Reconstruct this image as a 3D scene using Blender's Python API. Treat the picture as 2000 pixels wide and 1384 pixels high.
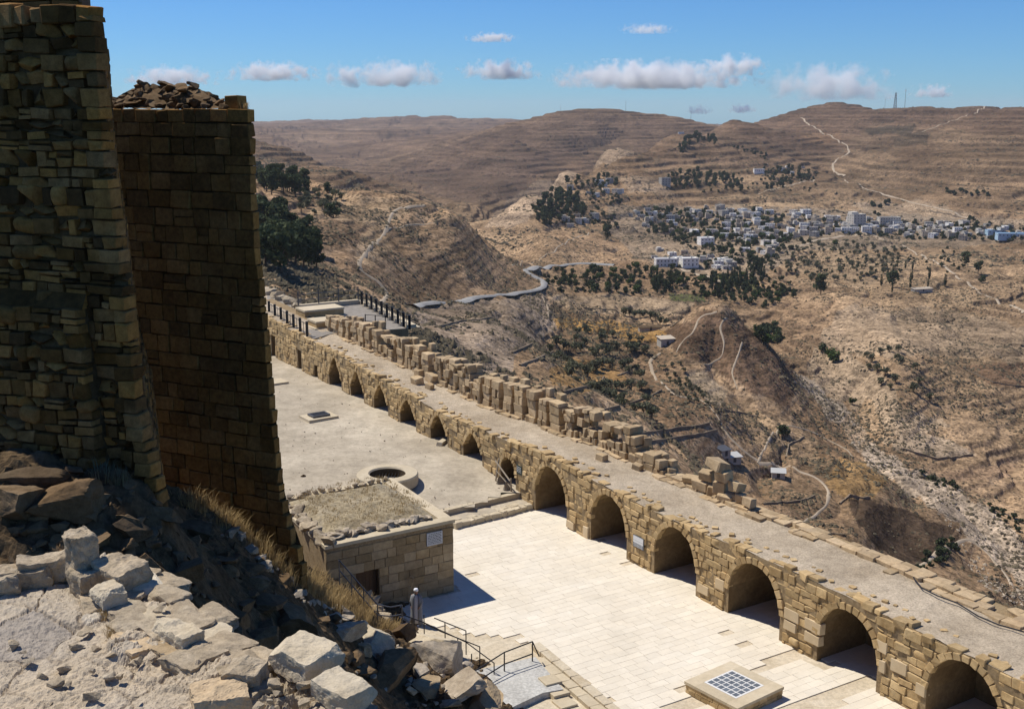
import bpy, bmesh, math, random
import numpy as np
from mathutils import Vector, Matrix, Euler
random.seed(7); RNG = np.random.default_rng(7)
SC = bpy.context.scene; COL = SC.collection
for o in list(bpy.data.objects): bpy.data.objects.remove(o)

# ---------------------------------------------------------------- camera, sky, sun, exposure
CAM_H = 23.0; FPX = 2250.0; PITCH = math.atan((692-215)/FPX)
cam = bpy.data.cameras.new('camera'); cam.sensor_width = 36; cam.lens = 36*FPX/2000
cam.clip_start = 0.3; cam.clip_end = 60000
camo = bpy.data.objects.new('camera', cam); COL.objects.link(camo)
camo.location = (0, 0, CAM_H); camo.rotation_euler = (math.pi/2-PITCH, 0, 0)
SC.camera = camo
SUN_DIR = Vector((-0.877*0.53, 0.48*0.53, 0.848)).normalized()      # towards the sun
sun = bpy.data.lights.new('sun', 'SUN'); sun.energy = 5.0; sun.angle = math.radians(0.53); sun.color = (1.0, 0.95, 0.86)
suno = bpy.data.objects.new('sun', sun); COL.objects.link(suno)
suno.rotation_euler = (-SUN_DIR).to_track_quat('-Z', 'Y').to_euler()
W = bpy.data.worlds.new('World'); SC.world = W; W.use_nodes = True
wn = W.node_tree.nodes; wl = W.node_tree.links; wn.clear()
sky = wn.new('ShaderNodeTexSky'); sky.sky_type = 'NISHITA'; sky.sun_disc = False
sky.sun_elevation = math.asin(SUN_DIR.z); sky.sun_rotation = math.atan2(SUN_DIR.x, SUN_DIR.y)
sky.altitude = 900; sky.air_density = 1.0; sky.dust_density = 0.0; sky.ozone_density = 4.0
bg = wn.new('ShaderNodeBackground'); bg.inputs['Strength'].default_value = 0.103
tint = wn.new('ShaderNodeMix'); tint.data_type = 'RGBA'; tint.blend_type = 'MULTIPLY'; tint.inputs[0].default_value = 1.0; tint.inputs[7].default_value = (0.395, 0.685, 1.06, 1)
wo = wn.new('ShaderNodeOutputWorld'); wl.new(sky.outputs[0], tint.inputs[6]); wl.new(tint.outputs[2], bg.inputs['Color']); wl.new(bg.outputs[0], wo.inputs['Surface'])
SC.view_settings.view_transform = 'Standard'; SC.view_settings.look = 'None'
SC.view_settings.exposure = 0.0; SC.view_settings.gamma = 1.0; SC.view_settings.use_curve_mapping = False
SC.cycles.max_bounces = 8; SC.cycles.diffuse_bounces = 4; SC.cycles.transparent_max_bounces = 16; SC.cycles.volume_bounces = 6
SC.cycles.use_denoising = True; SC.cycles.denoising_prefilter = 'ACCURATE'
SC.cycles.volume_step_rate = 1.0

# ---------------------------------------------------------------- pixel <-> world (photograph pixels, 2000 x 1384)
_c, _s = math.cos(PITCH), math.sin(PITCH)
def ray(x, y):
    u = (x-1000)/FPX; v = (y-692)/FPX
    return Vector((u, _c-v*_s, -_s-v*_c))
def atz(x, y, z):
    d = ray(x, y); t = (z-CAM_H)/d.z
    return Vector((0, 0, CAM_H))+d*t
def atY(x, y, Y):
    d = ray(x, y); t = Y/d.y
    return Vector((0, 0, CAM_H))+d*t
def proj(p):
    q = np.asarray(p, float)-np.array([0, 0, CAM_H])
    Z = q[..., 1]*_c-q[..., 2]*_s
    return 1000+FPX*q[..., 0]/Z, 692+FPX*(-q[..., 1]*_s-q[..., 2]*_c)/Z

# ---------------------------------------------------------------- numpy noise
def _hash(ix, iy, iz, seed):
    h = (ix.astype(np.int64)*374761393+iy.astype(np.int64)*668265263+iz.astype(np.int64)*2147483647+seed*1274126177) & 0xffffffff
    h = ((h ^ (h >> 13))*1274126177) & 0xffffffff
    h = (h ^ (h >> 16))*2246822519 & 0xffffffff
    return ((h ^ (h >> 15)) & 0xffffff)/float(0xffffff)
def vnoise(x, y, z=0.0, seed=0):
    x, y, z = np.broadcast_arrays(np.asarray(x, float), np.asarray(y, float), np.asarray(z, float))
    ix, iy, iz = np.floor(x), np.floor(y), np.floor(z)
    fx, fy, fz = x-ix, y-iy, z-iz
    fx, fy, fz = [f*f*(3-2*f) for f in (fx, fy, fz)]
    r = 0
    for dx in (0, 1):
        wx = fx if dx else 1-fx
        for dy in (0, 1):
            wy = fy if dy else 1-fy
            for dz in (0, 1):
                wz = fz if dz else 1-fz
                if dz and not np.any(fz): continue
                r = r+wx*wy*wz*_hash(ix+dx, iy+dy, iz+dz, seed)
    return r*2-1
def fbm(x, y, z=0.0, seed=0, oct=4, gain=0.5, lac=2.03):
    a = 1.0; s = 0; f = 1.0
    for k in range(oct):
        s = s+a*vnoise(np.asarray(x)*f+k*17.3, np.asarray(y)*f-k*9.1, np.asarray(z)*f, seed+k)
        a *= gain; f *= lac
    return s
def smooth01(a, b, x):
    t = np.clip((x-a)/(b-a), 0, 1); return t*t*(3-2*t)

# ---------------------------------------------------------------- materials
MAT = {}
def nd(nt, t, **kw):
    n = nt.nodes.new(t)
    for k, v in kw.items(): setattr(n, k, v)
    return n
def mixc(nt, fac, a, b, mode='MIX'):
    m = nt.nodes.new('ShaderNodeMix'); m.data_type = 'RGBA'; m.blend_type = mode; m.clamp_factor = True
    for sock, v in ((m.inputs[0], fac), (m.inputs[6], a), (m.inputs[7], b)):
        if isinstance(v, bpy.types.NodeSocket): nt.links.new(v, sock)
        elif isinstance(v, (int, float)): sock.default_value = v
        else: sock.default_value = (*v, 1) if len(v) == 3 else v
    return m.outputs[2]
def math_(nt, op, a, b=0.0, c=0.0):
    m = nt.nodes.new('ShaderNodeMath'); m.operation = op
    for i, v in enumerate((a, b, c)):
        if isinstance(v, bpy.types.NodeSocket): nt.links.new(v, m.inputs[i])
        else: m.inputs[i].default_value = v
    return m.outputs[0]
def noise(nt, vec, scale, detail=4, rough=0.55, dist=0.0):
    n = nt.nodes.new('ShaderNodeTexNoise'); n.inputs['Scale'].default_value = scale
    n.inputs['Detail'].default_value = detail; n.inputs['Roughness'].default_value = rough; n.inputs['Distortion'].default_value = dist
    nt.links.new(vec, n.inputs['Vector']); return n.outputs['Fac']
def ramp(nt, fac, stops):
    r = nt.nodes.new('ShaderNodeValToRGB'); e = r.color_ramp.elements
    while len(e) < len(stops): e.new(0.5)
    for i, (p, c) in enumerate(stops):
        e[i].position = p; e[i].color = (*c, 1) if len(c) == 3 else (c[0], c[0], c[0], 1)
    nt.links.new(fac, r.inputs[0]); return r.outputs[0]
def newmat(name):
    m = bpy.data.materials.new(name); m.use_nodes = True; nt = m.node_tree; nt.nodes.clear()
    out = nt.nodes.new('ShaderNodeOutputMaterial'); b = nt.nodes.new('ShaderNodeBsdfPrincipled')
    b.inputs['Specular IOR Level'].default_value = 0.15
    nt.links.new(b.outputs[0], out.inputs[0]); MAT[name] = m
    return m, nt, b
def stone_mat(name, cols, scale=1.0, var=0.35, bump=0.5, rough=0.95, speck=0.25, spec=0.1, bdist=0.03):
    """weathered stone: three-tone ramp on world-space noise, one tone shift per stone, fine pits"""
    m, nt, b = newmat(name)
    pos = nd(nt, 'ShaderNodeNewGeometry'); oi = nd(nt, 'ShaderNodeObjectInfo'); P = pos.outputs['Position']
    n1 = noise(nt, P, 0.9*scale, 5, 0.6, 0.3); n2 = noise(nt, P, 5*scale, 5, 0.65); n3 = noise(nt, P, 26*scale, 4, 0.7)
    base = ramp(nt, n1, [(0.3, cols[0]), (0.5, cols[1]), (0.72, cols[2])])
    rnd = math_(nt, 'FRACT', math_(nt, 'ADD', oi.outputs['Random'], pos.outputs['Random Per Island']))
    rnd2 = math_(nt, 'FRACT', math_(nt, 'MULTIPLY', rnd, 7.31))
    tone = math_(nt, 'MULTIPLY_ADD', rnd, var*1.3, 1-var*0.72)
    base = mixc(nt, math_(nt, 'MULTIPLY', rnd2, 0.55), base, cols[3] if len(cols) > 3 else cols[0])
    hsv = nd(nt, 'ShaderNodeHueSaturation'); nt.links.new(base, hsv.inputs['Color']); nt.links.new(tone, hsv.inputs['Value'])
    c = mixc(nt, speck, hsv.outputs[0], ramp(nt, n2, [(0.35, (0.25,)), (0.62, (1.0,))]), 'MULTIPLY')
    c = mixc(nt, speck*0.8, c, ramp(nt, n3, [(0.35, (0.35,)), (0.6, (1.0,))]), 'MULTIPLY')
    nt.links.new(c, b.inputs['Base Color']); b.inputs['Roughness'].default_value = rough; b.inputs['Specular IOR Level'].default_value = spec
    h = math_(nt, 'ADD', math_(nt, 'MULTIPLY', n2, 0.7), math_(nt, 'MULTIPLY', n3, 0.4))
    bp = nd(nt, 'ShaderNodeBump'); bp.inputs['Strength'].default_value = bump; bp.inputs['Distance'].default_value = bdist/scale
    nt.links.new(h, bp.inputs['Height']); nt.links.new(bp.outputs[0], b.inputs['Normal'])
    return m
def ground_mat(name, cols, scale, speck_scale, speck=0.4, bump=0.4, bdist=0.03, rough=1.0):
    m, nt, b = newmat(name)
    P = nd(nt, 'ShaderNodeNewGeometry').outputs['Position']
    n1 = noise(nt, P, scale, 6, 0.6, 0.4); n2 = noise(nt, P, speck_scale, 4, 0.75); n4 = noise(nt, P, scale*6, 4, 0.6)
    base = ramp(nt, n1, [(0.32, cols[0]), (0.5, cols[1]), (0.7, cols[2])])
    base = mixc(nt, 0.35, base, ramp(nt, n4, [(0.35, (0.5,)), (0.6, (1.05,))]), 'MULTIPLY')
    c = mixc(nt, speck, base, ramp(nt, n2, [(0.36, (0.3,)), (0.58, (1.08,))]), 'MULTIPLY')
    nt.links.new(c, b.inputs['Base Color']); b.inputs['Roughness'].default_value = rough; b.inputs['Specular IOR Level'].default_value = 0.05
    bp = nd(nt, 'ShaderNodeBump'); bp.inputs['Strength'].default_value = bump; bp.inputs['Distance'].default_value = bdist
    nt.links.new(n2, bp.inputs['Height']); nt.links.new(bp.outputs[0], b.inputs['Normal'])
    return m
def plain_mat(name, col, rough=0.7, var=0.2, metal=0.0, scale=3.0, spec=0.3):
    m, nt, b = newmat(name)
    g = nd(nt, 'ShaderNodeNewGeometry'); oi = nd(nt, 'ShaderNodeObjectInfo')
    n1 = noise(nt, g.outputs['Position'], scale, 5, 0.65)
    v = math_(nt, 'ADD', math_(nt, 'MULTIPLY', n1, var*1.5), math_(nt, 'MULTIPLY', oi.outputs['Random'], var))
    v = math_(nt, 'ADD', v, 1-var*1.25)
    hsv = nd(nt, 'ShaderNodeHueSaturation'); hsv.inputs['Color'].default_value = (*col, 1); nt.links.new(v, hsv.inputs['Value'])
    nt.links.new(hsv.outputs[0], b.inputs['Base Color']); b.inputs['Roughness'].default_value = rough; b.inputs['Metallic'].default_value = metal
    b.inputs['Specular IOR Level'].default_value = spec
    return m
def leaf_mat(name, c1, c2, trans=0.25):
    m, nt, b = newmat(name)
    g = nd(nt, 'ShaderNodeNewGeometry'); oi = nd(nt, 'ShaderNodeObjectInfo')
    r = math_(nt, 'MULTIPLY_ADD', g.outputs['Random Per Island'], 0.65, math_(nt, 'MULTIPLY', oi.outputs['Random'], 0.35))
    c = mixc(nt, r, c1, c2)
    nt.links.new(c, b.inputs['Base Color']); b.inputs['Roughness'].default_value = 0.8; b.inputs['Specular IOR Level'].default_value = 0.1
    t = nd(nt, 'ShaderNodeBsdfTranslucent'); nt.links.new(c, t.inputs['Color'])
    mx = nd(nt, 'ShaderNodeMixShader'); mx.inputs[0].default_value = trans
    nt.links.new(b.outputs[0], mx.inputs[1]); nt.links.new(t.outputs[0], mx.inputs[2])
    out = [n for n in nt.nodes if n.type == 'OUTPUT_MATERIAL'][0]; nt.links.new(mx.outputs[0], out.inputs[0])
    return m

stone_mat('arcade_stone', [(0.43, 0.285, 0.13), (0.57, 0.405, 0.205), (0.66, 0.495, 0.275), (0.50, 0.34, 0.17)], 1.0, 0.32, 0.7, speck=0.3)
stone_mat('house_block', [(0.30, 0.20, 0.095), (0.39, 0.275, 0.14), (0.47, 0.35, 0.195), (0.50, 0.40, 0.26)], 0.9, 0.4, 0.5, speck=0.3)
stone_mat('niche_stone', [(0.19, 0.122, 0.058), (0.26, 0.175, 0.088), (0.33, 0.235, 0.128), (0.22, 0.15, 0.08)], 1.0, 0.2, 0.7, speck=0.4)  # darker than the arcade stone, recess shade put into the colour
stone_mat('mortar', [(0.30, 0.21, 0.115), (0.38, 0.28, 0.16), (0.44, 0.33, 0.2)], 1.5, 0.1, 0.8, speck=0.45)
stone_mat('parapet_stone', [(0.42, 0.285, 0.155), (0.53, 0.385, 0.22), (0.61, 0.465, 0.29), (0.48, 0.36, 0.23)], 1.0, 0.32, 0.8, speck=0.32)
stone_mat('dressed_stone', [(0.55, 0.42, 0.255), (0.63, 0.49, 0.31), (0.68, 0.55, 0.37)], 0.7, 0.12, 0.15, speck=0.08)
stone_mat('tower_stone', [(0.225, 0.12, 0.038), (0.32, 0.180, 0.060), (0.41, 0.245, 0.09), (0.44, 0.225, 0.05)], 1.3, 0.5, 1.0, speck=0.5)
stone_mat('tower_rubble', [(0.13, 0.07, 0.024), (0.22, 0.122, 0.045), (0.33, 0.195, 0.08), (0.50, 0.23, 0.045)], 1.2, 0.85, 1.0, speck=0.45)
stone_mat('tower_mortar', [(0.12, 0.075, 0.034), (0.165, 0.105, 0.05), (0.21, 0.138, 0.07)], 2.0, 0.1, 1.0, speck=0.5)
stone_mat('rubble_rock', [(0.12, 0.08, 0.044), (0.18, 0.125, 0.073), (0.25, 0.185, 0.115), (0.19, 0.112, 0.05)], 1.2, 0.4, 0.9, speck=0.4)  # darker counterpart of boulder_rock, slope shade put into the colour
stone_mat('field_wall', [(0.20, 0.15, 0.10), (0.28, 0.215, 0.15), (0.35, 0.28, 0.20)], 0.6, 0.2, 0.6, speck=0.4)
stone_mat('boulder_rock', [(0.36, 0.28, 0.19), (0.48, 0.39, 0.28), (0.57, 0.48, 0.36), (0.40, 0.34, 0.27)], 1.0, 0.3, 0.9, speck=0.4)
stone_mat('ledge_stone', [(0.40, 0.315, 0.21), (0.51, 0.415, 0.29), (0.60, 0.505, 0.37), (0.47, 0.36, 0.23)], 1.8, 0.18, 1.0, speck=0.45, bdist=0.06)
stone_mat('pale_block', [(0.53, 0.43, 0.29), (0.64, 0.545, 0.395), (0.70, 0.61, 0.465)], 1.6, 0.1, 1.0, speck=0.25, bdist=0.05)
stone_mat('slab_stone', [(0.66, 0.585, 0.465), (0.73, 0.655, 0.53), (0.78, 0.71, 0.59), (0.72, 0.635, 0.50)], 0.35, 0.06, 0.2, speck=0.08)
stone_mat('ring_stone', [(0.52, 0.43, 0.29), (0.60, 0.50, 0.35), (0.65, 0.56, 0.41)], 0.9, 0.1, 0.3, speck=0.15)
stone_mat('house_stone', [(0.50, 0.46, 0.39), (0.60, 0.56, 0.49), (0.68, 0.64, 0.57), (0.46, 0.41, 0.34)], 0.1, 0.45, 0.1, speck=0.1)
ground_mat('gravel_court', [(0.37, 0.31, 0.225), (0.46, 0.39, 0.29), (0.58, 0.50, 0.375)], 0.16, 3.5, 0.25, 0.4)
ground_mat('terrace_gravel', [(0.39, 0.31, 0.215), (0.48, 0.39, 0.28), (0.57, 0.47, 0.345)], 0.35, 11.0, 0.5, 0.8, 0.05)
ground_mat('platform_gravel', [(0.25, 0.225, 0.195), (0.29, 0.26, 0.225), (0.33, 0.295, 0.25)], 0.3, 9.0, 0.3, 0.4)
ground_mat('joint_sand', [(0.52, 0.43, 0.30), (0.61, 0.515, 0.375), (0.67, 0.58, 0.44)], 0.8, 12.0, 0.2, 0.4)
ground_mat('slope_soil', [(0.08, 0.052, 0.028), (0.122, 0.082, 0.045), (0.17, 0.118, 0.066)], 0.6, 7.0, 0.5, 0.8, 0.06)  # toned down to deepen the shade on the slope
ground_mat('roof_soil', [(0.30, 0.24, 0.15), (0.38, 0.31, 0.20), (0.45, 0.38, 0.27)], 0.9, 6.0, 0.55, 0.9, 0.06)
ground_mat('road_dust', [(0.36, 0.285, 0.20), (0.42, 0.335, 0.24), (0.47, 0.38, 0.28)], 0.05, 1.5, 0.15, 0.1)
ground_mat('asphalt', [(0.27, 0.26, 0.245), (0.32, 0.31, 0.29), (0.37, 0.355, 0.33)], 0.05, 2.0, 0.1, 0.1)
ground_mat('concrete', [(0.44, 0.42, 0.38), (0.54, 0.52, 0.47), (0.60, 0.58, 0.53)], 1.2, 9.0, 0.3, 0.3)
plain_mat('iron', (0.018, 0.017, 0.018), 0.55, 0.2, spec=0.4)
plain_mat('iron_grey', (0.10, 0.10, 0.105), 0.5, 0.2, metal=0.3)
plain_mat('wood', (0.13, 0.07, 0.032), 0.8, 0.35, scale=6)
plain_mat('wood_grey', (0.30, 0.245, 0.18), 0.85, 0.3, scale=6)
plain_mat('dark_glass', (0.035, 0.04, 0.048), 0.25, 0.2, spec=0.5)
plain_mat('skylight_glass', (0.14, 0.155, 0.165), 0.25, 0.35, spec=0.5, scale=2)
plain_mat('white_paint', (0.72, 0.70, 0.66), 0.6, 0.12)
plain_mat('house_white', (0.74, 0.71, 0.65), 0.8, 0.25, scale=0.2)
plain_mat('house_grey', (0.40, 0.375, 0.33), 0.85, 0.35, scale=0.2)
plain_mat('house_tan', (0.43, 0.36, 0.27), 0.85, 0.3, scale=0.2)
plain_mat('house_blue', (0.36, 0.50, 0.60), 0.7, 0.2, scale=0.2)
plain_mat('sign_green', (0.035, 0.05, 0.042), 0.4, 0.15)
plain_mat('sign_white', (0.66, 0.67, 0.68), 0.4, 0.1)
plain_mat('sign_grey', (0.17, 0.18, 0.20), 0.4, 0.1)
plain_mat('plaque_stone', (0.50, 0.50, 0.50), 0.5, 0.1)
plain_mat('ink', (0.05, 0.05, 0.055), 0.6, 0.1)
plain_mat('cloak', (0.20, 0.205, 0.215), 0.9, 0.2, scale=4)
plain_mat('white_cloth', (0.70, 0.71, 0.73), 0.9, 0.1)
plain_mat('skin', (0.30, 0.15, 0.095), 0.6, 0.1)
plain_mat('shoe', (0.30, 0.28, 0.26), 0.7, 0.2)
plain_mat('bark', (0.10, 0.07, 0.048), 0.95, 0.3)
plain_mat('tin_roof', (0.46, 0.45, 0.42), 0.5, 0.15, metal=0.0, scale=0.3)
leaf_mat('pine_leaf', (0.036, 0.052, 0.022), (0.105, 0.125, 0.058), 0.2)
leaf_mat('olive_leaf', (0.085, 0.092, 0.05), (0.20, 0.195, 0.12), 0.2)
leaf_mat('cypress_leaf', (0.028, 0.042, 0.018), (0.07, 0.088, 0.038), 0.15)
leaf_mat('green_leaf', (0.035, 0.062, 0.016), (0.095, 0.135, 0.040), 0.25)
leaf_mat('dry_grass', (0.26, 0.175, 0.075), (0.48, 0.35, 0.17), 0.35)
leaf_mat('scrub_leaf', (0.085, 0.068, 0.042), (0.19, 0.155, 0.095), 0.1)

# ---------------------------------------------------------------- object helpers
def link(o, parent=None):
    COL.objects.link(o)
    if parent is not None: o.parent = parent
    return o
def mesh(name, v, f, mat=None, smooth=False):
    """v (n,3), f list of faces or int array (m,3)/(m,4)"""
    me = bpy.data.meshes.new(name)
    if isinstance(f, np.ndarray):
        v = np.asarray(v, np.float32); k = f.shape[1]; m = len(f)
        me.vertices.add(len(v)); me.vertices.foreach_set('co', v.ravel())
        me.loops.add(m*k); me.loops.foreach_set('vertex_index', f.astype(np.int32).ravel())
        me.polygons.add(m); me.polygons.foreach_set('loop_start', np.arange(0, m*k, k, dtype=np.int32))
        me.update(calc_edges=True)
    else:
        me.from_pydata([tuple(p) for p in v], [], f)
    me.polygons.foreach_set('use_smooth', np.full(len(me.polygons), bool(smooth)))
    if mat: me.materials.append(MAT[mat] if isinstance(mat, str) else mat)
    me.update(); return me
def obj(name, me, parent=None, loc=None, rot=None, scale=None):
    o = bpy.data.objects.new(name, me); link(o, parent)
    if loc is not None: o.location = loc
    if rot is not None: o.rotation_euler = rot
    if scale is not None: o.scale = scale
    return o
def thing(name, label, cat, loc=(0, 0, 0), rotz=0.0, group=None):
    o = bpy.data.objects.new(name, None); link(o); o.location = loc; o.rotation_euler = (0, 0, rotz)
    o.empty_display_size = 0.3
    return tag(o, label, cat, group)
def tag(o, label, cat, group=None):
    o['label'] = label; o['category'] = cat
    if group: o['group'] = group
    return o
def struct(name, me, parent=None):
    o = obj(name, me, parent); o['kind'] = 'structure'; return o
class MB:
    """collects boxes, tubes, prisms in one mesh"""
    def __init__(s): s.v = []; s.f = []
    def add(s, v, f):
        b = len(s.v); s.v += [tuple(p) for p in v]; s.f += [tuple(i+b for i in q) for q in f]; return s
    def box(s, lo, hi, M=None):
        (a, b, c), (d, e, g) = lo, hi
        v = [Vector(p) for p in ((a,b,c),(d,b,c),(d,e,c),(a,e,c),(a,b,g),(d,b,g),(d,e,g),(a,e,g))]
        if M is not None: v = [M @ p for p in v]
        return s.add(v, [(0,3,2,1),(4,5,6,7),(0,1,5,4),(1,2,6,5),(2,3,7,6),(3,0,4,7)])
    def tube(s, p, q, r, n=6, r2=None):
        p, q = Vector(p), Vector(q); d = q-p
        if d.length < 1e-6: return s
        M = d.to_track_quat('Z', 'Y').to_matrix(); r2 = r if r2 is None else r2; v = []
        for k in range(n):
            a = 2*math.pi*k/n; w = M @ Vector((math.cos(a), math.sin(a), 0))
            v += [p+w*r, q+w*r2]
        f = [(2*k, 2*((k+1) % n), 2*((k+1) % n)+1, 2*k+1) for k in range(n)]
        f += [tuple(2*k for k in reversed(range(n))), tuple(2*k+1 for k in range(n))]
        return s.add(v, f)
    def prism(s, poly, z0, z1):
        n = len(poly); v = [(x, y, z0) for x, y in poly]+[(x, y, z1) for x, y in poly]
        f = [(k, (k+1) % n, n+(k+1) % n, n+k) for k in range(n)]+[tuple(reversed(range(n))), tuple(range(n, 2*n))]
        return s.add(v, f)
    def mesh(s, name, mat, smooth=False): return mesh(name, s.v, s.f, mat, smooth)
    def obj(s, name, mat, parent=None, smooth=False): return obj(name, s.mesh(name, mat, smooth), parent)
def tri(me_v, me_f):
    out = []
    for q in me_f:
        for k in range(1, len(q)-1): out.append((q[0], q[k], q[k+1]))
    return np.asarray(me_v, float), np.asarray(out, np.int32)
def from_bm(bm):
    bm.verts.ensure_lookup_table(); bm.verts.index_update()
    v = np.array([p.co[:] for p in bm.verts]); f = [[q.index for q in p.verts] for p in bm.faces]
    bm.free(); return tri(v, f)
class Acc:
    """many copies of small triangle meshes joined into one"""
    def __init__(s): s.v = []; s.f = []; s.n = 0
    def add(s, v, f, M=None):
        if M is not None:
            A = np.array(M); v = v @ A[:3, :3].T+A[:3, 3]
        s.v.append(v); s.f.append(f+s.n); s.n += len(v)
    def mesh(s, name, mat, smooth=False): return mesh(name, np.concatenate(s.v), np.concatenate(s.f), mat, smooth)

# unit building blocks (1 x 1 x 1, centred), a few different ones
def block_variant(seed, aspect, bev, jit):
    r = random.Random(seed); bm = bmesh.new(); bmesh.ops.create_cube(bm, size=1.0)
    for v in bm.verts: v.co.x *= aspect; v.co += Vector((r.uniform(-jit, jit), r.uniform(-jit, jit), r.uniform(-jit, jit)))*1.3
    bmesh.ops.bevel(bm, geom=list(bm.edges), offset=bev, segments=1, affect='EDGES')
    for v in bm.verts:
        v.co += Vector((r.uniform(-jit, jit), r.uniform(-jit, jit), r.uniform(-jit, jit)))*0.35
        v.co.x /= aspect
    return from_bm(bm)
BLOCKS = {}
for asp in (1.0, 1.6, 2.4):
    BLOCKS[asp] = [block_variant(int(asp*100)+k, asp, 0.035, 0.03) for k in range(6)]
ROUGHB = {asp: [block_variant(900+int(asp*100)+k, asp, 0.075, 0.085) for k in range(7)] for asp in (1.0, 1.6, 2.4)}
_BM = {}
def block_mesh(asp, k, mat, rough=False):
    key = (asp, k, mat, rough)
    if key not in _BM:
        v, f = (ROUGHB if rough else BLOCKS)[asp][k]; _BM[key] = mesh('stone', v, f, mat)
    return _BM[key]
def nearest_asp(a): return min((1.0, 1.6, 2.4), key=lambda q: abs(q-a))
def rock_variant(seed, n=6, flat=0.75, cuts=7, rough=0.05):
    """angular rock about 1 across: sphere clipped by random planes, then roughened"""
    rr = random.Random(seed); bm = bmesh.new(); bmesh.ops.create_cube(bm, size=2.0)
    bmesh.ops.subdivide_edges(bm, edges=list(bm.edges), cuts=n, use_grid_fill=True)
    v, f = from_bm(bm)
    q = v/np.linalg.norm(v, axis=1)[:, None]; v = 0.55*v/np.max(np.abs(v), axis=1)[:, None]*0.75+0.5*q*0.5
    for k in range(cuts):
        d = np.array([rr.gauss(0, 1) for _ in range(3)]); d /= np.linalg.norm(d); h = rr.uniform(0.28, 0.46)
        t = np.maximum(v @ d-h, 0); v = v-t[:, None]*d
    nn = fbm(v[:, 0]*2.3+seed, v[:, 1]*2.3, v[:, 2]*2.3, seed, 4, 0.55)
    v = v*(1+rough*nn)[:, None]; v[:, 2] *= flat
    return v, f
ROCKS = [rock_variant(40+k, 6, 0.6+0.06*(k % 5), 6+k % 4, 0.09) for k in range(10)]
BIGROCKS = [rock_variant(80+k, 15, 0.7+0.08*(k % 4), 8, 0.10) for k in range(10)]
_RM = {}
def rock_mesh(k, mat, big=False):
    key = (k, mat, big)
    if key not in _RM:
        v, f = (BIGROCKS if big else ROCKS)[k]; _RM[key] = mesh('rock', v, f, mat, smooth=False)
    return _RM[key]
def TRS(loc, rot, sc):
    return Matrix.Translation(loc) @ Euler(rot).to_matrix().to_4x4() @ Matrix.Diagonal((*sc, 1))
def piece(name, me, parent, M):
    o = bpy.data.objects.new(name, me); COL.objects.link(o); o.parent = parent; o.matrix_local = M; return o
WROCKS = [rock_variant(140+k, 4, 1.0, 5, 0.10) for k in range(6)]
for _v, _f in WROCKS: _v *= 1.0/np.maximum(_v.max(0)-_v.min(0), 1e-3)
def wall_rock(k, mat):
    key = ('w', k, mat)
    if key not in _RM: _RM[key] = mesh('stone', *WROCKS[k], mat, True)
    return _RM[key]
class Wall:
    """masonry laid on a thing: the stones that show largest become single parts, the rest one joined part"""
    def __init__(s, parent, mat, name='stone', limit=290): s.p = parent; s.mat = mat; s.name = name; s.list = []; s.limit = limit
    def stone(s, M, sx, sz, rough=False, mat=None, rock=False):
        c = M.translation; d = (c-Vector((0, 0, CAM_H))).length
        x, y = proj(np.array(c)); vis = -150 < x < 2150 and -150 < y < 1530
        s.list.append(((sx*sz/d**2 if vis else 0), M, nearest_asp(sx/max(sz, 1e-3)), 'rock' if rock else rough, mat or s.mat))
    def done(s, rest_name=None):
        s.list.sort(key=lambda q: -q[0]); accs = {}
        for i, (_, M, asp, rough, mat) in enumerate(s.list):
            k = random.randrange(6)
            if rough == 'rock':
                if i < s.limit: piece(s.name, wall_rock(k, mat), s.p, M)
                else: accs.setdefault(mat, Acc()).add(*WROCKS[k], M)
            elif i < s.limit: piece(s.name, block_mesh(asp, k, mat, rough), s.p, M)
            else: accs.setdefault(mat, Acc()).add(*(ROUGHB if rough else BLOCKS)[asp][k], M)
        for m, a in accs.items():
            o = obj(rest_name or s.name+'_work', a.mesh('stonework', m), s.p); o['kind'] = 'stuff'
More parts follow.
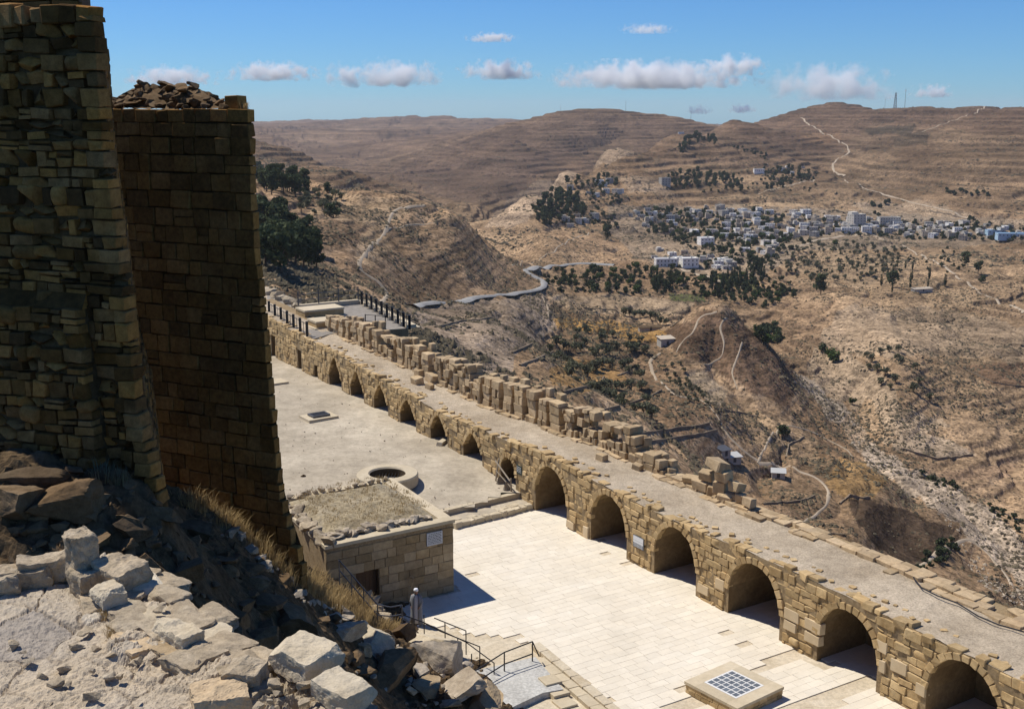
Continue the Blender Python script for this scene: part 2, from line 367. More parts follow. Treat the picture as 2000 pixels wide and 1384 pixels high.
# ================================================================ TERRAIN
# control points: photograph pixel and forward distance in metres
CP = [
 # slope under the castle and near hill behind it
 (520,560,210),(600,560,260),(700,590,300),(740,600,330),(520,480,400),(600,490,420),(520,400,500),(600,420,520),(640,375,660),(520,350,700),(600,350,720),
 (800,597,430),(900,585,520),(1000,572,610),(1045,562,660),(700,500,450),(800,500,525),(900,490,595),(960,520,635),(850,450,600),(750,440,575),
 (700,366,690),(760,380,685),(830,398,690),(880,425,690),(930,470,685),(990,530,680),(660,440,490),(870,560,525),(960,560,600),
 (850,680,230),(900,650,350),(1000,650,400),(900,700,260),(1000,740,270),(1100,760,300),(830,640,250),(1000,600,520),(960,620,400),(1060,700,370),
 # valley floor below the parapet
 (1100,560,720),(1100,620,600),(1200,620,640),(1100,700,480),(1200,700,520),(1300,700,540),(1200,800,400),(1300,800,430),(1400,800,460),(1300,640,630),(1250,820,350),(1330,870,370),
 (1390,610,562),(1350,650,555),(1440,640,562),(1480,665,570),(1530,710,562),(1420,612,566),(1560,745,560),(1450,740,515),(1400,700,535),(1500,850,455),(1420,900,420),(1500,950,395),(1500,1000,345),(1600,1030,350),(1400,850,430),
 (1600,780,545),(1700,880,490),(1800,950,455),(1900,1020,432),(2000,1100,402),(1640,830,515),
 (1560,640,710),(1640,590,770),(1620,690,650),(1750,700,600),(1750,780,545),(1850,650,700),(1980,650,700),(1950,750,600),(1900,870,520),(1980,930,495),(1700,640,690),(1820,800,555),(1700,780,560),(1990,830,560),
 (1680,930,425),(1640,965,400),(1720,975,410),(1800,1010,405),(1760,1060,385),(1790,1110,360),(1870,1035,415),(1700,1060,360),(1880,1090,390),(1950,1150,365),(2000,1200,345),(1850,1150,350),
 # village shelf
 (1000,520,800),(1120,500,950),(1060,470,1000),(1200,540,850),(1300,510,1000),(1450,510,1000),(1600,500,1050),(1700,540,900),(1500,560,850),(1850,540,900),(1990,560,880),(1750,590,790),(1900,600,790),(1400,560,840),(1300,560,830),
 (1100,440,1180),(1300,440,1300),(1500,430,1350),(1700,430,1350),(1900,450,1250),(2000,460,1220),(1400,470,1150),(1200,470,1120),(1600,465,1150),(1800,490,1080),
 # spur behind the village
 (960,432,1150),(1020,380,1320),(1090,322,1550),(1180,287,1800),(1300,262,2050),(1420,222,2600),(1200,350,1500),(1200,400,1350),(1350,330,1700),(1350,400,1450),(1100,390,1300),(1270,300,1850),
 (1500,300,2000),(1500,370,1600),(1600,335,1850),(1640,300,2100),(1600,270,2400),(1560,235,2800),(1620,208,3300),(1450,260,2300),(1600,390,1500),
 (1750,350,1700),(1750,400,1500),(1900,400,1420),(1900,320,1700),(1750,285,2100),(1900,260,2100),(1750,204,2900),(1900,193,2800),(2000,195,2700),(2000,300,1800),(2000,400,1400),(1680,240,2600),(1850,230,2450),
 # dark hill to the left of the spur, and the ravine
 (930,405,1650),(900,300,2600),(1000,300,2500),(850,350,2200),(950,365,2000),(880,385,1850),(1100,270,2900),(800,325,2400),(1030,240,3300),(1120,222,3500),(1200,219,3500),(1290,228,3500),(1350,242,3400),(1020,330,2250),
 (500,268,2000),(560,275,1950),(640,300,1800),(720,335,1620),(800,370,1480),(860,398,1380),(560,325,1350),(650,343,1200),(600,300,1650),
 (600,285,4500),(700,300,3800),(800,262,5000),(780,318,3100),(900,252,5500),(520,262,4500),
 (480,243,7000),(600,240,7000),(700,235,7000),(850,229,7000),(1000,233,7000),(1060,238,7000),(1150,240,7000),
]
pts = []
for x, y, Y in CP:
    p = atY(x, y, Y); pts.append((p.x/p.y, math.log(p.y), p.z))
U = lambda px: (px-1000)/(FPX*_c)
# hidden ground: valleys behind crests, castle flank, land outside the frame
for px, Y, z in [(750,950,-105),(650,930,-90),(880,900,-115),(1000,1000,-105),(560,900,-60),(700,2300,-110),(560,2700,-130),(640,2500,-150),(740,2200,-150),(820,1900,-150),(500,2800,-110),
                 (1000,1650,-165),(1080,1950,-150),(1180,2300,-125),(1280,2700,-95),(960,1400,-150),(1030,1500,-140),(1110,1750,-120),(1200,2050,-85),(1400,3300,-40),(1520,4200,-40),(1750,4200,-60),(1950,4200,-60),(1180,5000,-60),(1300,5000,-60),
                 (1400,650,-112),(1440,655,-112),(1500,660,-118),(1350,640,-104),(600,9500,-60),(1000,9500,-60),(1500,9500,-100),(2000,9500,-100),(1600,6500,-60),(2000,6500,-80),
                 (500,130,-4),(700,140,-10),(900,150,-22),(1100,150,-30),(1400,150,-40),(1700,150,-60),(2000,150,-70),(2200,200,-100),
                 (500,60,-6),(1000,60,-8),(1200,70,-12),(1500,60,-14),(1800,55,-16),(2200,50,-25),(700,90,-6),(900,100,-12),(1150,95,-18),(1400,90,-22),(1700,80,-28),(2000,80,-35),
                 (1500,250,-75),(1700,260,-98),(1900,270,-118),(1250,250,-52),(1100,230,-42),(1750,320,-112),
                 (2400,100,-50),(2400,300,-140),(2400,420,-140),(2400,600,-125),(2400,900,-108),(2400,1300,-95),(2400,1700,-50),(2400,2600,55),(2400,4000,-40),(2400,9000,-80),
                 (3400,150,-60),(3400,400,-140),(3400,900,-100),(3400,2000,-10),(3400,3000,50),(3400,8000,-60),
                 (200,60,-6),(200,200,-4),(200,450,8),(200,650,5),(200,900,-40),(200,1900,-10),(200,2700,-70),(200,7000,75),(200,9500,-60),
                 (-700,60,-10),(-700,200,-10),(-700,450,10),(-700,900,-40),(-700,2000,-10),(-700,7000,75),(-1600,60,-20),(-1600,900,-30),(-1600,7000,60)]:
    pts.append((U(px), math.log(Y), z))
pts = np.array(pts)
KA = 3.2
def _phi(d2): return np.sqrt(d2+0.0016)
_A = np.stack([pts[:, 0]*KA, pts[:, 1]], 1)
_D = ((_A[:, None, :]-_A[None, :, :])**2).sum(-1)
_K = _phi(_D)-0.004*np.eye(len(pts))
_n = len(pts); _M = np.zeros((_n+1, _n+1)); _M[:_n, :_n] = _K; _M[:_n, _n] = 1; _M[_n, :_n] = 1
_w = np.linalg.solve(_M, np.concatenate([pts[:, 2], [0]]))
NU, NY = 700, 960
gu = np.concatenate([np.linspace(-1.3, -0.26, 26)[:-1], np.linspace(-0.26, 0.50, NU), np.linspace(0.50, 1.5, 26)[1:]])
gl = np.concatenate([np.linspace(math.log(42), math.log(190), 70)[:-1], np.linspace(math.log(190), math.log(3600), NY-130), np.linspace(math.log(3600), math.log(9500), 61)[1:]])
UU, LL = np.meshgrid(gu, gl); YY = np.exp(LL); XX = UU*YY
ZZ = np.zeros_like(XX)
for r0 in range(0, XX.shape[0], 40):
    a = np.stack([UU[r0:r0+40].ravel()*KA, LL[r0:r0+40].ravel()], 1)
    d2 = (a**2).sum(1)[:, None]+(_A**2).sum(1)[None, :]-2*a @ _A.T
    ZZ[r0:r0+40] = (_phi(np.maximum(d2, 0)) @ _w[:_n]+_w[_n]).reshape(ZZ[r0:r0+40].shape)
mx_, my_ = U(1405)*560, 560.0; rk = np.sqrt(((XX-mx_)/46)**2+((YY-my_)/40)**2); ZZ += 9.0*np.exp(-rk*1.5)-4.0*np.exp(-((rk-1.6)/0.6)**2)
# relief: gullies, knolls and banks in proportion to distance, then rock terraces
far = np.clip((YY-300)/2500, 0, 1); out = smooth01(110, 260, YY)
wx = XX+18*fbm(XX/90, YY/90, 0, 3, 3); wy = YY+18*fbm(XX/90, YY/90, 0, 5, 3)
ZZ += out*((3.0+10*far)*fbm(wx/(170+500*far), wy/(170+500*far), 0, 11, 3)+(1.3+3.0*far)*fbm(wx/(46+90*far), wy/(46+90*far), 0, 21, 4))
ridg = 1-np.abs(fbm(wx/70, wy/110, 0, 31, 4)); ZZ -= out*4.5*(1-far*0.5)*np.clip(ridg-0.55, 0, 1)*2
r2_ = 1-np.abs(fbm(wx/420+3, wy/520, 0, 35, 3)); ZZ -= smooth01(1100, 1900, YY)*30*np.clip(r2_-0.6, 0, 1)*1.6
r3_ = 1-np.abs(fbm(wx/34, wy/60, 0, 37, 3)); ZZ -= out*(1-far)*3.2*np.clip(r3_-0.6, 0, 1)*2
def terrace(z, step, sharp, nz):
    q = (z+nz)/step; fl = np.floor(q); fr = q-fl
    return step*(fl+smooth01(0.5-sharp/2, 0.5+sharp/2, fr))-nz
tn = 1.6*fbm(XX/110, YY/110, 0, 41, 3); tn2 = 5.0*fbm(XX/420, YY/420, 0, 43, 3)
T1 = terrace(ZZ, 3.2, 0.35, tn); T2 = terrace(ZZ, 8.0, 0.3, tn2)
mter = np.clip(0.62+0.9*fbm(XX/130, YY/130, 0, 51, 3), 0, 1)
mter = mter*(1-0.55*((UU > U(600)) & (UU < U(1065)) & (YY > 380) & (YY < 760)))
def riser(z, step, wd, nz):
    fr = (z+nz)/step; fr = fr-np.floor(fr); return np.clip(1-np.abs(fr-0.5)/wd, 0, 1)
R1_ = riser(ZZ, 3.2, 0.26, tn)*out*(1-smooth01(900, 1300, YY))*mter; R2_ = riser(ZZ, 8.0, 0.26, tn2)*smooth01(900, 1300, YY)*(0.4+0.6*mter)
ZZ = ZZ+out*(1-smooth01(900, 1300, YY))*0.75*mter*(T1-ZZ)+smooth01(900, 1300, YY)*0.62*(0.4+0.6*mter)*(T2-ZZ)
ZZ += out*0.22*fbm(XX/5.5, YY/5.5, 0, 61, 3)*(1-far)
def TZ(x, y):
    x = np.asarray(x, float); y = np.maximum(np.asarray(y, float), 43.0); u = x/y; l = np.log(y)
    i = np.clip(np.searchsorted(gl, l)-1, 0, len(gl)-2); j = np.clip(np.searchsorted(gu, u)-1, 0, len(gu)-2)
    a = np.clip((l-gl[i])/(gl[i+1]-gl[i]), 0, 1); b = np.clip((u-gu[j])/(gu[j+1]-gu[j]), 0, 1)
    return (ZZ[i, j]*(1-a)*(1-b)+ZZ[i+1, j]*a*(1-b)+ZZ[i, j+1]*(1-a)*b+ZZ[i+1, j+1]*a*b)
_HY = np.exp(np.linspace(math.log(135), math.log(9000), 2600))
def hit(px, py, ymin=135):
    """where the line of sight through a photograph pixel meets the land"""
    d = ray(px, py); t = _HY/d.y; m = _HY >= ymin
    zz = CAM_H+d.z*t; g = TZ(d.x*t, _HY)
    k = np.nonzero((zz <= g) & m)[0]
    k = k[0] if len(k) else len(_HY)-1
    return Vector((d.x*t[k], _HY[k], g[k]))
# ---- ground colours (what grows or lies there, plus some painted shade), by district
PX, PY = proj(np.stack([XX, YY, ZZ], -1))
def inpoly(poly, ymin=0, ymax=1e9, wob=6.0, seed=0):
    wxp = PX+wob*fbm(XX/(YY*0.012), YY/(YY*0.03), 0, 70+seed, 3); wyp = PY+wob*0.6*fbm(XX/(YY*0.012)+50, YY/(YY*0.03), 0, 90+seed, 3)
    ins = np.zeros(PX.shape, bool); n = len(poly)
    x0, x1 = min(p[0] for p in poly)-15, max(p[0] for p in poly)+15
    sel = (PX > x0) & (PX < x1) & (YY > ymin) & (YY < ymax)
    a, b = wxp[sel], wyp[sel]; r = np.zeros(a.shape, bool)
    for k in range(n):
        (xa, ya), (xb, yb) = poly[k], poly[(k+1) % n]
        if ya == yb: continue
        c = ((ya > b) != (yb > b)) & (a < (xb-xa)*(b-ya)/(yb-ya)+xa); r ^= c
    ins[sel] = r; return ins
CC = np.zeros(XX.shape+(3,)); t = np.clip(0.5+0.6*fbm(XX/(60+220*far), YY/(60+220*far), 0, 101, 4), 0, 1)[..., None]
CC = np.array([0.27, 0.185, 0.112])*(1-t)+np.array([0.45, 0.33, 0.205])*t
gs = np.gradient(ZZ, axis=0)/np.maximum(np.gradient(YY, axis=0), 1e-3); gx = np.gradient(ZZ, axis=1)/np.maximum(np.gradient(XX, axis=1), 1e-3)
slope = np.sqrt(gs**2+gx**2)
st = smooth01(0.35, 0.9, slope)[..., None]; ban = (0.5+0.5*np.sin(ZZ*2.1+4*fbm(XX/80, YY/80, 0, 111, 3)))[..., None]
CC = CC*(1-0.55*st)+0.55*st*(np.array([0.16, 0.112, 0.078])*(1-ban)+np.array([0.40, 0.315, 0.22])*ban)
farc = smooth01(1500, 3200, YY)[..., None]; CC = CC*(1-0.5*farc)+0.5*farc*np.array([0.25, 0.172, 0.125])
rs_ = np.clip(R1_+R2_, 0, 1)[..., None]*np.clip(0.8+0.6*fbm(XX/(25+140*far), YY/(25+140*far), 0, 131, 3), 0.05, 1)[..., None]; CC = CC*(1-0.82*rs_)+0.82*rs_*np.array([0.105, 0.074, 0.05])  # risers darkened: ledge shadow painted in along with bare rock
def paint(poly, col, a=0.85, ymin=0, ymax=1e9, wob=6.0, seed=0):
    m = inpoly(poly, ymin, ymax, wob, seed); CC[m] = CC[m]*(1-a)+np.array(col)*a
paint([(790,590),(1060,575),(1090,640),(1010,700),(1000,760),(820,690)], (0.30,0.255,0.205), 0.7, 120, 720, 12, 1)
paint([(500,380),(640,368),(830,398),(930,470),(1050,555),(1000,580),(740,600),(640,590),(600,500)], (0.275,0.20,0.132), 0.7, 200, 760, 8, 2)
paint([(640,372),(790,392),(800,412),(760,440),(770,490),(720,520),(690,500),(720,440),(600,420)], (0.42,0.315,0.20), 0.7, 200, 760, 8, 3)
paint([(1085,620),(1180,626),(1305,648),(1300,672),(1240,668),(1160,648),(1090,640)], (0.46,0.285,0.105), 0.9, 200, 900, 5, 4)
paint([(1075,722),(1108,694),(1200,708),(1225,738),(1130,766),(1080,752)], (0.42,0.265,0.11), 0.75, 200, 900, 8, 5)
paint([(1065,578),(1200,575),(1365,588),(1330,612),(1220,616),(1100,608)], (0.40,0.31,0.205), 0.85, 300, 950, 6, 6)
paint([(1335,735),(1365,722),(1425,765),(1412,795),(1370,780)], (0.42,0.34,0.235), 0.85, 200, 900, 5, 7)
paint([(1290,650),(1380,606),(1430,615),(1500,660),(1565,735),(1545,800),(1460,760),(1400,720),(1330,690)], (0.135,0.090,0.060), 0.85, 300, 640, 8, 8)
paint([(1875,718),(1950,707),(2010,714),(2010,757),(1930,750)], (0.27,0.18,0.115), 0.9, 300, 900, 3, 9)
paint([(1738,856),(1800,844),(1850,858),(1908,888),(1830,894),(1750,878)], (0.43,0.345,0.245), 0.9, 300, 900, 3, 10)
paint([(1762,915),(1850,920),(1990,903),(1975,930),(1880,940),(1800,932)], (0.34,0.24,0.155), 0.9, 300, 900, 3, 11)
paint([(1640,895),(1700,900),(1745,930),(1705,972),(1640,968),(1610,945)], (0.43,0.285,0.13), 0.85, 300, 900, 6, 12)
paint([(1545,722),(1600,752),(1660,808),(1725,882),(1840,940),(1950,1000),(2010,1070),(2010,1150),(1930,1080),(1860,1020),(1780,965),(1700,912),(1650,848),(1595,785)], (0.50,0.43,0.335), 0.75, 250, 800, 12, 13)
paint([(1655,972),(1720,982),(1870,1035),(1800,1112),(1770,1110),(1690,1050)], (0.085,0.062,0.045), 0.9, 250, 800, 8, 14)  # escarpment: shade of the slope painted in with dark scrub
paint([(1640,600),(1800,600),(2010,640),(2010,710),(1870,700),(1720,690),(1640,700),(1600,660)], (0.42,0.335,0.235), 0.6, 300, 900, 16, 15)
paint([(1600,680),(1700,720),(1760,800),(1850,830),(1720,870),(1640,790),(1580,730)], (0.46,0.37,0.26), 0.7, 300, 900, 16, 16)
paint([(1640,830),(1700,770),(1740,850),(1690,880)], (0.44,0.30,0.17), 0.5, 300, 900, 16, 17)
paint([(1305,572),(1370,576),(1380,590),(1310,586)], (0.10,0.15,0.045), 0.8, 300, 1000, 6, 18)
paint([(1395,538),(1480,548),(1490,566),(1400,560)], (0.10,0.14,0.05), 0.7, 300, 1000, 8, 19)
paint([(940,440),(1000,385),(1090,318),(1180,282),(1260,270),(1240,300),(1140,330),(1060,400),(1000,450)], (0.46,0.365,0.265), 0.65, 1000, 2300, 10, 20)
paint([(1660,400),(1800,390),(1900,420),(1870,445),(1740,430)], (0.46,0.37,0.265), 0.6, 1000, 1800, 12, 21)
paint([(1200,345),(1290,350),(1320,380),(1230,378)], (0.44,0.34,0.235), 0.7, 1000, 2300, 8, 22)
paint([(770,330),(1000,300),(1090,300),(1000,385),(920,400),(830,380)], (0.17,0.125,0.10), 0.6, 1500, 3300, 10, 23)
paint([(1560,262),(1640,255),(1650,275),(1600,285)], (0.40,0.25,0.12), 0.6, 1500, 3300, 10, 24)
paint([(1680,250),(1790,243),(1780,262),(1700,262)], (0.085,0.075,0.055), 0.8, 1500, 3300, 6, 25)
paint([(1740,270),(1810,258),(1805,285),(1750,287)], (0.10,0.085,0.06), 0.6, 1500, 3300, 8, 26)
paint([(1810,262),(1880,255),(1920,275),(1830,285)], (0.37,0.265,0.165), 0.7, 1500, 3300, 6, 27)
paint([(1440,800),(1560,820),(1600,860),(1600,900),(1480,870)], (0.40,0.30,0.19), 0.5, 250, 800, 12, 28)
paint([(1480,460),(1700,455),(1780,520),(1700,560),(1500,520)], (0.36,0.28,0.185), 0.5, 600, 1300, 12, 29)
paint([(495,262),(560,270),(640,296),(720,330),(800,365),(870,400),(800,395),(700,370),(600,350),(495,345)], (0.17,0.118,0.082), 0.6, 1000, 2300, 6, 41)
paint([(780,320),(900,275),(1030,240),(1150,222),(1340,240),(1250,265),(1180,285),(1090,318),(1000,385),(930,400),(850,360)], (0.185,0.13,0.095), 0.55, 1700, 3700, 6, 42)
paint([(1380,225),(1600,205),(2010,190),(2010,260),(1850,250),(1700,240),(1640,300),(1500,290)], (0.235,0.155,0.105), 0.5, 1500, 3600, 10, 43)
paint([(1250,268),(1420,235),(1560,262),(1620,300),(1500,330),(1380,320),(1270,330)], (0.24,0.165,0.115), 0.5, 1300, 3000, 10, 44)
paint([(1190,400),(1560,405),(2010,430),(2010,475),(1560,490),(1480,540),(1280,530),(1190,450)], (0.26,0.235,0.19), 0.45, 700, 1600, 10, 45)
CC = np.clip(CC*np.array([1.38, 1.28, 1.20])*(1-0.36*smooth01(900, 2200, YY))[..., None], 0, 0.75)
nr, nc = XX.shape; idx = np.arange(nr*nc).reshape(nr, nc)
quad = np.stack([idx[:-1, :-1], idx[:-1, 1:], idx[1:, 1:], idx[1:, :-1]], -1).reshape(-1, 4)
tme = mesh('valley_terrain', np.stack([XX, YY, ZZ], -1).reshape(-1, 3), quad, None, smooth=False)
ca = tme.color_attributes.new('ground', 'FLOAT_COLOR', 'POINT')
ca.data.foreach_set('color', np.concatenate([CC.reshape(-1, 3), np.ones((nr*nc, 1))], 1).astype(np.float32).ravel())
m, nt, b = newmat('terrain')
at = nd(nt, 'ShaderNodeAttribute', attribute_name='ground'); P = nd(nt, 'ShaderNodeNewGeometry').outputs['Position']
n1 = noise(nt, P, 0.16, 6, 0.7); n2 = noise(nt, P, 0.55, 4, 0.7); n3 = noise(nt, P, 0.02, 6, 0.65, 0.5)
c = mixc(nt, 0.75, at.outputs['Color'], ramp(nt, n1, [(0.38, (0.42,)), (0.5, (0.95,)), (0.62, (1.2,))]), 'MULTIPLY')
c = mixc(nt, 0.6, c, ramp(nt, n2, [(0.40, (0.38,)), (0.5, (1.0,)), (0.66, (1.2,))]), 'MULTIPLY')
c = mixc(nt, 0.45, c, ramp(nt, n3, [(0.38, (0.55,)), (0.58, (1.1,))]), 'MULTIPLY')
# strata follow the height
sx = nd(nt, 'ShaderNodeSeparateXYZ'); nt.links.new(P, sx.inputs[0])
zz = math_(nt, 'MULTIPLY_ADD', n3, 14.0, sx.outputs['Z']); cz = nd(nt, 'ShaderNodeCombineXYZ'); nt.links.new(zz, cz.inputs['Z'])
n7 = noise(nt, cz.outputs[0], 0.06, 4, 0.7); n6 = noise(nt, P, 0.006, 5, 0.65, 0.6)
c = mixc(nt, 0.6, c, ramp(nt, n7, [(0.42, (0.5,)), (0.5, (0.95,)), (0.6, (1.15,))]), 'MULTIPLY'); c = mixc(nt, 0.6, c, ramp(nt, n6, [(0.4, (0.5,)), (0.56, (1.1,))]), 'MULTIPLY')
n5 = noise(nt, cz.outputs[0], 0.22, 3, 0.6); c = mixc(nt, 0.5, c, ramp(nt, n5, [(0.40, (0.5,)), (0.56, (1.12,))]), 'MULTIPLY')
# low thorn scrub: dark dots
vo = nd(nt, 'ShaderNodeTexVoronoi'); vo.inputs['Scale'].default_value = 0.42; nt.links.new(P, vo.inputs['Vector'])
dots = math_(nt, 'LESS_THAN', vo.outputs['Distance'], math_(nt, 'MULTIPLY_ADD', n3, 0.9, -0.12))
c = mixc(nt, math_(nt, 'MULTIPLY', dots, 0.55), c, (0.075, 0.058, 0.038))
nt.links.new(c, b.inputs['Base Color']); b.inputs['Roughness'].default_value = 1.0; b.inputs['Specular IOR Level'].default_value = 0.0
bp = nd(nt, 'ShaderNodeBump'); bp.inputs['Strength'].default_value = 0.8; bp.inputs['Distance'].default_value = 2.2
nt.links.new(math_(nt, 'ADD', n1, math_(nt, 'MULTIPLY', n2, 0.5)), bp.inputs['Height']); nt.links.new(bp.outputs[0], b.inputs['Normal'])
tme.materials.append(m); struct('valley_terrain', tme)
del wx, wy, ridg, tn, T1, T2, mter, PX, PY, CC, gs, gx, slope, st, ban, farc

# ---- roads and footpaths draped on the land
def strip(name, pix, width, mat, lift=0.25, ymin=135, kind='structure', smooth_n=6):
    P3 = []
    for k in range(len(pix)-1):
        for q in range(smooth_n):
            f = q/smooth_n; P3.append(hit(pix[k][0]*(1-f)+pix[k+1][0]*f, pix[k][1]*(1-f)+pix[k+1][1]*f, ymin))
    P3.append(hit(*pix[-1], ymin))
    A = np.array([p[:] for p in P3])
    for _ in range(3): A[1:-1] = 0.25*A[:-2]+0.5*A[1:-1]+0.25*A[2:]
    seg = [A[0]]
    for a, b2 in zip(A[:-1], A[1:]):
        n = max(1, int(np.linalg.norm(b2[:2]-a[:2])/6))
        seg += [a+(b2-a)*(q+1)/n for q in range(n)]
    A = np.array(seg); T = np.gradient(A[:, :2], axis=0); T /= np.maximum(np.linalg.norm(T, axis=1), 1e-6)[:, None]
    Nn = np.stack([-T[:, 1], T[:, 0]], 1); w = width*(0.36+0.14*fbm(np.arange(len(A))*0.3, A[:, 0]*0.01, 0, 5, 2))
    cols = np.linspace(-1, 1, 5); V = []
    for cc in cols:
        q = A[:, :2]+Nn*(w*cc)[:, None]; V.append(np.column_stack([q, np.maximum(TZ(q[:, 0], q[:, 1]), TZ(A[:, 0], A[:, 1])-0.6)+lift-(0.35 if abs(cc) == 1 else 0)]))
    if mat == 'asphalt':
        zc = np.mean([q[:, 2] for q in V], axis=0)+0.8
        for _ in range(5): zc[1:-1] = 0.25*zc[:-2]+0.5*zc[1:-1]+0.25*zc[2:]
        for k, cc in enumerate(cols): V[k][:, 2] = zc-(0.9 if abs(cc) == 1 else 0)
    V = np.stack(V, 1); n = len(A); ii = np.arange(n*5).reshape(n, 5)
    Q = np.stack([ii[:-1, :-1], ii[:-1, 1:], ii[1:, 1:], ii[1:, :-1]], -1).reshape(-1, 4)
    return struct(name, mesh(name, V.reshape(-1, 3), Q, mat, True))
strip('road', [(800,600),(830,596),(860,592),(930,583),(1000,575),(1045,570),(1062,562),(1060,550),(1040,540),(1020,527),(1060,520),(1130,515),(1200,519)], 7.5, 'asphalt', 0.35)
strip('road', [(1540,488),(1600,468),(1660,460),(1700,455)], 6, 'road_dust', 0.4)
strip('road', [(1690,455),(1760,480),(1830,512),(1870,540),(1920,575),(2000,612)], 3.6, 'road_dust', 0.4)
strip('road', [(1330,525),(1390,545),(1450,562)], 4.5, 'road_dust', 0.4)
strip('road', [(1650,345),(1630,338),(1625,322),(1640,308),(1660,300),(1655,285),(1620,265),(1580,245),(1565,230)], 5, 'road_dust', 0.6)
strip('road', [(1650,352),(1700,372),(1780,395),(1850,412),(1900,430)], 4, 'road_dust', 0.5)
strip('road', [(1800,258),(1850,240),(1900,222),(1980,198)], 5, 'road_dust', 0.6)
strip('road', [(1480,380),(1540,362),(1590,352)], 5, 'road_dust', 0.5)
strip('path', [(740,598),(760,575),(740,552),(705,530),(700,510),(730,480),(755,450),(760,430),(770,410),(800,404),(830,402)], 2.48, 'road_dust')
strip('path', [(755,450),(800,440),(850,436)], 1.36, 'road_dust')
strip('path', [(1420,620),(1405,640),(1415,670),(1410,700),(1370,715)], 1.24, 'road_dust')
strip('path', [(1450,670),(1440,700),(1428,730),(1440,760)], 1.12, 'road_dust')
strip('path', [(1400,610),(1365,620),(1355,650),(1330,670),(1320,690)], 1.24, 'road_dust')
strip('path', [(1290,690),(1268,705),(1275,730),(1300,755),(1320,775),(1370,780),(1400,810),(1420,850),(1450,880),(1480,900)], 1.98, 'road_dust')
strip('path', [(1480,905),(1540,912),(1600,935),(1620,960),(1615,990),(1570,1020)], 2.11, 'road_dust')
strip('path', [(1480,905),(1500,860),(1530,830),(1580,840),(1640,870),(1690,905),(1740,930)], 1.24, 'road_dust')
strip('path', [(1790,1110),(1840,1075),(1890,1050),(1930,1080),(1970,1130),(2000,1170)], 2.23, 'road_dust')
strip('path', [(1060,580),(1070,600),(1072,620)], 1.24, 'road_dust')
strip('path', [(1550,745),(1590,765),(1620,790)], 1.36, 'road_dust')
strip('path', [(1000,520),(1070,500),(1110,470),(1150,455)], 1.86, 'road_dust')
strip('path', [(1880,445),(1990,452)], 2.48, 'road_dust')

# ================================================================ LOWER COURT AND ARCADE
W0 = Vector((14.2975, 43.3562, 0)); WD = Vector((-0.52590, 0.85054, 0)); WE = Vector((0.85054, 0.52590, 0))
def WP(s, off, z): return W0+WD*s+WE*off+Vector((0, 0, z))
def onwall(px, py, off=0.0):
    r = ray(px, py); o = Vector((0, 0, CAM_H)); p0 = W0+WE*off
    t = (p0-o).dot(WE)/r.dot(WE); p = o+r*t
    return (p-W0).dot(WD), p.z
def sproj(p): return (Vector(p)-W0).dot(WD)
_zs = [-14,-7,1,6.5,12,17.4,22.8,27.2,32,36.3,40.8,45.7,53.7,55.3,60,68,84]
_zv = [3.25,3.3,3.46,3.45,3.28,3.4,3.66,3.48,3.4,3.27,3.54,3.8,4.2,4.26,4.42,4.67,5.0]
def zt(s): return float(np.interp(s, _zs, _zv))
def zg(s): return float(np.interp(s, [-20, 25.4, 25.9, 28, 31, 42, 52, 70, 90], [0, 0, 0.62, 0.75, 1.1, 1.2, 1.4, 1.4, 1.5]))
def zgr(s): return max(zg(s), 0.62)
def wo(s): return float(np.interp(s, [-14, 30, 40, 52, 64, 84], [3.6, 3.4, 3.1, 2.7, 2.5, 2.5]))
WROT = math.atan2(WD.y, WD.x)                      # local x along the wall
ARCH = [(53.9,1.22,3.89,'p'),(49.7,1.2,3.64,'p'),(45.5,1.2,3.38,'p'),(41.1,1.22,3.23,'p'),(36.5,1.2,3.18,'p'),(31.95,1.22,3.03,'p'),
        (27.6,0.85,2.5,'r'),(22.95,1.62,3.13,'r'),(17.4,1.6,3.08,'r'),(11.9,1.6,2.98,'r'),(6.35,1.66,3.01,'r'),(0.85,1.6,2.92,'r'),(-4.75,1.6,3.05,'r'),(-10.3,1.6,3.0,'r')]
DOORS = [(57.9,0.35,2.55),(61.5,0.4,3.1),(67.8,0.5,3.3)]    # small square openings at the far end
def arch_z(s, a, grow=0.0):
    sc, hw, za, kind = a; t = abs(s-sc)/(hw+grow)
    if t >= 1: return None
    g = zg(sc); zsn = g+(za-g)*(0.32 if kind == 'p' else 0.38)
    k = (1-t**1.2)**0.8 if kind == 'p' else (1-t**2.1)**0.5
    return zsn+(za+grow-zsn)*k
def opening(s, grow=0.0):
    for a in ARCH:
        z = arch_z(s, a, grow)
        if z is not None: return z
    for sc, hw, za in DOORS:
        if abs(s-sc) < hw+grow*0.3: return za
    return None
arc = thing('arcade_wall', 'long tan stone arcade wall with a row of arched niches along the paved court', 'wall')
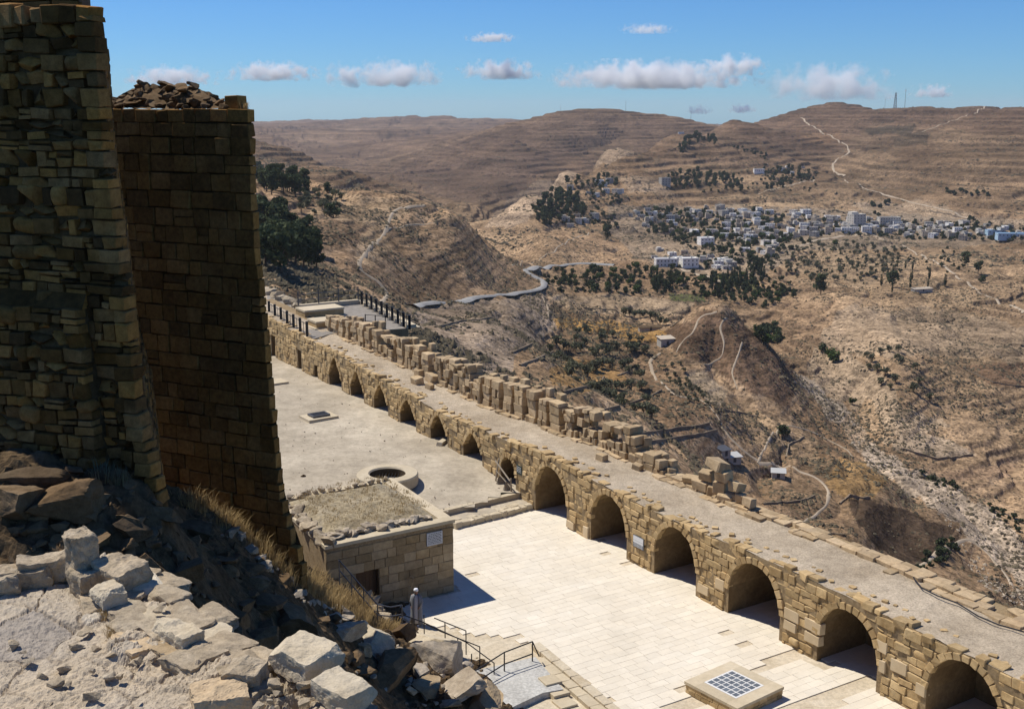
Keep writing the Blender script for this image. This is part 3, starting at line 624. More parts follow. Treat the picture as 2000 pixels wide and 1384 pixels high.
# core with real niches
brk = set(np.round(np.arange(-14, 80, 0.5), 2))
for a in ARCH:
    brk |= set(np.round(np.linspace(a[0]-a[1], a[0]+a[1], 19), 4))
for sc, hw, za in DOORS: brk |= {sc-hw, sc+hw}
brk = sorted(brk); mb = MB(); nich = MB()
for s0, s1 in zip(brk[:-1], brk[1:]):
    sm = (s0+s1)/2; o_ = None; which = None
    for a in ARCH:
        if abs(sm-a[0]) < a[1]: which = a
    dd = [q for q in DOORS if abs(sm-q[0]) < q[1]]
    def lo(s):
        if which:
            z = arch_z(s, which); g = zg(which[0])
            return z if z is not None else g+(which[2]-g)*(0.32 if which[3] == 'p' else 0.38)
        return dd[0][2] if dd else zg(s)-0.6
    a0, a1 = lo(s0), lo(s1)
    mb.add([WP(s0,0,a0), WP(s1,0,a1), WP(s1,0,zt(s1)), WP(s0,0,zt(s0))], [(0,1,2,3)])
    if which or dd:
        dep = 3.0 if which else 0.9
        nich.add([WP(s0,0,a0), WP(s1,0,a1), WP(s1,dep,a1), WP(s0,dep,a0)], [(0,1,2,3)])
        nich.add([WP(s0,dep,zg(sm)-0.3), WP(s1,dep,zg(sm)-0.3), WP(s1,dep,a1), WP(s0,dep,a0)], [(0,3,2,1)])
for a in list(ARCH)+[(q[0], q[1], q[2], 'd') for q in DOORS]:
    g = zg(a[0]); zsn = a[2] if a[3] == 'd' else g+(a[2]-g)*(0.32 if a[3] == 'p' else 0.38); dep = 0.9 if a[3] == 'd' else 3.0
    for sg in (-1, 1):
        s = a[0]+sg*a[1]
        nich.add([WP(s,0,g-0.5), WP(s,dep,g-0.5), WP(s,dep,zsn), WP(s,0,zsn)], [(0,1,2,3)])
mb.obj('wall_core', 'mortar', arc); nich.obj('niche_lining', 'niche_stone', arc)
# stonework of the face
wl_ = Wall(arc, 'arcade_stone', 'stone', 295)
rr = random.Random(3)
def wall_M(s, off, z, sx, sy, sz, rz=0.0, rx=0.0):
    return Matrix.Translation(WP(s, off, z)) @ Matrix.Rotation(WROT+rz, 4, 'Z') @ Matrix.Rotation(rx, 4, 'X') @ Matrix.Diagonal((sx, sy, sz, 1))
def lay(s_lo, s_hi, course, dress=False):
    zmax = max(zt(s_lo), zt(s_hi)); z = min(zg(s_lo), zg(s_hi))-0.15
    while z < zmax+0.1:
        h = course*rr.uniform(0.8, 1.25); zc = z+h/2
        s = s_lo+rr.uniform(-0.3, 0)
        while s < s_hi:
            wdt = rr.uniform(0.25, 0.85)*(1.3 if rr.random() < 0.15 else 1)
            e = min(s+wdt, s_hi+0.02); mid = (s+e)/2
            # trim against openings
            steps = np.linspace(s, e, 7); free = [q for q in steps if not ((opening(q, 0.2) or -9) > zc-0.1*h)]
            if free and zc < zt(mid)-0.02:
                a_, b_ = min(free), max(free)
                if b_-a_ > 0.13:
                    rub = rr.random() < 0.6; pr = rr.uniform(-0.05, 0.055); rk = rr.random() < 0.16
                    wl_.stone(wall_M((a_+b_)/2, 0.115-pr, zc, (b_-a_)-rr.uniform(0.015, 0.05), 0.3, h*rr.uniform(0.82, 0.97), rr.uniform(-.05,.05), rr.uniform(-.06,.06)), (b_-a_), h, rub, None, rk)
            s = e
        z += h
lay(-13.5, 25.6, 0.34); lay(25.6, 55.9, 0.37); lay(55.9, 78, 0.40)
# voussoirs
for a in ARCH:
    n = 15 if a[3] == 'r' else 13
    ss = [a[0]+a[1]*math.cos(math.pi*k/n) for k in range(n+1)]
    P2 = [(q, arch_z(min(max(q, a[0]-a[1]+1e-3), a[0]+a[1]-1e-3), a)) for q in ss]
    for (sa, za), (sb, zb) in zip(P2[:-1], P2[1:]):
        L = math.hypot(sb-sa, zb-za)
        if L < 0.1: continue
        for part in range(max(1, round(L/0.38))):
            m_ = max(1, round(L/0.38)); f = (part+0.5)/m_; sc_, zc_ = sa+(sb-sa)*f, za+(zb-za)*f
            ang = math.atan2(zb-za, sb-sa); nx, nz = -math.sin(ang), math.cos(ang)
            if nz < 0 and abs(nz) > 0.01: nx, nz = -nx, -nz
            if (sc_+nx*0.1-a[0])*(sc_-a[0]) < 0: pass
            M = Matrix.Translation(WP(sc_+nx*0.13, 0.08+rr.uniform(-0.03, 0.02), zc_+nz*0.13)) @ Matrix.Rotation(WROT, 4, 'Z') @ Matrix.Rotation(-ang, 4, 'Y') @ Matrix.Diagonal((L/m_*0.95, 0.32, 0.28*rr.uniform(0.85, 1.15), 1))
            wl_.stone(M, L/m_, 0.28, rr.random() < 0.4)
# smooth replacement blocks on the restored piers
for px, py, sw, sh in [(1548,1200,0.85,0.5),(1590,1222,0.9,0.5),(1545,1222,0.7,0.42),(1588,1246,0.85,0.42),(1145,1075,0.45,0.75),(1115,1065,0.7,0.4),(1375,1150,0.75,0.45),(1408,1140,0.6,0.5),(1725,1262,0.5,0.45),(1758,1302,0.75,0.5),(1725,1300,0.3,0.5),(1800,1345,0.45,0.45)]:
    s, z = onwall(px, py); wl_.stone(wall_M(s, 0.05, max(z, 0.3), sw, 0.3, sh), sw*2, sh*2, False, 'dressed_stone')
# broken top edge
s = -13.0
while s < 77:
    w_ = rr.uniform(0.28, 0.75); h_ = rr.uniform(0.14, 0.32); gap = rr.random() < 0.18
    if not gap:
        wl_.stone(wall_M(s+w_/2, 0.22+rr.uniform(-0.08, 0.12), zt(s)+rr.uniform(-0.12, 0.03), w_*0.95, rr.uniform(0.35, 0.6), h_, rr.uniform(-.15,.15), rr.uniform(-.08,.08)), w_*0.7, h_, True)
    if rr.random() < 0.5:
        q = rr.uniform(0.15, 0.4); wl_.stone(wall_M(s+w_/2, 0.65+rr.uniform(0, 0.5), zt(s)+0.0, q, q*0.8, q*0.5, rr.uniform(-1,1)), q*0.5, q*0.5, True)
    s += w_
wl_.done('stone_face')
# terrace deck
sv = np.arange(-14, 78.01, 0.3); ov = np.concatenate([[0.002], np.linspace(0.04, 1.0, 15)])
V = []
for s in sv:
    for f in ov:
        p = WP(s, f*(wo(s)+0.25), zt(s)); V.append(p[:])
V = np.array(V); fo = np.tile(ov, len(sv))
V[:, 2] += 0.05*fbm(V[:, 0]*1.1, V[:, 1]*1.1, 0, 7, 3)+0.10*np.clip(fo-0.75, 0, 1)*2+0.06*np.clip(0.2-fo, 0, 1)*3*fbm(V[:, 0]*2, V[:, 1]*2, 0, 17, 2)
ii = np.arange(len(V)).reshape(len(sv), len(ov))
deck = struct('terrace_path', mesh('terrace_path', V, np.stack([ii[:-1,:-1], ii[:-1,1:], ii[1:,1:], ii[1:,:-1]], -1).reshape(-1,4)[:, ::-1].copy(), 'terrace_gravel', True))
# edging along the outer side, and the outer face down to the cliff
ed = Wall(arc, 'parapet_stone', 'edging_stone', 200)
RR_ = 0
for row, (o1, hh) in enumerate([(0.05, 0.0), (0.5, 0.08), (0.95, 0.05)]):
    s = -13.5
    while s < 60:
        w_ = rr.uniform(0.3, 1.0)
        if rr.random() > (0.35, 0.08, 0.12)[row]:
            ed.stone(wall_M(s+w_/2, wo(s)+o1+rr.uniform(-.08,.08), zt(s)+hh*0.4+rr.uniform(-.04,.05), w_*0.99, 0.56, hh+0.24, rr.uniform(-.09,.09), rr.uniform(-.05,.05)), w_, 0.5, rr.random() < 0.75)
        s += w_
ed.done('edging_work')
mb = MB()
for s in np.arange(-14, 78, 1.0):
    a_, b_ = wo(s)+1.25, wo(s+1)+1.25
    mb.add([WP(s,a_,zt(s)+0.05), WP(s+1,b_,zt(s+1)+0.05), WP(s+1,b_+4,-30), WP(s,a_+4,-30)], [(3,2,1,0)])
    mb.add([WP(s,wo(s)-0.1,zt(s)-0.1), WP(s+1,wo(s+1)-0.1,zt(s+1)-0.1), WP(s+1,b_,zt(s+1)+0.04), WP(s,a_,zt(s)+0.04)], [(3,2,1,0)])
mb.obj('outer_face', 'mortar', arc)

# ---- court floors
def flat(name, poly, z, mat, sub=None):
    return struct(name, mesh(name, [(x, y, z) for x, y in poly], [tuple(range(len(poly)))], mat))
def pxy(pix, z): return [atz(x, y, z).xy[:] for x, y in pix]
# gravel court: sloping sheet
gp = []
gx_ = np.linspace(-60, 6, 90); gy_ = np.linspace(50, 135, 110); V = []
for y in gy_:
    for x in gx_:
        s = (Vector((x, y, 0))-W0).dot(WD); V.append((x, y, zgr(s)))
V = np.array(V); V[:, 2] += 0.05*fbm(V[:, 0]*0.25, V[:, 1]*0.25, 0, 9, 3)
ii = np.arange(len(V)).reshape(len(gy_), len(gx_)); Q = np.stack([ii[:-1,:-1], ii[:-1,1:], ii[1:,1:], ii[1:,:-1]], -1).reshape(-1,4)
stepA = atz(840, 1003, 0.6); stepB = atz(1012, 962, 0.6); sd = (stepB-stepA).normalized(); sn = Vector((-sd.y, sd.x, 0))
cen = V[Q].mean(1); side = (cen[:, 0]-stepA.x)*sn.x+(cen[:, 1]-stepA.y)*sn.y
wside = (cen[:, 0]-W0.x)*WE.x+(cen[:, 1]-W0.y)*WE.y
Q = Q[(side > 0.0) & (wside < 3.2)]
struct('gravel_court', mesh('gravel_court', V, Q, 'gravel_court', True))
# base under the paving, reaching the wall and under the niches
base = [WP(-16, 3.2, 0), WP(26.6, 3.2, 0), Vector((-14, 60, 0)), Vector((-16, 40, 0)), Vector((0, 30, 0)), Vector((22, 26, 0))]
# paving slabs
pave = struct('paved_court', mesh('paved_court', [(p.x, p.y, -0.012) for p in base], [tuple(range(len(base)))], 'joint_sand'))
sand = [[(1480,1300),(1520,1272),(1570,1262),(1640,1300),(1600,1312),(1560,1290),(1500,1312),(1440,1330)],
        [(1500,1384),(1560,1372),(1640,1340),(1690,1318),(1725,1330),(1660,1362),(1600,1400),(1500,1420)],
        [(1290,1384),(1340,1335),(1352,1340),(1440,1395),(1400,1420)]]
sandw = [pxy(q, 0) for q in sand]
def inside(p, poly):
    r = False; n = len(poly)
    for k in range(n):
        (xa, ya), (xb, yb) = poly[k], poly[(k+1) % n]
        if (ya > p[1]) != (yb > p[1]) and p[0] < (xb-xa)*(p[1]-ya)/(yb-ya)+xa: r = not r
    return r
HB = atz(886, 1153, 0); HU = Vector((-0.85, -0.53, 0)).normalized(); HV = Vector((-0.50, 0.866, 0))   # cistern house corner and directions
KERB = [(1046,1264),(1200,1392)]
kA, kB = atz(*KERB[0], 0), atz(*KERB[1], 0); kd = (kB-kA).normalized()
rA = atz(742, 1203, 0); rd = (kA-rA).normalized()
slabs = []
st = np.arange(-16, 26.2, 0.42)
lowA = atz(868, 1021, 0)
for s in st:
    o = -26+rr.uniform(0, 0.6)
    while o < 2.9:
        L = rr.uniform(0.45, 1.05); p = W0+WD*(s+0.21)+WE*(o+L/2)
        ok = 30 < p.y < 75
        v = p-HB; a_, b_ = v.dot(HU), v.dot(HV)
        if -0.1 < a_ < 8.5 and b_ > -0.1: ok = False
        w_ = p-kA
        if w_.x*(-kd.y)+w_.y*kd.x < 0.1 and w_.dot(kd) > -0.2: ok = False
        q_ = p-rA
        if q_.x*(-rd.y)+q_.y*rd.x < 0.05 and w_.dot(kd) < 0.5: ok = False
        if (p-lowA).dot(sn) > -0.15: ok = False
        if p.x < -9: ok = False
        if ok:
            for q in sandw:
                if inside(p, q) and rr.random() < 0.93: ok = False
        if ok and rr.random() < 0.992:
            slabs.append((p.copy(), L))
        o += L
sv_, sf_ = [], []
def slab_geo(seed):
    r = random.Random(seed); bm = bmesh.new(); bmesh.ops.create_cube(bm, size=1.0)
    bmesh.ops.bevel(bm, geom=[e for e in bm.edges if all(v.co.z > 0 for v in e.verts)], offset=0.03, segments=1, affect='EDGES')
    for v in bm.verts: v.co += Vector((r.uniform(-.006,.006), r.uniform(-.01,.01), r.uniform(-.04,.04)))
    return from_bm(bm)
SLAB = [slab_geo(k) for k in range(6)]; SLABM = [mesh('slab', v, f, 'slab_stone') for v, f in SLAB]
slabs.sort(key=lambda q: (q[0]-Vector((0, 0, CAM_H))).length if proj(np.array(q[0]))[1] < 1390 and proj(np.array(q[0]))[0] < 2010 else 999)
acc = Acc()
for i, (p, L) in enumerate(slabs):
    k = rr.randrange(6); M = Matrix.Translation((p.x, p.y, 0.005+rr.uniform(-.0025, .0025))) @ Matrix.Rotation(WROT+math.pi/2+rr.uniform(-.006,.006), 4, 'Z') @ Matrix.Diagonal((L-0.012, 0.41, 0.05, 1))
    if i < 295: piece('slab', SLABM[k], pave, M)
    else: acc.add(*SLAB[k], M)
o = obj('slab_paving', acc.mesh('slab_paving', 'slab_stone'), pave); o['kind'] = 'stuff'
# step between the two courts: upper riser, tread, lower kerb stones
stp = thing('court_step', 'broad two-tier stone step between the gravel court and the pale paving', 'step')
mb = MB(); L = (stepB-stepA).length+1.2
def Mdir(p, d): return Matrix.Translation(p) @ Matrix.Rotation(math.atan2(d.y, d.x), 4, 'Z')
Ms = Mdir(Vector((stepA.x, stepA.y, 0)), sd)
mb.box((-2.5, -0.12, -0.1), (L, 0.25, 0.62), Ms).obj('riser', 'ring_stone', stp)
mb = MB(); mb.box((-2.5, -1.35, -0.1), (L, -0.121, 0.30), Ms).obj('tread', 'gravel_court', stp)
x = 0.6; k = 0
while x < L-0.2:
    w_ = rr.uniform(0.35, 0.8); v, f = ROUGHB[nearest_asp(w_/0.4)][k % 7]; k += 1
    piece('kerb_stone', block_mesh(nearest_asp(w_/0.4), k % 6, 'ring_stone', True), stp, Ms @ TRS((x+w_/2, -1.45+rr.uniform(-.05,.05), 0.16), (0, 0, rr.uniform(-.06,.06)), (w_*0.95, 0.4, 0.38)))
    x += w_
for px, py, a_ in [(887,1018,0.5),(922,1012,0.45),(978,998,0.6),(1000,992,0.6)]:
    p = atz(px, py, 0.15); o = obj('loose_block', block_mesh(1.6 if a_ > 0.5 else 1.0, k % 6, 'pale_block', True)); k += 1
    o.matrix_world = TRS((p.x, p.y, 0.18), (0, 0, math.atan2(sd.y, sd.x)+rr.uniform(-.1,.1)), (a_*1.2, 0.45, 0.34))
    tag(o, {887:'chunky pale block at the house end of the court step',922:'small cubic pale block set before the court step',978:'flat pale block lying in front of the court step, left of a pair',1000:'flat pale block beside the arcade end of the court step'}[px], 'block', 'loose blocks at the court step')

pv_ = Acc(); r5 = random.Random(5)
for k in range(420):
    px, py = r5.uniform(545, 1010), r5.uniform(700, 990)
    if py < 690+(px-545)*0.5: continue
    p = atz(px, py, 1.05); q = 0.025+0.06*r5.random()**3; s5 = sproj(p)
    pv_.add(*BLOCKS[1.0][k % 6], TRS((p.x, p.y, zgr(s5)+q*0.2), (r5.random(), r5.random(), r5.random()*6), (q, q, q*0.7)))
o = obj('court_pebbles', pv_.mesh('court_pebbles', 'boulder_rock')); o['kind'] = 'stuff'; tag(o, 'scattered pebbles lying on the open gravel court', 'pebbles')
# ---- round well
wc = atz(757, 923, 1.70); well = thing('stone_well', 'round pale stone well with thick rim and iron grate inside', 'well', (wc.x, wc.y, 1.03))
prof = [(1.83, 0.0), (1.85, 0.58), (1.78, 0.67), (1.16, 0.69), (1.08, 0.60)]
n = 48; V = []; Fq = []
for k in range(n):
    a_ = 2*math.pi*k/n
    for r, z in prof: V.append((r*math.cos(a_), r*math.sin(a_), z))
m_ = len(prof)
for k in range(n):
    for j in range(m_-1): Fq.append((k*m_+j, ((k+1) % n)*m_+j, ((k+1) % n)*m_+j+1, k*m_+j+1))
obj('rim', mesh('rim', V, Fq, 'ring_stone'), well)
V = [(1.08*math.cos(2*math.pi*k/n), 1.08*math.sin(2*math.pi*k/n), z) for z in (0.60, 0.03) for k in range(n)]
obj('shaft_lining', mesh('shaft_lining', V, [(k, (k+1) % n, n+(k+1) % n, n+k) for k in range(n)], 'rubble_rock'), well)  # dark stone chosen to paint in the shade inside the well
mb = MB(); mb.prism([(1.07*math.cos(2*math.pi*k/24), 1.07*math.sin(2*math.pi*k/24)) for k in range(24)], -0.3, 0.04); mb.obj('shaft_dark', 'ink', well)  # black disc stands in for the darkness down the shaft
for k in range(-5, 6):
    q = math.sqrt(max(1.05**2-(k*0.19)**2, 0.01)); b_ = MB(); b_.tube((k*0.19, -q, 0.33), (k*0.19, q, 0.33), 0.022, 5); b_.obj('grate_bar', 'iron', well)
b_ = MB(); b_.tube((-1.04, 0, 0.33), (1.04, 0, 0.33), 0.025, 5); b_.obj('grate_crossbar', 'iron', well)
# ---- grated hatch and half-hidden slab
def hatch(px, py, label, sx, sy, grate=True):
    p = atz(px, py, 1.25); h = thing('floor_hatch' if grate else 'stone_plinth', label, 'hatch' if grate else 'plinth', (p.x, p.y, zgr(sproj(p))+0.02), math.atan2(WE.y, WE.x)+0.05)
    MB().box((-sx, -sy, -0.1), (sx, sy, 0.16)).obj('base_slab', 'ring_stone', h)
    if grate:
        MB().box((-sx*0.55, -sy*0.55, 0.165), (sx*0.55, sy*0.55, 0.25)).obj('pit_dark', 'ink', h)  # solid black block stands in for the darkness under the grating
        f_ = MB()
        for a0, a1 in (((-.58,-.58),(.58,-.5)),((-.58,.5),(.58,.58)),((-.58,-.5),(-.5,.5)),((.5,-.5),(.58,.5))): f_.box((a0[0]*sx, a0[1]*sy, 0.16), (a1[0]*sx, a1[1]*sy, 0.31))
        f_.obj('frame', 'iron_grey', h)
        for k in range(6): MB().box((-0.5*sx, (-0.45+0.18*k)*sy-0.02, 0.27), (0.5*sx, (-0.45+0.18*k)*sy+0.02, 0.30)).obj('bar', 'iron_grey', h)
    return h
hatch(623, 817, 'low square stone hatch with an iron grating in the gravel court', 1.15, 0.85)
hatch(536, 752, 'flat stone plinth half hidden behind the tan tower corner', 0.9, 0.8, False)
p = atz(592, 929, 1.12); o = obj('stone', rock_mesh(2, 'rubble_rock')); o.matrix_world = TRS(p, (0, 0, 0.4), (0.35, 0.25, 0.3)); tag(o, 'single dark stone lying alone on the open gravel court', 'stone')
for px, py, lb in [(863,868,'fallen pale stone lying before a dark arched niche of the gravel court'),(722,780,'fallen pale slab at the foot of an arch pier near the far doors')]:
    p = atz(px, py, 1.15); o = obj('fallen_stone', block_mesh(1.6, 2, 'pale_block', True)); o.matrix_world = TRS(p+Vector((0, 0, 0.12)), (0.1, 0, 1.2), (0.9, 0.4, 0.35)); tag(o, lb, 'stone')

# ---- cistern house with plaque
hz = 3.55; LW, LD = 6.6, 7.4
house = thing('cistern_house', 'low square stone house with wooden door and an earth roof beside the well', 'building', (HB.x, HB.y, 0))
def HP(a, b, z): return HU*a+HV*b+Vector((0, 0, z))
mb = MB(); dA, dB, dh = 4.0, 5.15, 2.15
def hquad(mb_, a0, a1, z0, z1, b=0.0): mb_.add([HP(a0,b,z0), HP(a0,b,z1), HP(a1,b,z1), HP(a1,b,z0)], [(0,1,2,3)])
hquad(mb, 0, dA, -0.1, hz); hquad(mb, dB, LW, -0.1, hz); hquad(mb, dA, dB, dh, hz)
for a_ in (dA, dB): mb.add([HP(a_,0,-0.1), HP(a_,0.35,-0.1), HP(a_,0.35,dh), HP(a_,0,dh)], [(0,1,2,3)])
mb.add([HP(dA,0,dh), HP(dB,0,dh), HP(dB,0.35,dh), HP(dA,0.35,dh)], [(0,1,2,3)])
mb.add([HP(0,0,-.1), HP(0,LD,-.1), HP(0,LD,hz), HP(0,0,hz)], [(0,1,2,3)]); mb.add([HP(LW,0,-.1), HP(LW,0,hz), HP(LW,LD,hz), HP(LW,LD,-.1)], [(0,1,2,3)])
mb.add([HP(0,LD,-.1), HP(LW,LD,-.1), HP(LW,LD,hz), HP(0,LD,hz)], [(0,1,2,3)]); mb.add([HP(0,0,hz), HP(0,LD,hz), HP(LW,LD,hz), HP(LW,0,hz)], [(0,1,2,3)])
mb.obj('wall_core', 'mortar', house)
hrot = math.atan2(HU.y, HU.x)
def hM(a, b, z, sx, sy, sz, rz=0.0): return Matrix.Translation(HP(a, b, z)) @ Matrix.Rotation(hrot+rz, 4, 'Z') @ Matrix.Diagonal((sx, sy, sz, 1))
z = 0.0; kk = 0
for h_ in (0.36, 0.42, 0.4, 0.44, 0.42, 0.46, 0.42, 0.40):
    a_ = 0.0
    while a_ < LW:
        w_ = min(rr.uniform(0.45, 1.1), LW-a_)
        if LW-a_-w_ < 0.3: w_ = LW-a_
        segs = [(a_, a_+w_)]
        if z+h_*0.5 < dh: segs = [(max(a_, 0), min(a_+w_, dA-0.01)), (max(a_, dB+0.01), a_+w_)]
        for s0, s1 in segs:
            if s1-s0 > 0.12:
                piece('stone', block_mesh(nearest_asp((s1-s0)/h_), kk % 6, 'house_block'), house, hM((s0+s1)/2, 0.09+rr.uniform(-.012,.012), z+h_/2, (s1-s0)-0.02, 0.26, h_-0.02)); kk += 1
        a_ += w_
    z += h_
for k in range(6): MB().box((0, 0, 0), (1, 1, 1), hM(dA+0.02+k*0.187, 0.28, 0.0, 0.18, 0.05, dh)).obj('door_plank', 'wood', house)
MB().box((0, 0, 0), (1, 1, 1), hM(dB-0.25, 0.25, 1.0, 0.04, 0.05, 0.2)).obj('door_handle', 'iron', house)
coping = [(-0.08, -0.08, LW+0.05, 0.5), (-0.08, 0.5, 0.55, LD), (LW-0.5, 0.5, LW+0.05, LD), (0.55, LD-0.5, LW-0.5, LD+0.05)]
for a0, b0, a1, b1 in coping:
    mb = MB(); v = [HP(a0,b0,hz-0.02), HP(a1,b0,hz-0.02), HP(a1,b1,hz-0.02), HP(a0,b1,hz-0.02), HP(a0,b0,hz+0.14), HP(a1,b0,hz+0.14), HP(a1,b1,hz+0.14), HP(a0,b1,hz+0.14)]
    mb.add(v, [(0,1,2,3),(7,6,5,4),(4,5,1,0),(5,6,2,1),(6,7,3,2),(7,4,0,3)]); mb.obj('coping', 'ring_stone', house)
V = []; na, nb = 50, 56
for j in range(nb+1):
    for i in range(na+1):
        fa, fb = i/na, j/nb; e_ = min(fa, 1-fa, fb, 1-fb)
        p = HP(0.45+fa*(LW-0.7), 0.5+fb*(LD-0.8), hz+0.10+0.32*float(smooth01(0, 0.22, np.array(e_)))); V.append(p[:])
V = np.array(V); V[:, 2] += 0.08*fbm(V[:, 0]*1.4, V[:, 1]*1.4, 0, 33, 4)
ii = np.arange(len(V)).reshape(nb+1, na+1); obj('earth_roof', mesh('earth_roof', V, np.stack([ii[:-1,:-1], ii[1:,:-1], ii[1:,1:], ii[:-1,1:]], -1).reshape(-1,4), 'roof_soil', True), house)
for k in range(34):
    f = k/33; q = rr.uniform(0.25, 0.55)
    piece('rim_stone', rock_mesh(k % 10, 'boulder_rock'), house, Matrix.Translation(HP(1.0+f*5.4, 0.72+rr.uniform(-.14,.2), hz+0.24)) @ Matrix.Rotation(rr.uniform(0,6), 4, 'Z') @ Matrix.Diagonal((q*1.2, q*0.9, q*0.8, 1)))
for k in range(20):
    q = rr.uniform(0.3, 0.65)
    piece('rim_stone', rock_mesh((k+3) % 10, 'ledge_stone'), house, Matrix.Translation(HP(LW-0.25+rr.uniform(-.2,.2), 0.2+k*0.37, hz+0.22)) @ Matrix.Rotation(rr.uniform(0,6), 4, 'Z') @ Matrix.Diagonal((q*1.2, q*0.9, q*0.8, 1)))
for k in range(14):
    q = rr.uniform(0.2, 0.4)
    piece('rim_stone', rock_mesh((k+5) % 10, 'boulder_rock'), house, Matrix.Translation(HP(0.4+k*0.45, LD-0.4+rr.uniform(-.2,.2), hz+0.25)) @ Matrix.Rotation(rr.uniform(0,6), 4, 'Z') @ Matrix.Diagonal((q*1.2, q*0.9, q*0.8, 1)))
pl = thing('plaque', 'pale rectangular plaque with lines of dark lettering on the house front', 'plaque', HB+HP(1.05, -0.07, 2.95), hrot)
MB().box((-0.42, -0.03, -0.32), (0.42, 0.03, 0.32)).obj('plate', 'plaque_stone', pl)
for k in range(7):
    x = -0.36+0.04*(k % 2)
    while x < 0.33:
        w_ = rr.uniform(0.04, 0.12); MB().box((x, 0.031, 0.235-k*0.078), (min(x+w_, 0.36), 0.034, 0.265-k*0.078)).obj('letter_mark', 'ink', pl); x += w_+0.03
# pl faces outwards: HU runs away from the corner, so its +y side is the front
# ---- skylight box on the paving
bc = [atz(1349,1326,0.5), atz(1430,1291,0.5), atz(1516,1337,0.5), atz(1440,1392,0.5)]
cen = sum(bc, Vector())/4; bu = (bc[1]-bc[0]).normalized(); ang = math.atan2(bu.y, bu.x)
a_ = ((bc[1]-bc[0]).length+(bc[2]-bc[3]).length)/4; b_ = ((bc[3]-bc[0]).length+(bc[2]-bc[1]).length)/4
sk = thing('skylight_box', 'raised stone box topped by a white grid of glass squares on the paving', 'skylight', (cen.x, cen.y, 0), ang)
MB().box((-a_+0.1, -b_+0.1, -0.02), (a_-0.1, b_-0.1, 0.40)).obj('box_core', 'mortar', sk)
for zc, hh in ((0.1, 0.19), (0.29, 0.19)):
    for sgn in (-1, 1):
        x = -a_+0.02
        while x < a_-0.05:
            w_ = min(rr.uniform(0.25, 0.5), a_-x); piece('stone', block_mesh(nearest_asp(w_/0.2), rr.randrange(6), 'arcade_stone'), sk, TRS((x+w_/2, sgn*(b_-0.09), zc), (0,0,0), (w_-0.015, 0.18, hh-0.01))); x += w_
        y = -b_+0.19
        while y < b_-0.22:
            w_ = min(rr.uniform(0.25, 0.5), b_-0.18-y); piece('stone', block_mesh(nearest_asp(w_/0.2), rr.randrange(6), 'arcade_stone'), sk, TRS((sgn*(a_-0.09), y+w_/2, zc), (0,0,math.pi/2), (w_-0.015, 0.18, hh-0.01))); y += w_
mb = MB()
for lo_, hi_ in (((-a_-.03,-b_-.03),(a_+.03,-b_*0.62)),((-a_-.03,b_*0.62),(a_+.03,b_+.03)),((-a_-.03,-b_*0.62),(-a_*0.62,b_*0.62)),((a_*0.62,-b_*0.62),(a_+.03,b_*0.62))): mb.box((lo_[0],lo_[1],0.40),(hi_[0],hi_[1],0.52))
mb.obj('cap', 'ring_stone', sk)
ga, gb = a_*0.615, b_*0.615; MB().box((-ga, -gb, 0.42), (ga, gb, 0.525)).obj('grid', 'white_paint', sk)
for i in range(5):
    for j in range(6):
        u0 = -ga*0.92+i*(ga*1.84/5); v0 = -gb*0.92+j*(gb*1.84/6)
        MB().box((u0+0.03, v0+0.025, 0.50), (u0+ga*1.84/5-0.03, v0+gb*1.84/6-0.025, 0.532)).obj('glass_pane', 'skylight_glass', sk)
# ---- wall signs
def wall_sign(px, py, w, h, label, kind):
    s, z = onwall(px, py); p = WP(s, -0.09, z); t = thing('wall_sign', label, 'sign', p, WROT)
    # local +y points to the court (wall runs along +x to the far end)
    MB().box((-w/2, -0.02, -h/2), (w/2, 0.03, h/2)).obj('panel', 'sign_green' if kind == 'g' else 'sign_grey', t)
    if kind == 'w':
        MB().box((-w/2+0.02, 0.031, -h*0.12), (w/2-0.02, 0.036, h/2-0.02)).obj('photo_strip', 'sign_white', t)
        MB().box((-w/2+0.02, 0.037, h*0.06), (w/2-0.02, 0.039, h*0.12)).obj('skyline_mark', 'plaque_stone', t)
    for k in range(4 if kind == 'g' else 5):
        z0 = h*0.28-k*h*0.17 if kind == 'g' else -h*0.18-k*h*0.065
        x = -w*0.42
        while x < w*0.34:
            q = rr.uniform(0.04, 0.1); MB().box((x, 0.0385, z0), (x+q, 0.041, z0+h*(0.06 if kind == 'g' else 0.025))).obj('letter_mark', 'sign_white', t); x += q+0.03
    return t
wall_sign(1017, 917, 0.55, 0.55, 'dark green square information sign beside the small barred arch', 'g')
wall_sign(1250, 1058, 0.85, 0.6, 'wide pale and grey information panel on an arcade pier', 'w')
# ---- timber barrier in the small arch
bt = thing('arch_barrier', 'broken timber barrier of poles leaning across the small arch', 'barrier', WP(27.6, 0, 0.7))
def WPl(s, off, z): return WP(s, off, z)-WP(27.6, 0, 0.7)
for (a, b, r) in [((28.5,-0.4,0.6),(28.2,-0.3,2.3),0.05),((28.45,-0.4,2.1),(26.6,-0.5,1.35),0.05),((26.65,-0.4,0.55),(26.6,-0.45,1.5),0.05),((28.4,-0.4,1.5),(26.6,-0.45,0.95),0.035)]:
    MB().tube(WPl(a[0],a[1],a[2]), WPl(b[0],b[1],b[2]), r, 6).obj('pole', 'wood_grey', bt)
for px, py, sz, lb in [(977,940,0.5,'dark stone propped below the timber barrier at the small arch'),(990,950,0.45,'pale rounded stone at the end of the timber barrier')]:
    p = atz(px, py, 0.85); o = obj('stone', rock_mesh(4, 'boulder_rock')); o.matrix_world = TRS(p+Vector((0,0,0.1)), (0.2,0.1,0.6), (sz, sz*0.8, sz*1.2)); tag(o, lb, 'stone')

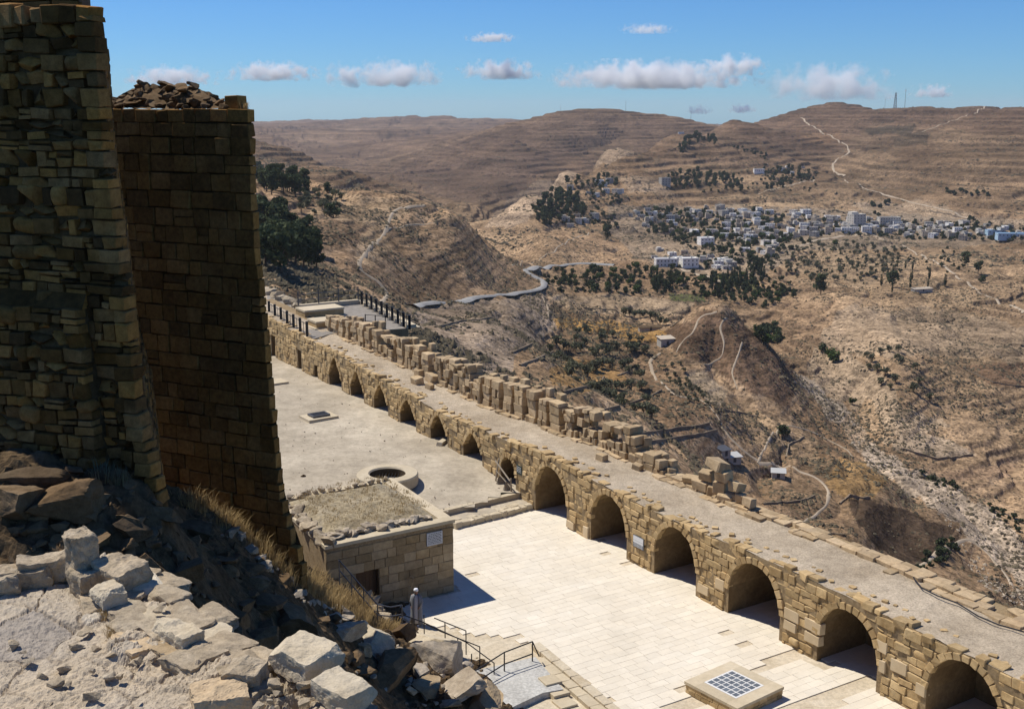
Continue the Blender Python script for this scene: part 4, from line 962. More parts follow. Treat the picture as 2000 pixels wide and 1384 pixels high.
# ---- ruined parapet: stretches of stacked blocks (top line read from the photograph)
def pp(px, py, s_off=0.35):
    """s and z of a pixel on the inner face of the parapet"""
    s = 20.0
    for _ in range(6): s, z = onwall(px, py, wo(s)+s_off)
    return s, z
STRETCH = [
 ('tall parapet stretch of narrow piers and slots next to the grey platform', [(642,618),(666,620),(704,629),(736,638),(742,648)], True),
 ('broken parapet stretch with a caved-in middle between two taller parts', [(744,646),(752,660),(768,660),(772,652)], False),
 ('tall parapet stretch ending in one big cubic block over fallen stones', [(774,654),(800,664),(820,674),(841,684)], True),
 ('low parapet stretch of tumbled blocks after the first gap', [(853,690),(885,702),(904,706),(921,716)], False),
 ('thin low parapet remnant of small stones between two stretches', [(922,742),(937,744)], False),
 ('long parapet stretch with pier-like columns and dark gaps', [(938,726),(970,735),(1021,753),(1058,768),(1099,781)], True),
 ('stepped parapet stretch with a high corner block at the wider gap', [(1108,806),(1125,793),(1170,806)], False),
 ('collapsed parapet stretch with tilted heavy blocks overhanging', [(1174,830),(1191,824),(1229,834),(1247,855)], False),
 ('short parapet remnant of two big cubic blocks side by side', [(1249,876),(1268,881),(1298,891)], False),
]
for lab, top, piers in STRETCH:
    S = [pp(*q) for q in top]; s_hi, s_lo = S[0][0], S[-1][0]
    par = thing('parapet_wall', lab, 'wall', WP((s_lo+s_hi)/2, wo(s_lo)+0.5, zt(s_lo)), 0, 'ruined parapet on the terrace edge')
    inv = Matrix.Translation(-par.location)
    xs = [q[0] for q in S][::-1]; zs_ = [q[1] for q in S][::-1]
    s = s_lo
    while s < s_hi-0.15:
        w_ = min(rr.uniform(0.75, 1.1) if piers else rr.uniform(0.5, 0.95), s_hi-s); ztop = float(np.interp(s+w_/2, xs, zs_))+rr.uniform(-.3,.12)
        z = zt(s)-0.05; lay_n = 0
        while z < ztop-0.12:
            h = min(rr.uniform(0.38, 0.6), max(ztop-z, 0.22)); two = rr.random() < 0.45; lost = (not piers) and rr.random() < 0.26 and z > zt(s)+0.3
            cuts = [(s, s+w_)] if not two else [(s, s+w_*0.5), (s+w_*0.5, s+w_)]
            if not lost:
                for a_, b_ in cuts:
                    q = b_-a_; jj = 0.055 if piers else 0.14
                    piece('stone', block_mesh(nearest_asp(q/h), rr.randrange(6), 'parapet_stone', rr.random() < 0.5), par,
                          inv @ wall_M((a_+b_)/2+rr.uniform(-jj,jj), wo(s)+0.42+rr.uniform(-jj,jj), z+h/2, q-rr.uniform(0.01,0.04), rr.uniform(0.6,0.75), h-0.015, rr.uniform(-jj,jj), rr.uniform(-jj,jj)*0.6))
                    if not piers or rr.random() < 0.5:
                        piece('stone', block_mesh(nearest_asp(q/h), rr.randrange(6), 'parapet_stone', True), par,
                          inv @ wall_M((a_+b_)/2+rr.uniform(-jj,jj), wo(s)+1.05, z+h/2-0.05, q*0.95, 0.5, h*0.9, rr.uniform(-jj,jj), 0))
            z += h; lay_n += 1
        s += w_
        if piers and s < s_hi-0.5:
            g = rr.uniform(0.32, 0.46); z = zt(s)-0.05; zg_ = float(np.interp(s, xs, zs_))-rr.uniform(0.1, 0.35)
            while z < zg_:
                h = rr.uniform(0.35, 0.55); piece('stone', block_mesh(1.0, rr.randrange(6), 'parapet_stone', True), par, inv @ wall_M(s+g/2, wo(s)+1.12, z+h/2, g*1.3, 0.45, h)); z += h
            s += g
# big tumbled pile
pile = [(1380,925,1.0,0.7,0.6,0.3),(1372,945,1.3,0.8,0.6,0.2),(1402,905,1.9,0.9,0.65,-0.25),(1415,925,1.0,0.8,0.6,0.1),(1407,948,0.85,0.75,0.75,0.5),(1432,950,0.9,0.8,0.6,0.1),(1350,935,1.2,0.6,0.5,0.3),(1440,972,0.6,0.5,0.5,0.2),(1462,978,0.85,0.6,0.55,0.1),(1418,968,1.1,0.8,0.5,0.4)]
names_ = ['squarish block low in the tumbled pile on the terrace edge','long weathered block leaning at the open side of the tumbled pile','largest slab-like block lying on top of the tumbled pile','block wedged under the top slab of the tumbled pile','clean-cut cubic block jutting forward from the tumbled pile','rough block with a pale top behind the jutting cube','long flat block trailing off the tumbled pile towards the gap','small cubic block beyond the tumbled pile','cubic block standing alone after the tumbled pile','dark base block holding up the tumbled pile']
for k, (px, py, a_, b_, c_, rz) in enumerate(pile):
    s, z = pp(px, py, 0.5); z = max(z, zt(s)+0.2)
    o = obj('tumbled_block', block_mesh(nearest_asp(a_/c_), k % 6, 'parapet_stone', k != 4)); o.matrix_world = wall_M(s, wo(s)+0.5+(0.25 if k in (5,7) else 0), z-0.05, a_*0.74, b_*0.8, c_*0.8, rz, 0.2*((k % 3)-1))
    tag(o, names_[k], 'block', 'tumbled blocks on the terrace edge')
# filler stones under the pile so it stands on the terrace
for k, (px, py) in enumerate([(1380,965),(1400,968),(1425,975),(1392,950),(1420,950)]):
    s, z = pp(px, py, 0.5); o = obj('tumbled_block', block_mesh(1.6, k, 'parapet_stone', True)); o.matrix_world = wall_M(s, wo(s)+0.75, zt(s)+0.25, 0.8, 0.7, 0.6, 0.2*k, 0)
    tag(o, 'shaded lower block buried under the tumbled pile', 'block', 'tumbled blocks on the terrace edge')
for px, py, q, lb in [(815,743,0.8,'cubic block fallen from the parapet onto the terrace path'),(820,728,0.8,'tilted pale stone resting behind the fallen cubic block'),(845,738,0.9,'flat slab lying by the first parapet gap'),(840,752,0.55,'small rounded stone beside the first parapet gap'),(1175,890,0.6,'slanted block fallen at the foot of the collapsed stretch'),(1305,918,0.75,'cubic block standing alone on the terrace edge past the remnant'),(1245,908,0.55,'low rubble stone at the foot of the two cubic blocks')]:
    s = 30
    for _ in range(5): s = sproj(atz(px, py, zt(s)+0.25))
    p = atz(px, py, zt(s)+0.25); o = obj('fallen_block', block_mesh(1.0 if q > .6 else 1.6, rr.randrange(6), 'parapet_stone', True)); o.matrix_world = TRS((p.x, p.y, zt(s)+q*0.28), (rr.uniform(-.2,.2), rr.uniform(-.2,.2), WROT+rr.uniform(-.4,.4)), (q, q*0.8, q*0.65)); tag(o, lb, 'block', 'fallen blocks on the terrace')
# cable lying along the terrace edge
cpts = []
for px, py in [(1781,1120),(1785,1132),(1800,1150),(1830,1165),(1870,1180),(1910,1205),(1950,1222),(2000,1236),(2060,1262)]:
    s = 0
    for _ in range(5): s = sproj(atz(px, py, zt(s)+0.1))
    p = atz(px, py, zt(s)+0.1); cpts.append(Vector((p.x, p.y, zt(s)+0.16)))
mb = MB()
for a_, b_ in zip(cpts[:-1], cpts[1:]): mb.tube(a_, b_, 0.03, 6)
tag(mb.obj('cable', 'iron', None), 'black cable lying along the terrace edge stones', 'cable')

# ---- grey gravel platform at the far end
PZ = 4.5
plat_pix = [(522,598),(522,572),(585,603),(700,592),(795,641),(752,644),(700,640),(645,652),(605,662),(524,616)]
pl_w = [atz(x, y, PZ) for x, y in plat_pix]
pl_w = [p+WE*max(0.0, 0.35-(p-W0).dot(WE)) for p in pl_w]
struct('gravel_platform', MB().add([(p.x, p.y, PZ) for p in pl_w]+[(p.x, p.y, PZ-9) for p in pl_w], [tuple(range(10))]+[(k, 10+k, 10+(k+1) % 10, (k+1) % 10) for k in range(10)]).mesh('gravel_platform', 'platform_gravel'))
ext = [atz(x, y, PZ-0.01) for x, y in [(526,560),(470,560),(450,640),(524,616)]]
flat('terrace_head', [p.xy[:] for p in ext], PZ-0.01, 'terrace_gravel')
rw = thing('platform_wall', 'dark retaining wall and pale kerb of the grey gravel platform', 'wall')
a_, b_, c_ = atz(703,592,PZ), atz(797,641,PZ), atz(752,644,PZ)
mb = MB(); dirk = (b_-a_).normalized(); nk = Vector((dirk.y, -dirk.x, 0))
if nk.x < 0: nk = -nk
mb.add([a_, b_, b_+Vector((0,0,-9)), a_+Vector((0,0,-9))], [(0,1,2,3)]); mb.add([c_+nk*0+Vector((0,-0.05,0)), b_+Vector((0,-0.05,0)), b_+Vector((0,-0.05,-9)), c_+Vector((0,-0.05,-9))], [(3,2,1,0)])
mb.obj('wall_face', 'mortar', rw)
M_ = Mdir(Vector((a_.x, a_.y, PZ)), dirk); Lk = (b_-a_).length
MB().box((0, -0.15, 0.005), (Lk, 0.75, 0.30), M_).obj('kerb', 'ring_stone', rw)
MB().box((0, 0.9, 0.006), (Lk, 1.15, 0.05), M_).obj('kerb_line', 'pale_block', rw)
e0, e1 = atz(583,604,PZ), atz(700,593,PZ); de = (e1-e0).normalized(); M2 = Mdir(Vector((e0.x, e0.y, PZ)), de); Le = (e1-e0).length
MB().box((0, -0.2, 0.005), (Le, 0.3, 0.42), M2).obj('end_kerb', 'ring_stone', rw)
for px, py, a_, b_, c_, lb in [(625,616,1.9,1.1,0.62,'long low stone tomb-like bench on the grey gravel platform'),(634,637,1.15,1.0,0.5,'smaller square stone bench at the parapet end of the platform')]:
    p = atz(px, py, PZ); t = thing('stone_bench', lb, 'bench', (p.x, p.y, PZ), math.atan2(de.y, de.x), 'stone benches on the platform')
    MB().box((-a_-.25, -b_-.25, 0.003), (a_+.25, b_+.25, 0.1)).obj('footing', 'pale_block', t)
    MB().box((-a_, -b_, 0.10), (a_, b_, c_)).obj('body', 'arcade_stone', t); MB().box((-a_-.05, -b_-.05, c_), (a_+.05, b_+.05, c_+0.16)).obj('top_slab', 'ring_stone', t)
def fence(name, label, pa, pb, n, post, h, rails, mat, thin=0, mid=0):
    t = thing(name, label, 'fence', pa); d = pb-pa
    for k in range(n+1):
        p = d*(k/n); MB().box((p.x-post, p.y-post, -0.1), (p.x+post, p.y+post, h)).obj('post', mat, t)
        for q in range(mid):
            if k < n:
                r_ = d*((k+(q+1)/(mid+1))/n); MB().tube((r_.x, r_.y, 0), (r_.x, r_.y, h*0.85), 0.025, 5).obj('baluster', mat, t)
    for z in rails: MB().tube((0, 0, z), (d.x, d.y, z+d.z), 0.03+thin, 5).obj('rail', mat, t)
    return t
fence('iron_fence', 'black iron fence with stout posts down the outer side of the grey platform', atz(707,592,PZ+.3), atz(800,641,PZ+.3), 9, 0.11, 1.15, (0.35, 0.7, 1.05), 'iron', 0, 1)
fence('iron_fence', 'black iron fence with stout posts on top of the arcade by the tan tower', atz(526,612,PZ+.1), atz(600,654,PZ+.1), 6, 0.10, 1.15, (0.9,), 'iron', 0, 1)
fence('wire_fence', 'thin grey wire fence on the kerb at the far end of the platform', Vector((e0.x, e0.y, PZ+.4)), Vector((e1.x, e1.y, PZ+.4)), 3, 0.05, 1.3, (0.5, 1.0), 'iron_grey')
fence('iron_rail', 'light iron railing across the near end of the grey platform', atz(714,640,PZ), atz(753,643,PZ), 2, 0.04, 1.2, (0.6, 1.15), 'iron')
q0, q1 = atz(522,572,PZ), atz(586,602,PZ)
for k in range(9):
    p = q0+(q1-q0)*(k/8); o = obj('border_rock', rock_mesh(k, 'ledge_stone')); o.matrix_world = TRS((p.x, p.y, PZ+0.22), (0.1*k, 0, k), (1.3, 0.9, 0.95)); tag(o, 'pale rough rock in the row bordering the terrace head', 'rock', 'row of rocks at the terrace head')
# ================================================================ TOWERS AND FOREGROUND
def plane_az(px, py, R, fd):
    """pixel -> (a, z) on the vertical plane through R running along fd"""
    n = Vector((fd.y, -fd.x, 0)); r = ray(px, py); o = Vector((0, 0, CAM_H)); t = (R-o).dot(n)/r.dot(n); p = o+r*t
    return (p-R).dot(fd), p.z
def tower_face(parent, R, fd, edge_pix, z_lo, z_hi, a_max, hs, ws, mat, out=0.0, rough=0.3, lean=0.0, name='stone', ztop=None, quoin=None, jit=0.0, depth=0.4, pr=0.05, seed=1, limit=295, rock=0.0):
    E_ = sorted((plane_az(x, y, R, fd)[::-1] for x, y in edge_pix)); ez = [q[0] for q in E_]; ea = [q[1] for q in E_]
    nrm = Vector((fd.y, -fd.x, 0))
    if nrm.y > 0: nrm = -nrm
    W_ = Wall(parent, mat, name, limit); r = random.Random(seed); rz = math.atan2(fd.y, fd.x); z = z_lo; row = 0
    def M_(a, z_, sx, sy, sz, o_, tilt=0.0):
        p = R+fd*a+nrm*(out+lean*(z_hi-z_)+o_); p.z = z_
        return Matrix.Translation(p) @ Matrix.Rotation(rz+r.uniform(-jit, jit), 4, 'Z') @ Matrix.Rotation(r.uniform(-jit, jit)*0.7, 4, 'X') @ Matrix.Rotation(tilt, 4, 'Y') @ Matrix.Diagonal((sx, sy, sz, 1))
    while z < z_hi:
        h = min(r.uniform(*hs), z_hi-z+0.001); h = max(h, hs[0]*0.7)
        a = float(np.interp(z+h/2, ez, ea)); row += 1
        if quoin and r.random() < 0.9:
            w_ = quoin*r.uniform(0.8, 1.3); W_.stone(M_(a+w_/2, z+h/2, w_-0.03, depth*1.3, h-0.03, 0.02), w_, h, r.random() < 0.5); a += w_
        while a < a_max:
            w_ = r.uniform(*ws)
            if ztop is None or z+h*0.6 < ztop(a+w_/2):
                if r.random() < rock:
                    hh = h*r.uniform(0.85, 1.2); W_.stone(M_(a+w_/2, z+h/2+r.uniform(-.04,.04), w_*r.uniform(0.95, 1.1), depth*1.25, hh, r.uniform(-pr, pr)*1.2, r.uniform(-jit, jit)*3), w_, hh, rock=True)
                elif r.random() < rough and h > hs[0]*1.15:      # split into two thin stones
                    f = r.uniform(0.35, 0.65)
                    for q0, q1 in ((0, f), (f, 1)): W_.stone(M_(a+w_/2, z+h*(q0+q1)/2, w_-r.uniform(.03,.08), depth, h*(q1-q0)-r.uniform(.02,.05), r.uniform(-pr, pr), r.uniform(-jit, jit)), w_, h*(q1-q0), r.random() < rough*1.6)
                else:
                    W_.stone(M_(a+w_/2, z+h/2, w_-r.uniform(.02,.07), depth, h-r.uniform(.02,.06), r.uniform(-pr, pr), r.uniform(-jit, jit)), w_, h, r.random() < rough*1.6)
            a += w_
        z += h
    W_.done('stonework')
    return ez, ea, nrm
def tower_core(parent, R, fd, ez, ea, z_lo, z_hi, a_max, back, nrm, out=0.0, lean=0.0, inset=0.03, mat='tower_mortar', ztop=None):
    mb = MB(); zs2 = np.linspace(z_lo, z_hi, 22)
    for z0, z1 in zip(zs2[:-1], zs2[1:]):
        q = []
        for z_ in (z0, z1):
            a0 = float(np.interp(z_, ez, ea))+0.05
            f = R+fd*a0+nrm*(out+lean*(z_hi-z_)-inset); g = R+fd*a_max+nrm*(out+lean*(z_hi-z_)-inset)
            bk, gk = f+back, g+back
            q.append([Vector((p.x, p.y, z_)) for p in (f, g, gk, bk)])
        for k in range(4): mb.add([q[0][k], q[0][(k+1) % 4], q[1][(k+1) % 4], q[1][k]], [(0,1,2,3)])
        if z1 == zs2[-1]: mb.add(q[1], [(0,1,2,3)])
    return mb.obj('wall_core', mat, parent)
# --- tan ashlar tower
R2 = Vector((-7.5, 38.0, 0)); F2 = Vector((-0.90, 0.436, 0)).normalized()
e2 = [(490,208),(494,280),(500,400),(507,500),(515,560),(524,650),(535,760),(547,880),(555,950),(566,1000),(582,1050),(600,1090)]
tw2 = thing('ashlar_tower', 'tall shaded tan ashlar tower with straight courses and a rubble-topped crown', 'tower')
ZT2 = plane_az(490, 212, R2, F2)[1]
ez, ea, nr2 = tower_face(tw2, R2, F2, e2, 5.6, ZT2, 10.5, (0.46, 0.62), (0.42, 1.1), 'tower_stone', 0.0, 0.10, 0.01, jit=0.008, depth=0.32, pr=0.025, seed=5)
EZ2, EA2 = ez, ea
tower_core(tw2, R2, F2, ez, ea, 2.0, ZT2-0.05, 10.5, Vector((-1.1, 3.2, 0)), nr2)
r_ = random.Random(8); A2 = plane_az(490, 212, R2, F2)[0]; BV2 = Vector((-1.1, 3.2, 0)).normalized()
for k in range(190):
    a = r_.uniform(0.35, 6.5); b = r_.uniform(0.2, 2.6); hh = 0.75*float(smooth01(0.2, 2.0, np.array(a-0.3)))*float(smooth01(6.5, 4.5, np.array(a)))+0.05; q = r_.uniform(0.16, 0.42)
    p = R2+F2*(A2+a)+BV2*b; p.z = ZT2+0.02+hh*min(b, 1.0)*r_.uniform(0.2, 1.0); piece('crown_stone', rock_mesh(k % 10, 'rubble_rock'), tw2, TRS(p, (r_.uniform(-.4,.4), r_.uniform(-.4,.4), r_.uniform(0,6)), (q*1.3, q, q*0.85)))
V = []
for i in range(25):
    for j in range(9):
        a = 0.3+i*0.27; b = j*0.33; hh = 0.65*float(smooth01(0.2, 1.6, np.array(a-0.4)))*float(smooth01(6.6, 4.5, np.array(a)))*float(smooth01(0.1, 1.0, np.array(b)))
        p = R2+F2*(A2+a)+BV2*b; V.append((p.x, p.y, ZT2-0.02+hh))
V = np.array(V); V[:, 2] += 0.09*fbm(V[:, 0]*3, V[:, 1]*3, 0, 3, 3); ii = np.arange(len(V)).reshape(25, 9)
obj('crown_fill', mesh('crown_fill', V, np.stack([ii[:-1,:-1], ii[:-1,1:], ii[1:,1:], ii[1:,:-1]], -1).reshape(-1,4), 'rubble_rock'), tw2)
p = R2+F2*(A2+0.55)+BV2*0.45; piece('crown_stone', block_mesh(1.0, 1, 'tower_stone'), tw2, TRS((p.x, p.y, ZT2+0.2), (0,0,math.atan2(F2.y, F2.x)), (0.55, 0.5, 0.42)))
# --- rubble-built tower, nearest
R1 = Vector((-8.4, 26.0, 0)); F1 = Vector((-0.955, 0.297, 0)).normalized()
e1 = [(195,38),(203,120),(207,200),(215,290),(226,370),(240,480),(248,520),(258,600),(268,700),(276,780),(290,840),(310,920),(320,960)]
tw1 = thing('rubble_tower', 'nearest dark tower of rough mixed rubble stones with big corner quoins', 'tower')
ZT1 = plane_az(150, 40, R1, F1)[1]
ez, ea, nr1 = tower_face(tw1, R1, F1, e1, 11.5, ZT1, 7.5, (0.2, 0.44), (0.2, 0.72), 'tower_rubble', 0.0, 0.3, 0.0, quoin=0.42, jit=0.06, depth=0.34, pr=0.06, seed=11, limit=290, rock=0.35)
tower_core(tw1, R1, F1, ez, ea, 9.0, ZT1-0.06, 7.5, Vector((-3.9, 11.8, 0)), nr1)
elow = [(178,575),(182,600),(190,660),(200,740),(214,830),(225,900)]
zl = plane_az(90, 592, R1, F1)[1]
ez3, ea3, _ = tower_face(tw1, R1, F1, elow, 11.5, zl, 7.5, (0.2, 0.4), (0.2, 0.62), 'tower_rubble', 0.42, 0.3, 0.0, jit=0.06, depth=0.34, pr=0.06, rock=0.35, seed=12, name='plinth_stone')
tower_core(tw1, R1, F1, ez3, ea3, 9.0, zl-0.02, 7.5, -nr1*0.4, nr1, 0.42)
# sloped ledge on top of the projecting base
zu = plane_az(90, 548, R1, F1)[1]; al = float(np.interp(zl, ez3, ea3))
mb = MB(); P_ = [R1+F1*al+nr1*0.40, R1+F1*7.5+nr1*0.40, R1+F1*7.5+nr1*0.0, R1+F1*(al+0.05)+nr1*0.0]
mb.add([(P_[0].x,P_[0].y,zl-0.03),(P_[1].x,P_[1].y,zl-0.03),(P_[2].x,P_[2].y,zu),(P_[3].x,P_[3].y,zu)], [(0,1,2,3)]); mb.add([(P_[0].x,P_[0].y,zl-0.03),(P_[3].x,P_[3].y,zu),(P_[3].x,P_[3].y,zl-0.03)], [(0,1,2)])
mb.obj('ledge_cap', 'tower_rubble', tw1)
# crown stones and the set-back upper storey
for k in range(9):
    s_ = 0.9+k*0.42; p = R1+F1*s_+nr1*0.0; q = r_.uniform(0.3, 0.5); piece('crown_stone', block_mesh(1.0, k % 6, 'tower_rubble', True), tw1, TRS((p.x, p.y, ZT1+0.12), (0, 0, math.atan2(F1.y, F1.x)+r_.uniform(-.2,.2)), (q*1.1, 0.5, q)))
R1u = R1-nr1*0.7; e1u = [(157,-60),(157,0),(157,38)]
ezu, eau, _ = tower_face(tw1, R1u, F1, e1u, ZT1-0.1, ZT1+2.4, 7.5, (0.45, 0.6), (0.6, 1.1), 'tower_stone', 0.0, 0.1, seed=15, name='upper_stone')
tower_core(tw1, R1u, F1, ezu, eau, ZT1-0.3, ZT1+2.35, 7.5, Vector((-3.6, 10.8, 0)), nr1)

# return faces of both towers (seen only from further right)
def side_face(parent, R, fd, ez_, ea_, nrm, back, z_lo, z_hi, hs, ws, mat, rock, lean, seed):
    W_ = Wall(parent, mat, 'side_stone', 60); r = random.Random(seed); L = back.length; bd = back.normalized(); z = z_lo; rz = math.atan2(bd.y, bd.x); rn = Vector((bd.y, -bd.x, 0))
    while z < z_hi-0.1:
        h = min(r.uniform(*hs), z_hi-z); o_ = R+fd*(float(np.interp(z+h/2, ez_, ea_))+0.05)+nrm*(lean*(z_hi-z)-0.03); a = 0.3
        while a < L:
            w_ = r.uniform(*ws); p = o_+bd*(a+w_/2)-rn*0.10; p.z = z+h/2
            W_.stone(Matrix.Translation(p) @ Matrix.Rotation(rz+r.uniform(-.03,.03), 4, 'Z') @ Matrix.Diagonal((w_-0.03, 0.3, h-0.03, 1)), w_, h, r.random() < 0.4, None, r.random() < rock); a += w_
        z += h
    W_.done('side_stonework')
side_face(tw1, R1, F1, ez, ea, nr1, Vector((-3.9, 11.8, 0)), 9.0, ZT1, (0.24, 0.46), (0.3, 0.8), 'tower_rubble', 0.3, 0.0, 31)
side_face(tw2, R2, F2, EZ2, EA2, nr2, Vector((-1.1, 3.2, 0)), 2.5, ZT2, (0.46, 0.62), (0.5, 1.0), 'tower_stone', 0.0, 0.01, 32)
# --- rubble slope between the towers and the court
SP = [(-14,27,15.2),(-20,29,15.6),(-8.6,25.5,14.6),(-9.5,24,14.4),(-14,24,14.6)]
for px, py, Y in [(300,1000,28),(400,1100,28),(450,1150,30),(500,1200,30),(600,1230,33),(650,1300,33.5),(730,1384,34),(353,973,38.5),(456,1030,38),(540,1105,37.5),(590,1158,38.2),(640,1180,41),(700,1208,44),(740,1222,44.5),
                  (850,1310,40),(900,1384,38),(760,1240,43.5),(800,1350,38),(200,950,27.5),(100,900,27),(780,1384,36),(360,1030,31),(420,1060,34),(520,1130,34),(930,1384,39),(940,1300,43.5)]:
    p = atY(px, py, Y); SP.append((p.x, p.y, p.z))
SP += [(-16,44,6.5),(-10,46,4.5),(-7.5,48,2.4),(-6.0,48.5,0.5),(-9,42,5.6),(-4,45.5,0.6),(-2,44,0.3),(-1,42.5,0.3),(-1,36,-0.6),(1,32,-2),(-6,28,7.5),(-4,24,8),(-8,20,11),(-14,18,12),(-22,20,13),(-22,46,8),(-14,54,2.5),(-2,28,2),(-10,50,2.2),(-22,55,4)]
SPn = np.array(SP); _a = SPn[:, :2]; _k = np.sqrt(((_a[:, None]-_a[None])**2).sum(-1)+0.25)-0.15*np.eye(len(SPn))
_m = np.block([[_k, np.ones((len(SPn), 1))], [np.ones((1, len(SPn))), np.zeros((1, 1))]]); _sw = np.linalg.solve(_m, np.append(SPn[:, 2], 0))
def SZ(x, y):
    x = np.atleast_1d(np.asarray(x, float)); y = np.atleast_1d(np.asarray(y, float))
    d = np.sqrt((x[:, None]-_a[:, 0])**2+(y[:, None]-_a[:, 1])**2+0.25)
    return d @ _sw[:-1]+_sw[-1]
gx_ = np.linspace(-24, 2.2, 260); gy_ = np.linspace(17, 52, 330); GX, GY = np.meshgrid(gx_, gy_)
GZ = SZ(GX.ravel(), GY.ravel()).reshape(GX.shape)
GZ += 0.28*fbm(GX*0.7, GY*0.7, 0, 5, 4)+0.16*np.abs(fbm(GX*2.1, GY*2.1, 0, 6, 3))+0.09*fbm(GX*5.5, GY*5.5, 0, 8, 2)
ii = np.arange(GX.size).reshape(GX.shape); Q = np.stack([ii[:-1,:-1], ii[:-1,1:], ii[1:,1:], ii[1:,:-1]], -1).reshape(-1,4)
cz = GZ.ravel()[Q].max(1); cx = GX.ravel()[Q].mean(1); cy = GY.ravel()[Q].mean(1)
vh = np.stack([cx-HB.x, cy-HB.y], 1); ha = vh @ np.array(HU.xy[:]); hb = vh @ np.array(HV.xy[:])
Q = Q[(cz > -0.25) & ~((ha > -0.3) & (ha < 6.3) & (hb > 0.0))]
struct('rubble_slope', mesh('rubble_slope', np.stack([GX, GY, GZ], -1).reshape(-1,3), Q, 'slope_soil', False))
def slope_hit(px, py):
    d = ray(px, py); Ys = np.linspace(17.5, 51.5, 500); t = Ys/d.y; z = CAM_H+d.z*t; g = SZ(d.x*t, Ys); k = np.nonzero(z <= g)[0]
    k = k[0] if len(k) else len(Ys)-1
    return Vector((d.x*t[k], Ys[k], g[k]))
def rock_at(px, py, wpx, k, mat, label, cat='rock', group=None, big=True, flat=1.0, rz=0.0, tilt=(0.0, 0.0), lift=0.22, asp=1.0, name='boulder'):
    p = slope_hit(px, py+wpx*0.18); Z = p.y*_c-(p.z-CAM_H)*_s; w_ = wpx*Z/FPX*1.12
    o = obj(name, rock_mesh(k % 10, mat, big)); o.matrix_world = TRS(p+Vector((0, 0, w_*lift*flat)), (tilt[0], tilt[1], rz), (w_, w_*0.85*asp, w_*0.95*flat))
    return tag(o, label, cat, group)
# big shaded stones, each by its place on the slope
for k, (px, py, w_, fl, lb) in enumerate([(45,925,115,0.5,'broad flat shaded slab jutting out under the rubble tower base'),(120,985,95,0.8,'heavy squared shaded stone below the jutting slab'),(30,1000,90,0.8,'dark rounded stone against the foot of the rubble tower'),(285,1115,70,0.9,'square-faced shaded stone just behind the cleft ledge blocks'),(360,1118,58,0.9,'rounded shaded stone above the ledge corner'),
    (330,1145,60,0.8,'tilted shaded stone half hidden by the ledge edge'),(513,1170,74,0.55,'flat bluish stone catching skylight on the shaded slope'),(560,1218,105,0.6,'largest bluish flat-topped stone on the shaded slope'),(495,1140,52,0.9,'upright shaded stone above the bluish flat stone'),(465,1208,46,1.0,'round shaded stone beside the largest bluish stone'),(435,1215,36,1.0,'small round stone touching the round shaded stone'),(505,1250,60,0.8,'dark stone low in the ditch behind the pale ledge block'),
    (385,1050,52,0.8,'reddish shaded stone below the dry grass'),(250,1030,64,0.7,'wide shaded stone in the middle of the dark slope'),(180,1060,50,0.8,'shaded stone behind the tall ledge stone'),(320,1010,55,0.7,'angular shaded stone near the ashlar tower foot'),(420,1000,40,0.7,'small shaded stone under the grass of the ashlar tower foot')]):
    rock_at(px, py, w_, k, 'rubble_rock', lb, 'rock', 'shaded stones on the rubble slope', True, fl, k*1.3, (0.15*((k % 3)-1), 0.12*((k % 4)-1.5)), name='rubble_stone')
r_ = random.Random(21); cnt = 0
while cnt < 240:
    px = r_.uniform(0, 700); py = r_.uniform(870, 1330)
    if py < 840+px*0.22 or py > 1110+px*0.33 or (px > 330 and py < 955+(px-330)*0.72): continue
    w_ = 8+26*r_.random()**2
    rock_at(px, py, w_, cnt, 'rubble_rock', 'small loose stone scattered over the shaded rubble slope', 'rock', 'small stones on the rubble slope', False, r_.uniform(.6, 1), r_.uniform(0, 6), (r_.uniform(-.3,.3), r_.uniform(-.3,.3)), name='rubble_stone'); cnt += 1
# sunlit boulders by the railing
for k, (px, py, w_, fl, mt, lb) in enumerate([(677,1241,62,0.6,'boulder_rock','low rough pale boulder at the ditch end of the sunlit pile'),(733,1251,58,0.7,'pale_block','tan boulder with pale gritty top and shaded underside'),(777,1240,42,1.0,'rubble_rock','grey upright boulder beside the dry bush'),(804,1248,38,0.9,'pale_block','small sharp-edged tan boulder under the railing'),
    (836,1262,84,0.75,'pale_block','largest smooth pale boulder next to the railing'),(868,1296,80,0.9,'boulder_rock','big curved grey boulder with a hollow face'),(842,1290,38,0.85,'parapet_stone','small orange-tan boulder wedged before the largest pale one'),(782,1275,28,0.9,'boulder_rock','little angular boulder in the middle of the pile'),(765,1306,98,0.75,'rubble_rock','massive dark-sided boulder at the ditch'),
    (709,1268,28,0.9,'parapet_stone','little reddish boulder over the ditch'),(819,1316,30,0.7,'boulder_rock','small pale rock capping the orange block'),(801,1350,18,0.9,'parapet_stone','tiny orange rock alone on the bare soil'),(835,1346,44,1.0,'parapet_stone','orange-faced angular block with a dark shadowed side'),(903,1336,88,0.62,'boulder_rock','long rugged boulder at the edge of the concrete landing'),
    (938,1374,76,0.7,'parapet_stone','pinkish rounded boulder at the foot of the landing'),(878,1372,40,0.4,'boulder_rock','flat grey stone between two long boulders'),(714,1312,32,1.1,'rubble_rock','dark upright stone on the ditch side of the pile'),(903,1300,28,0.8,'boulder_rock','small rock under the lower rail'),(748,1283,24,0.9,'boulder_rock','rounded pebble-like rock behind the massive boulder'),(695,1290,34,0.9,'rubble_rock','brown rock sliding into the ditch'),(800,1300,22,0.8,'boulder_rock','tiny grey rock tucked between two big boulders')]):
    rock_at(px, py, w_, k+2, mt, lb, 'boulder', 'sunlit boulders below the railing', True, fl, k*2.1, (0.25*((k % 3)-1), 0.2*((k % 5)-2)/2), 0.3)
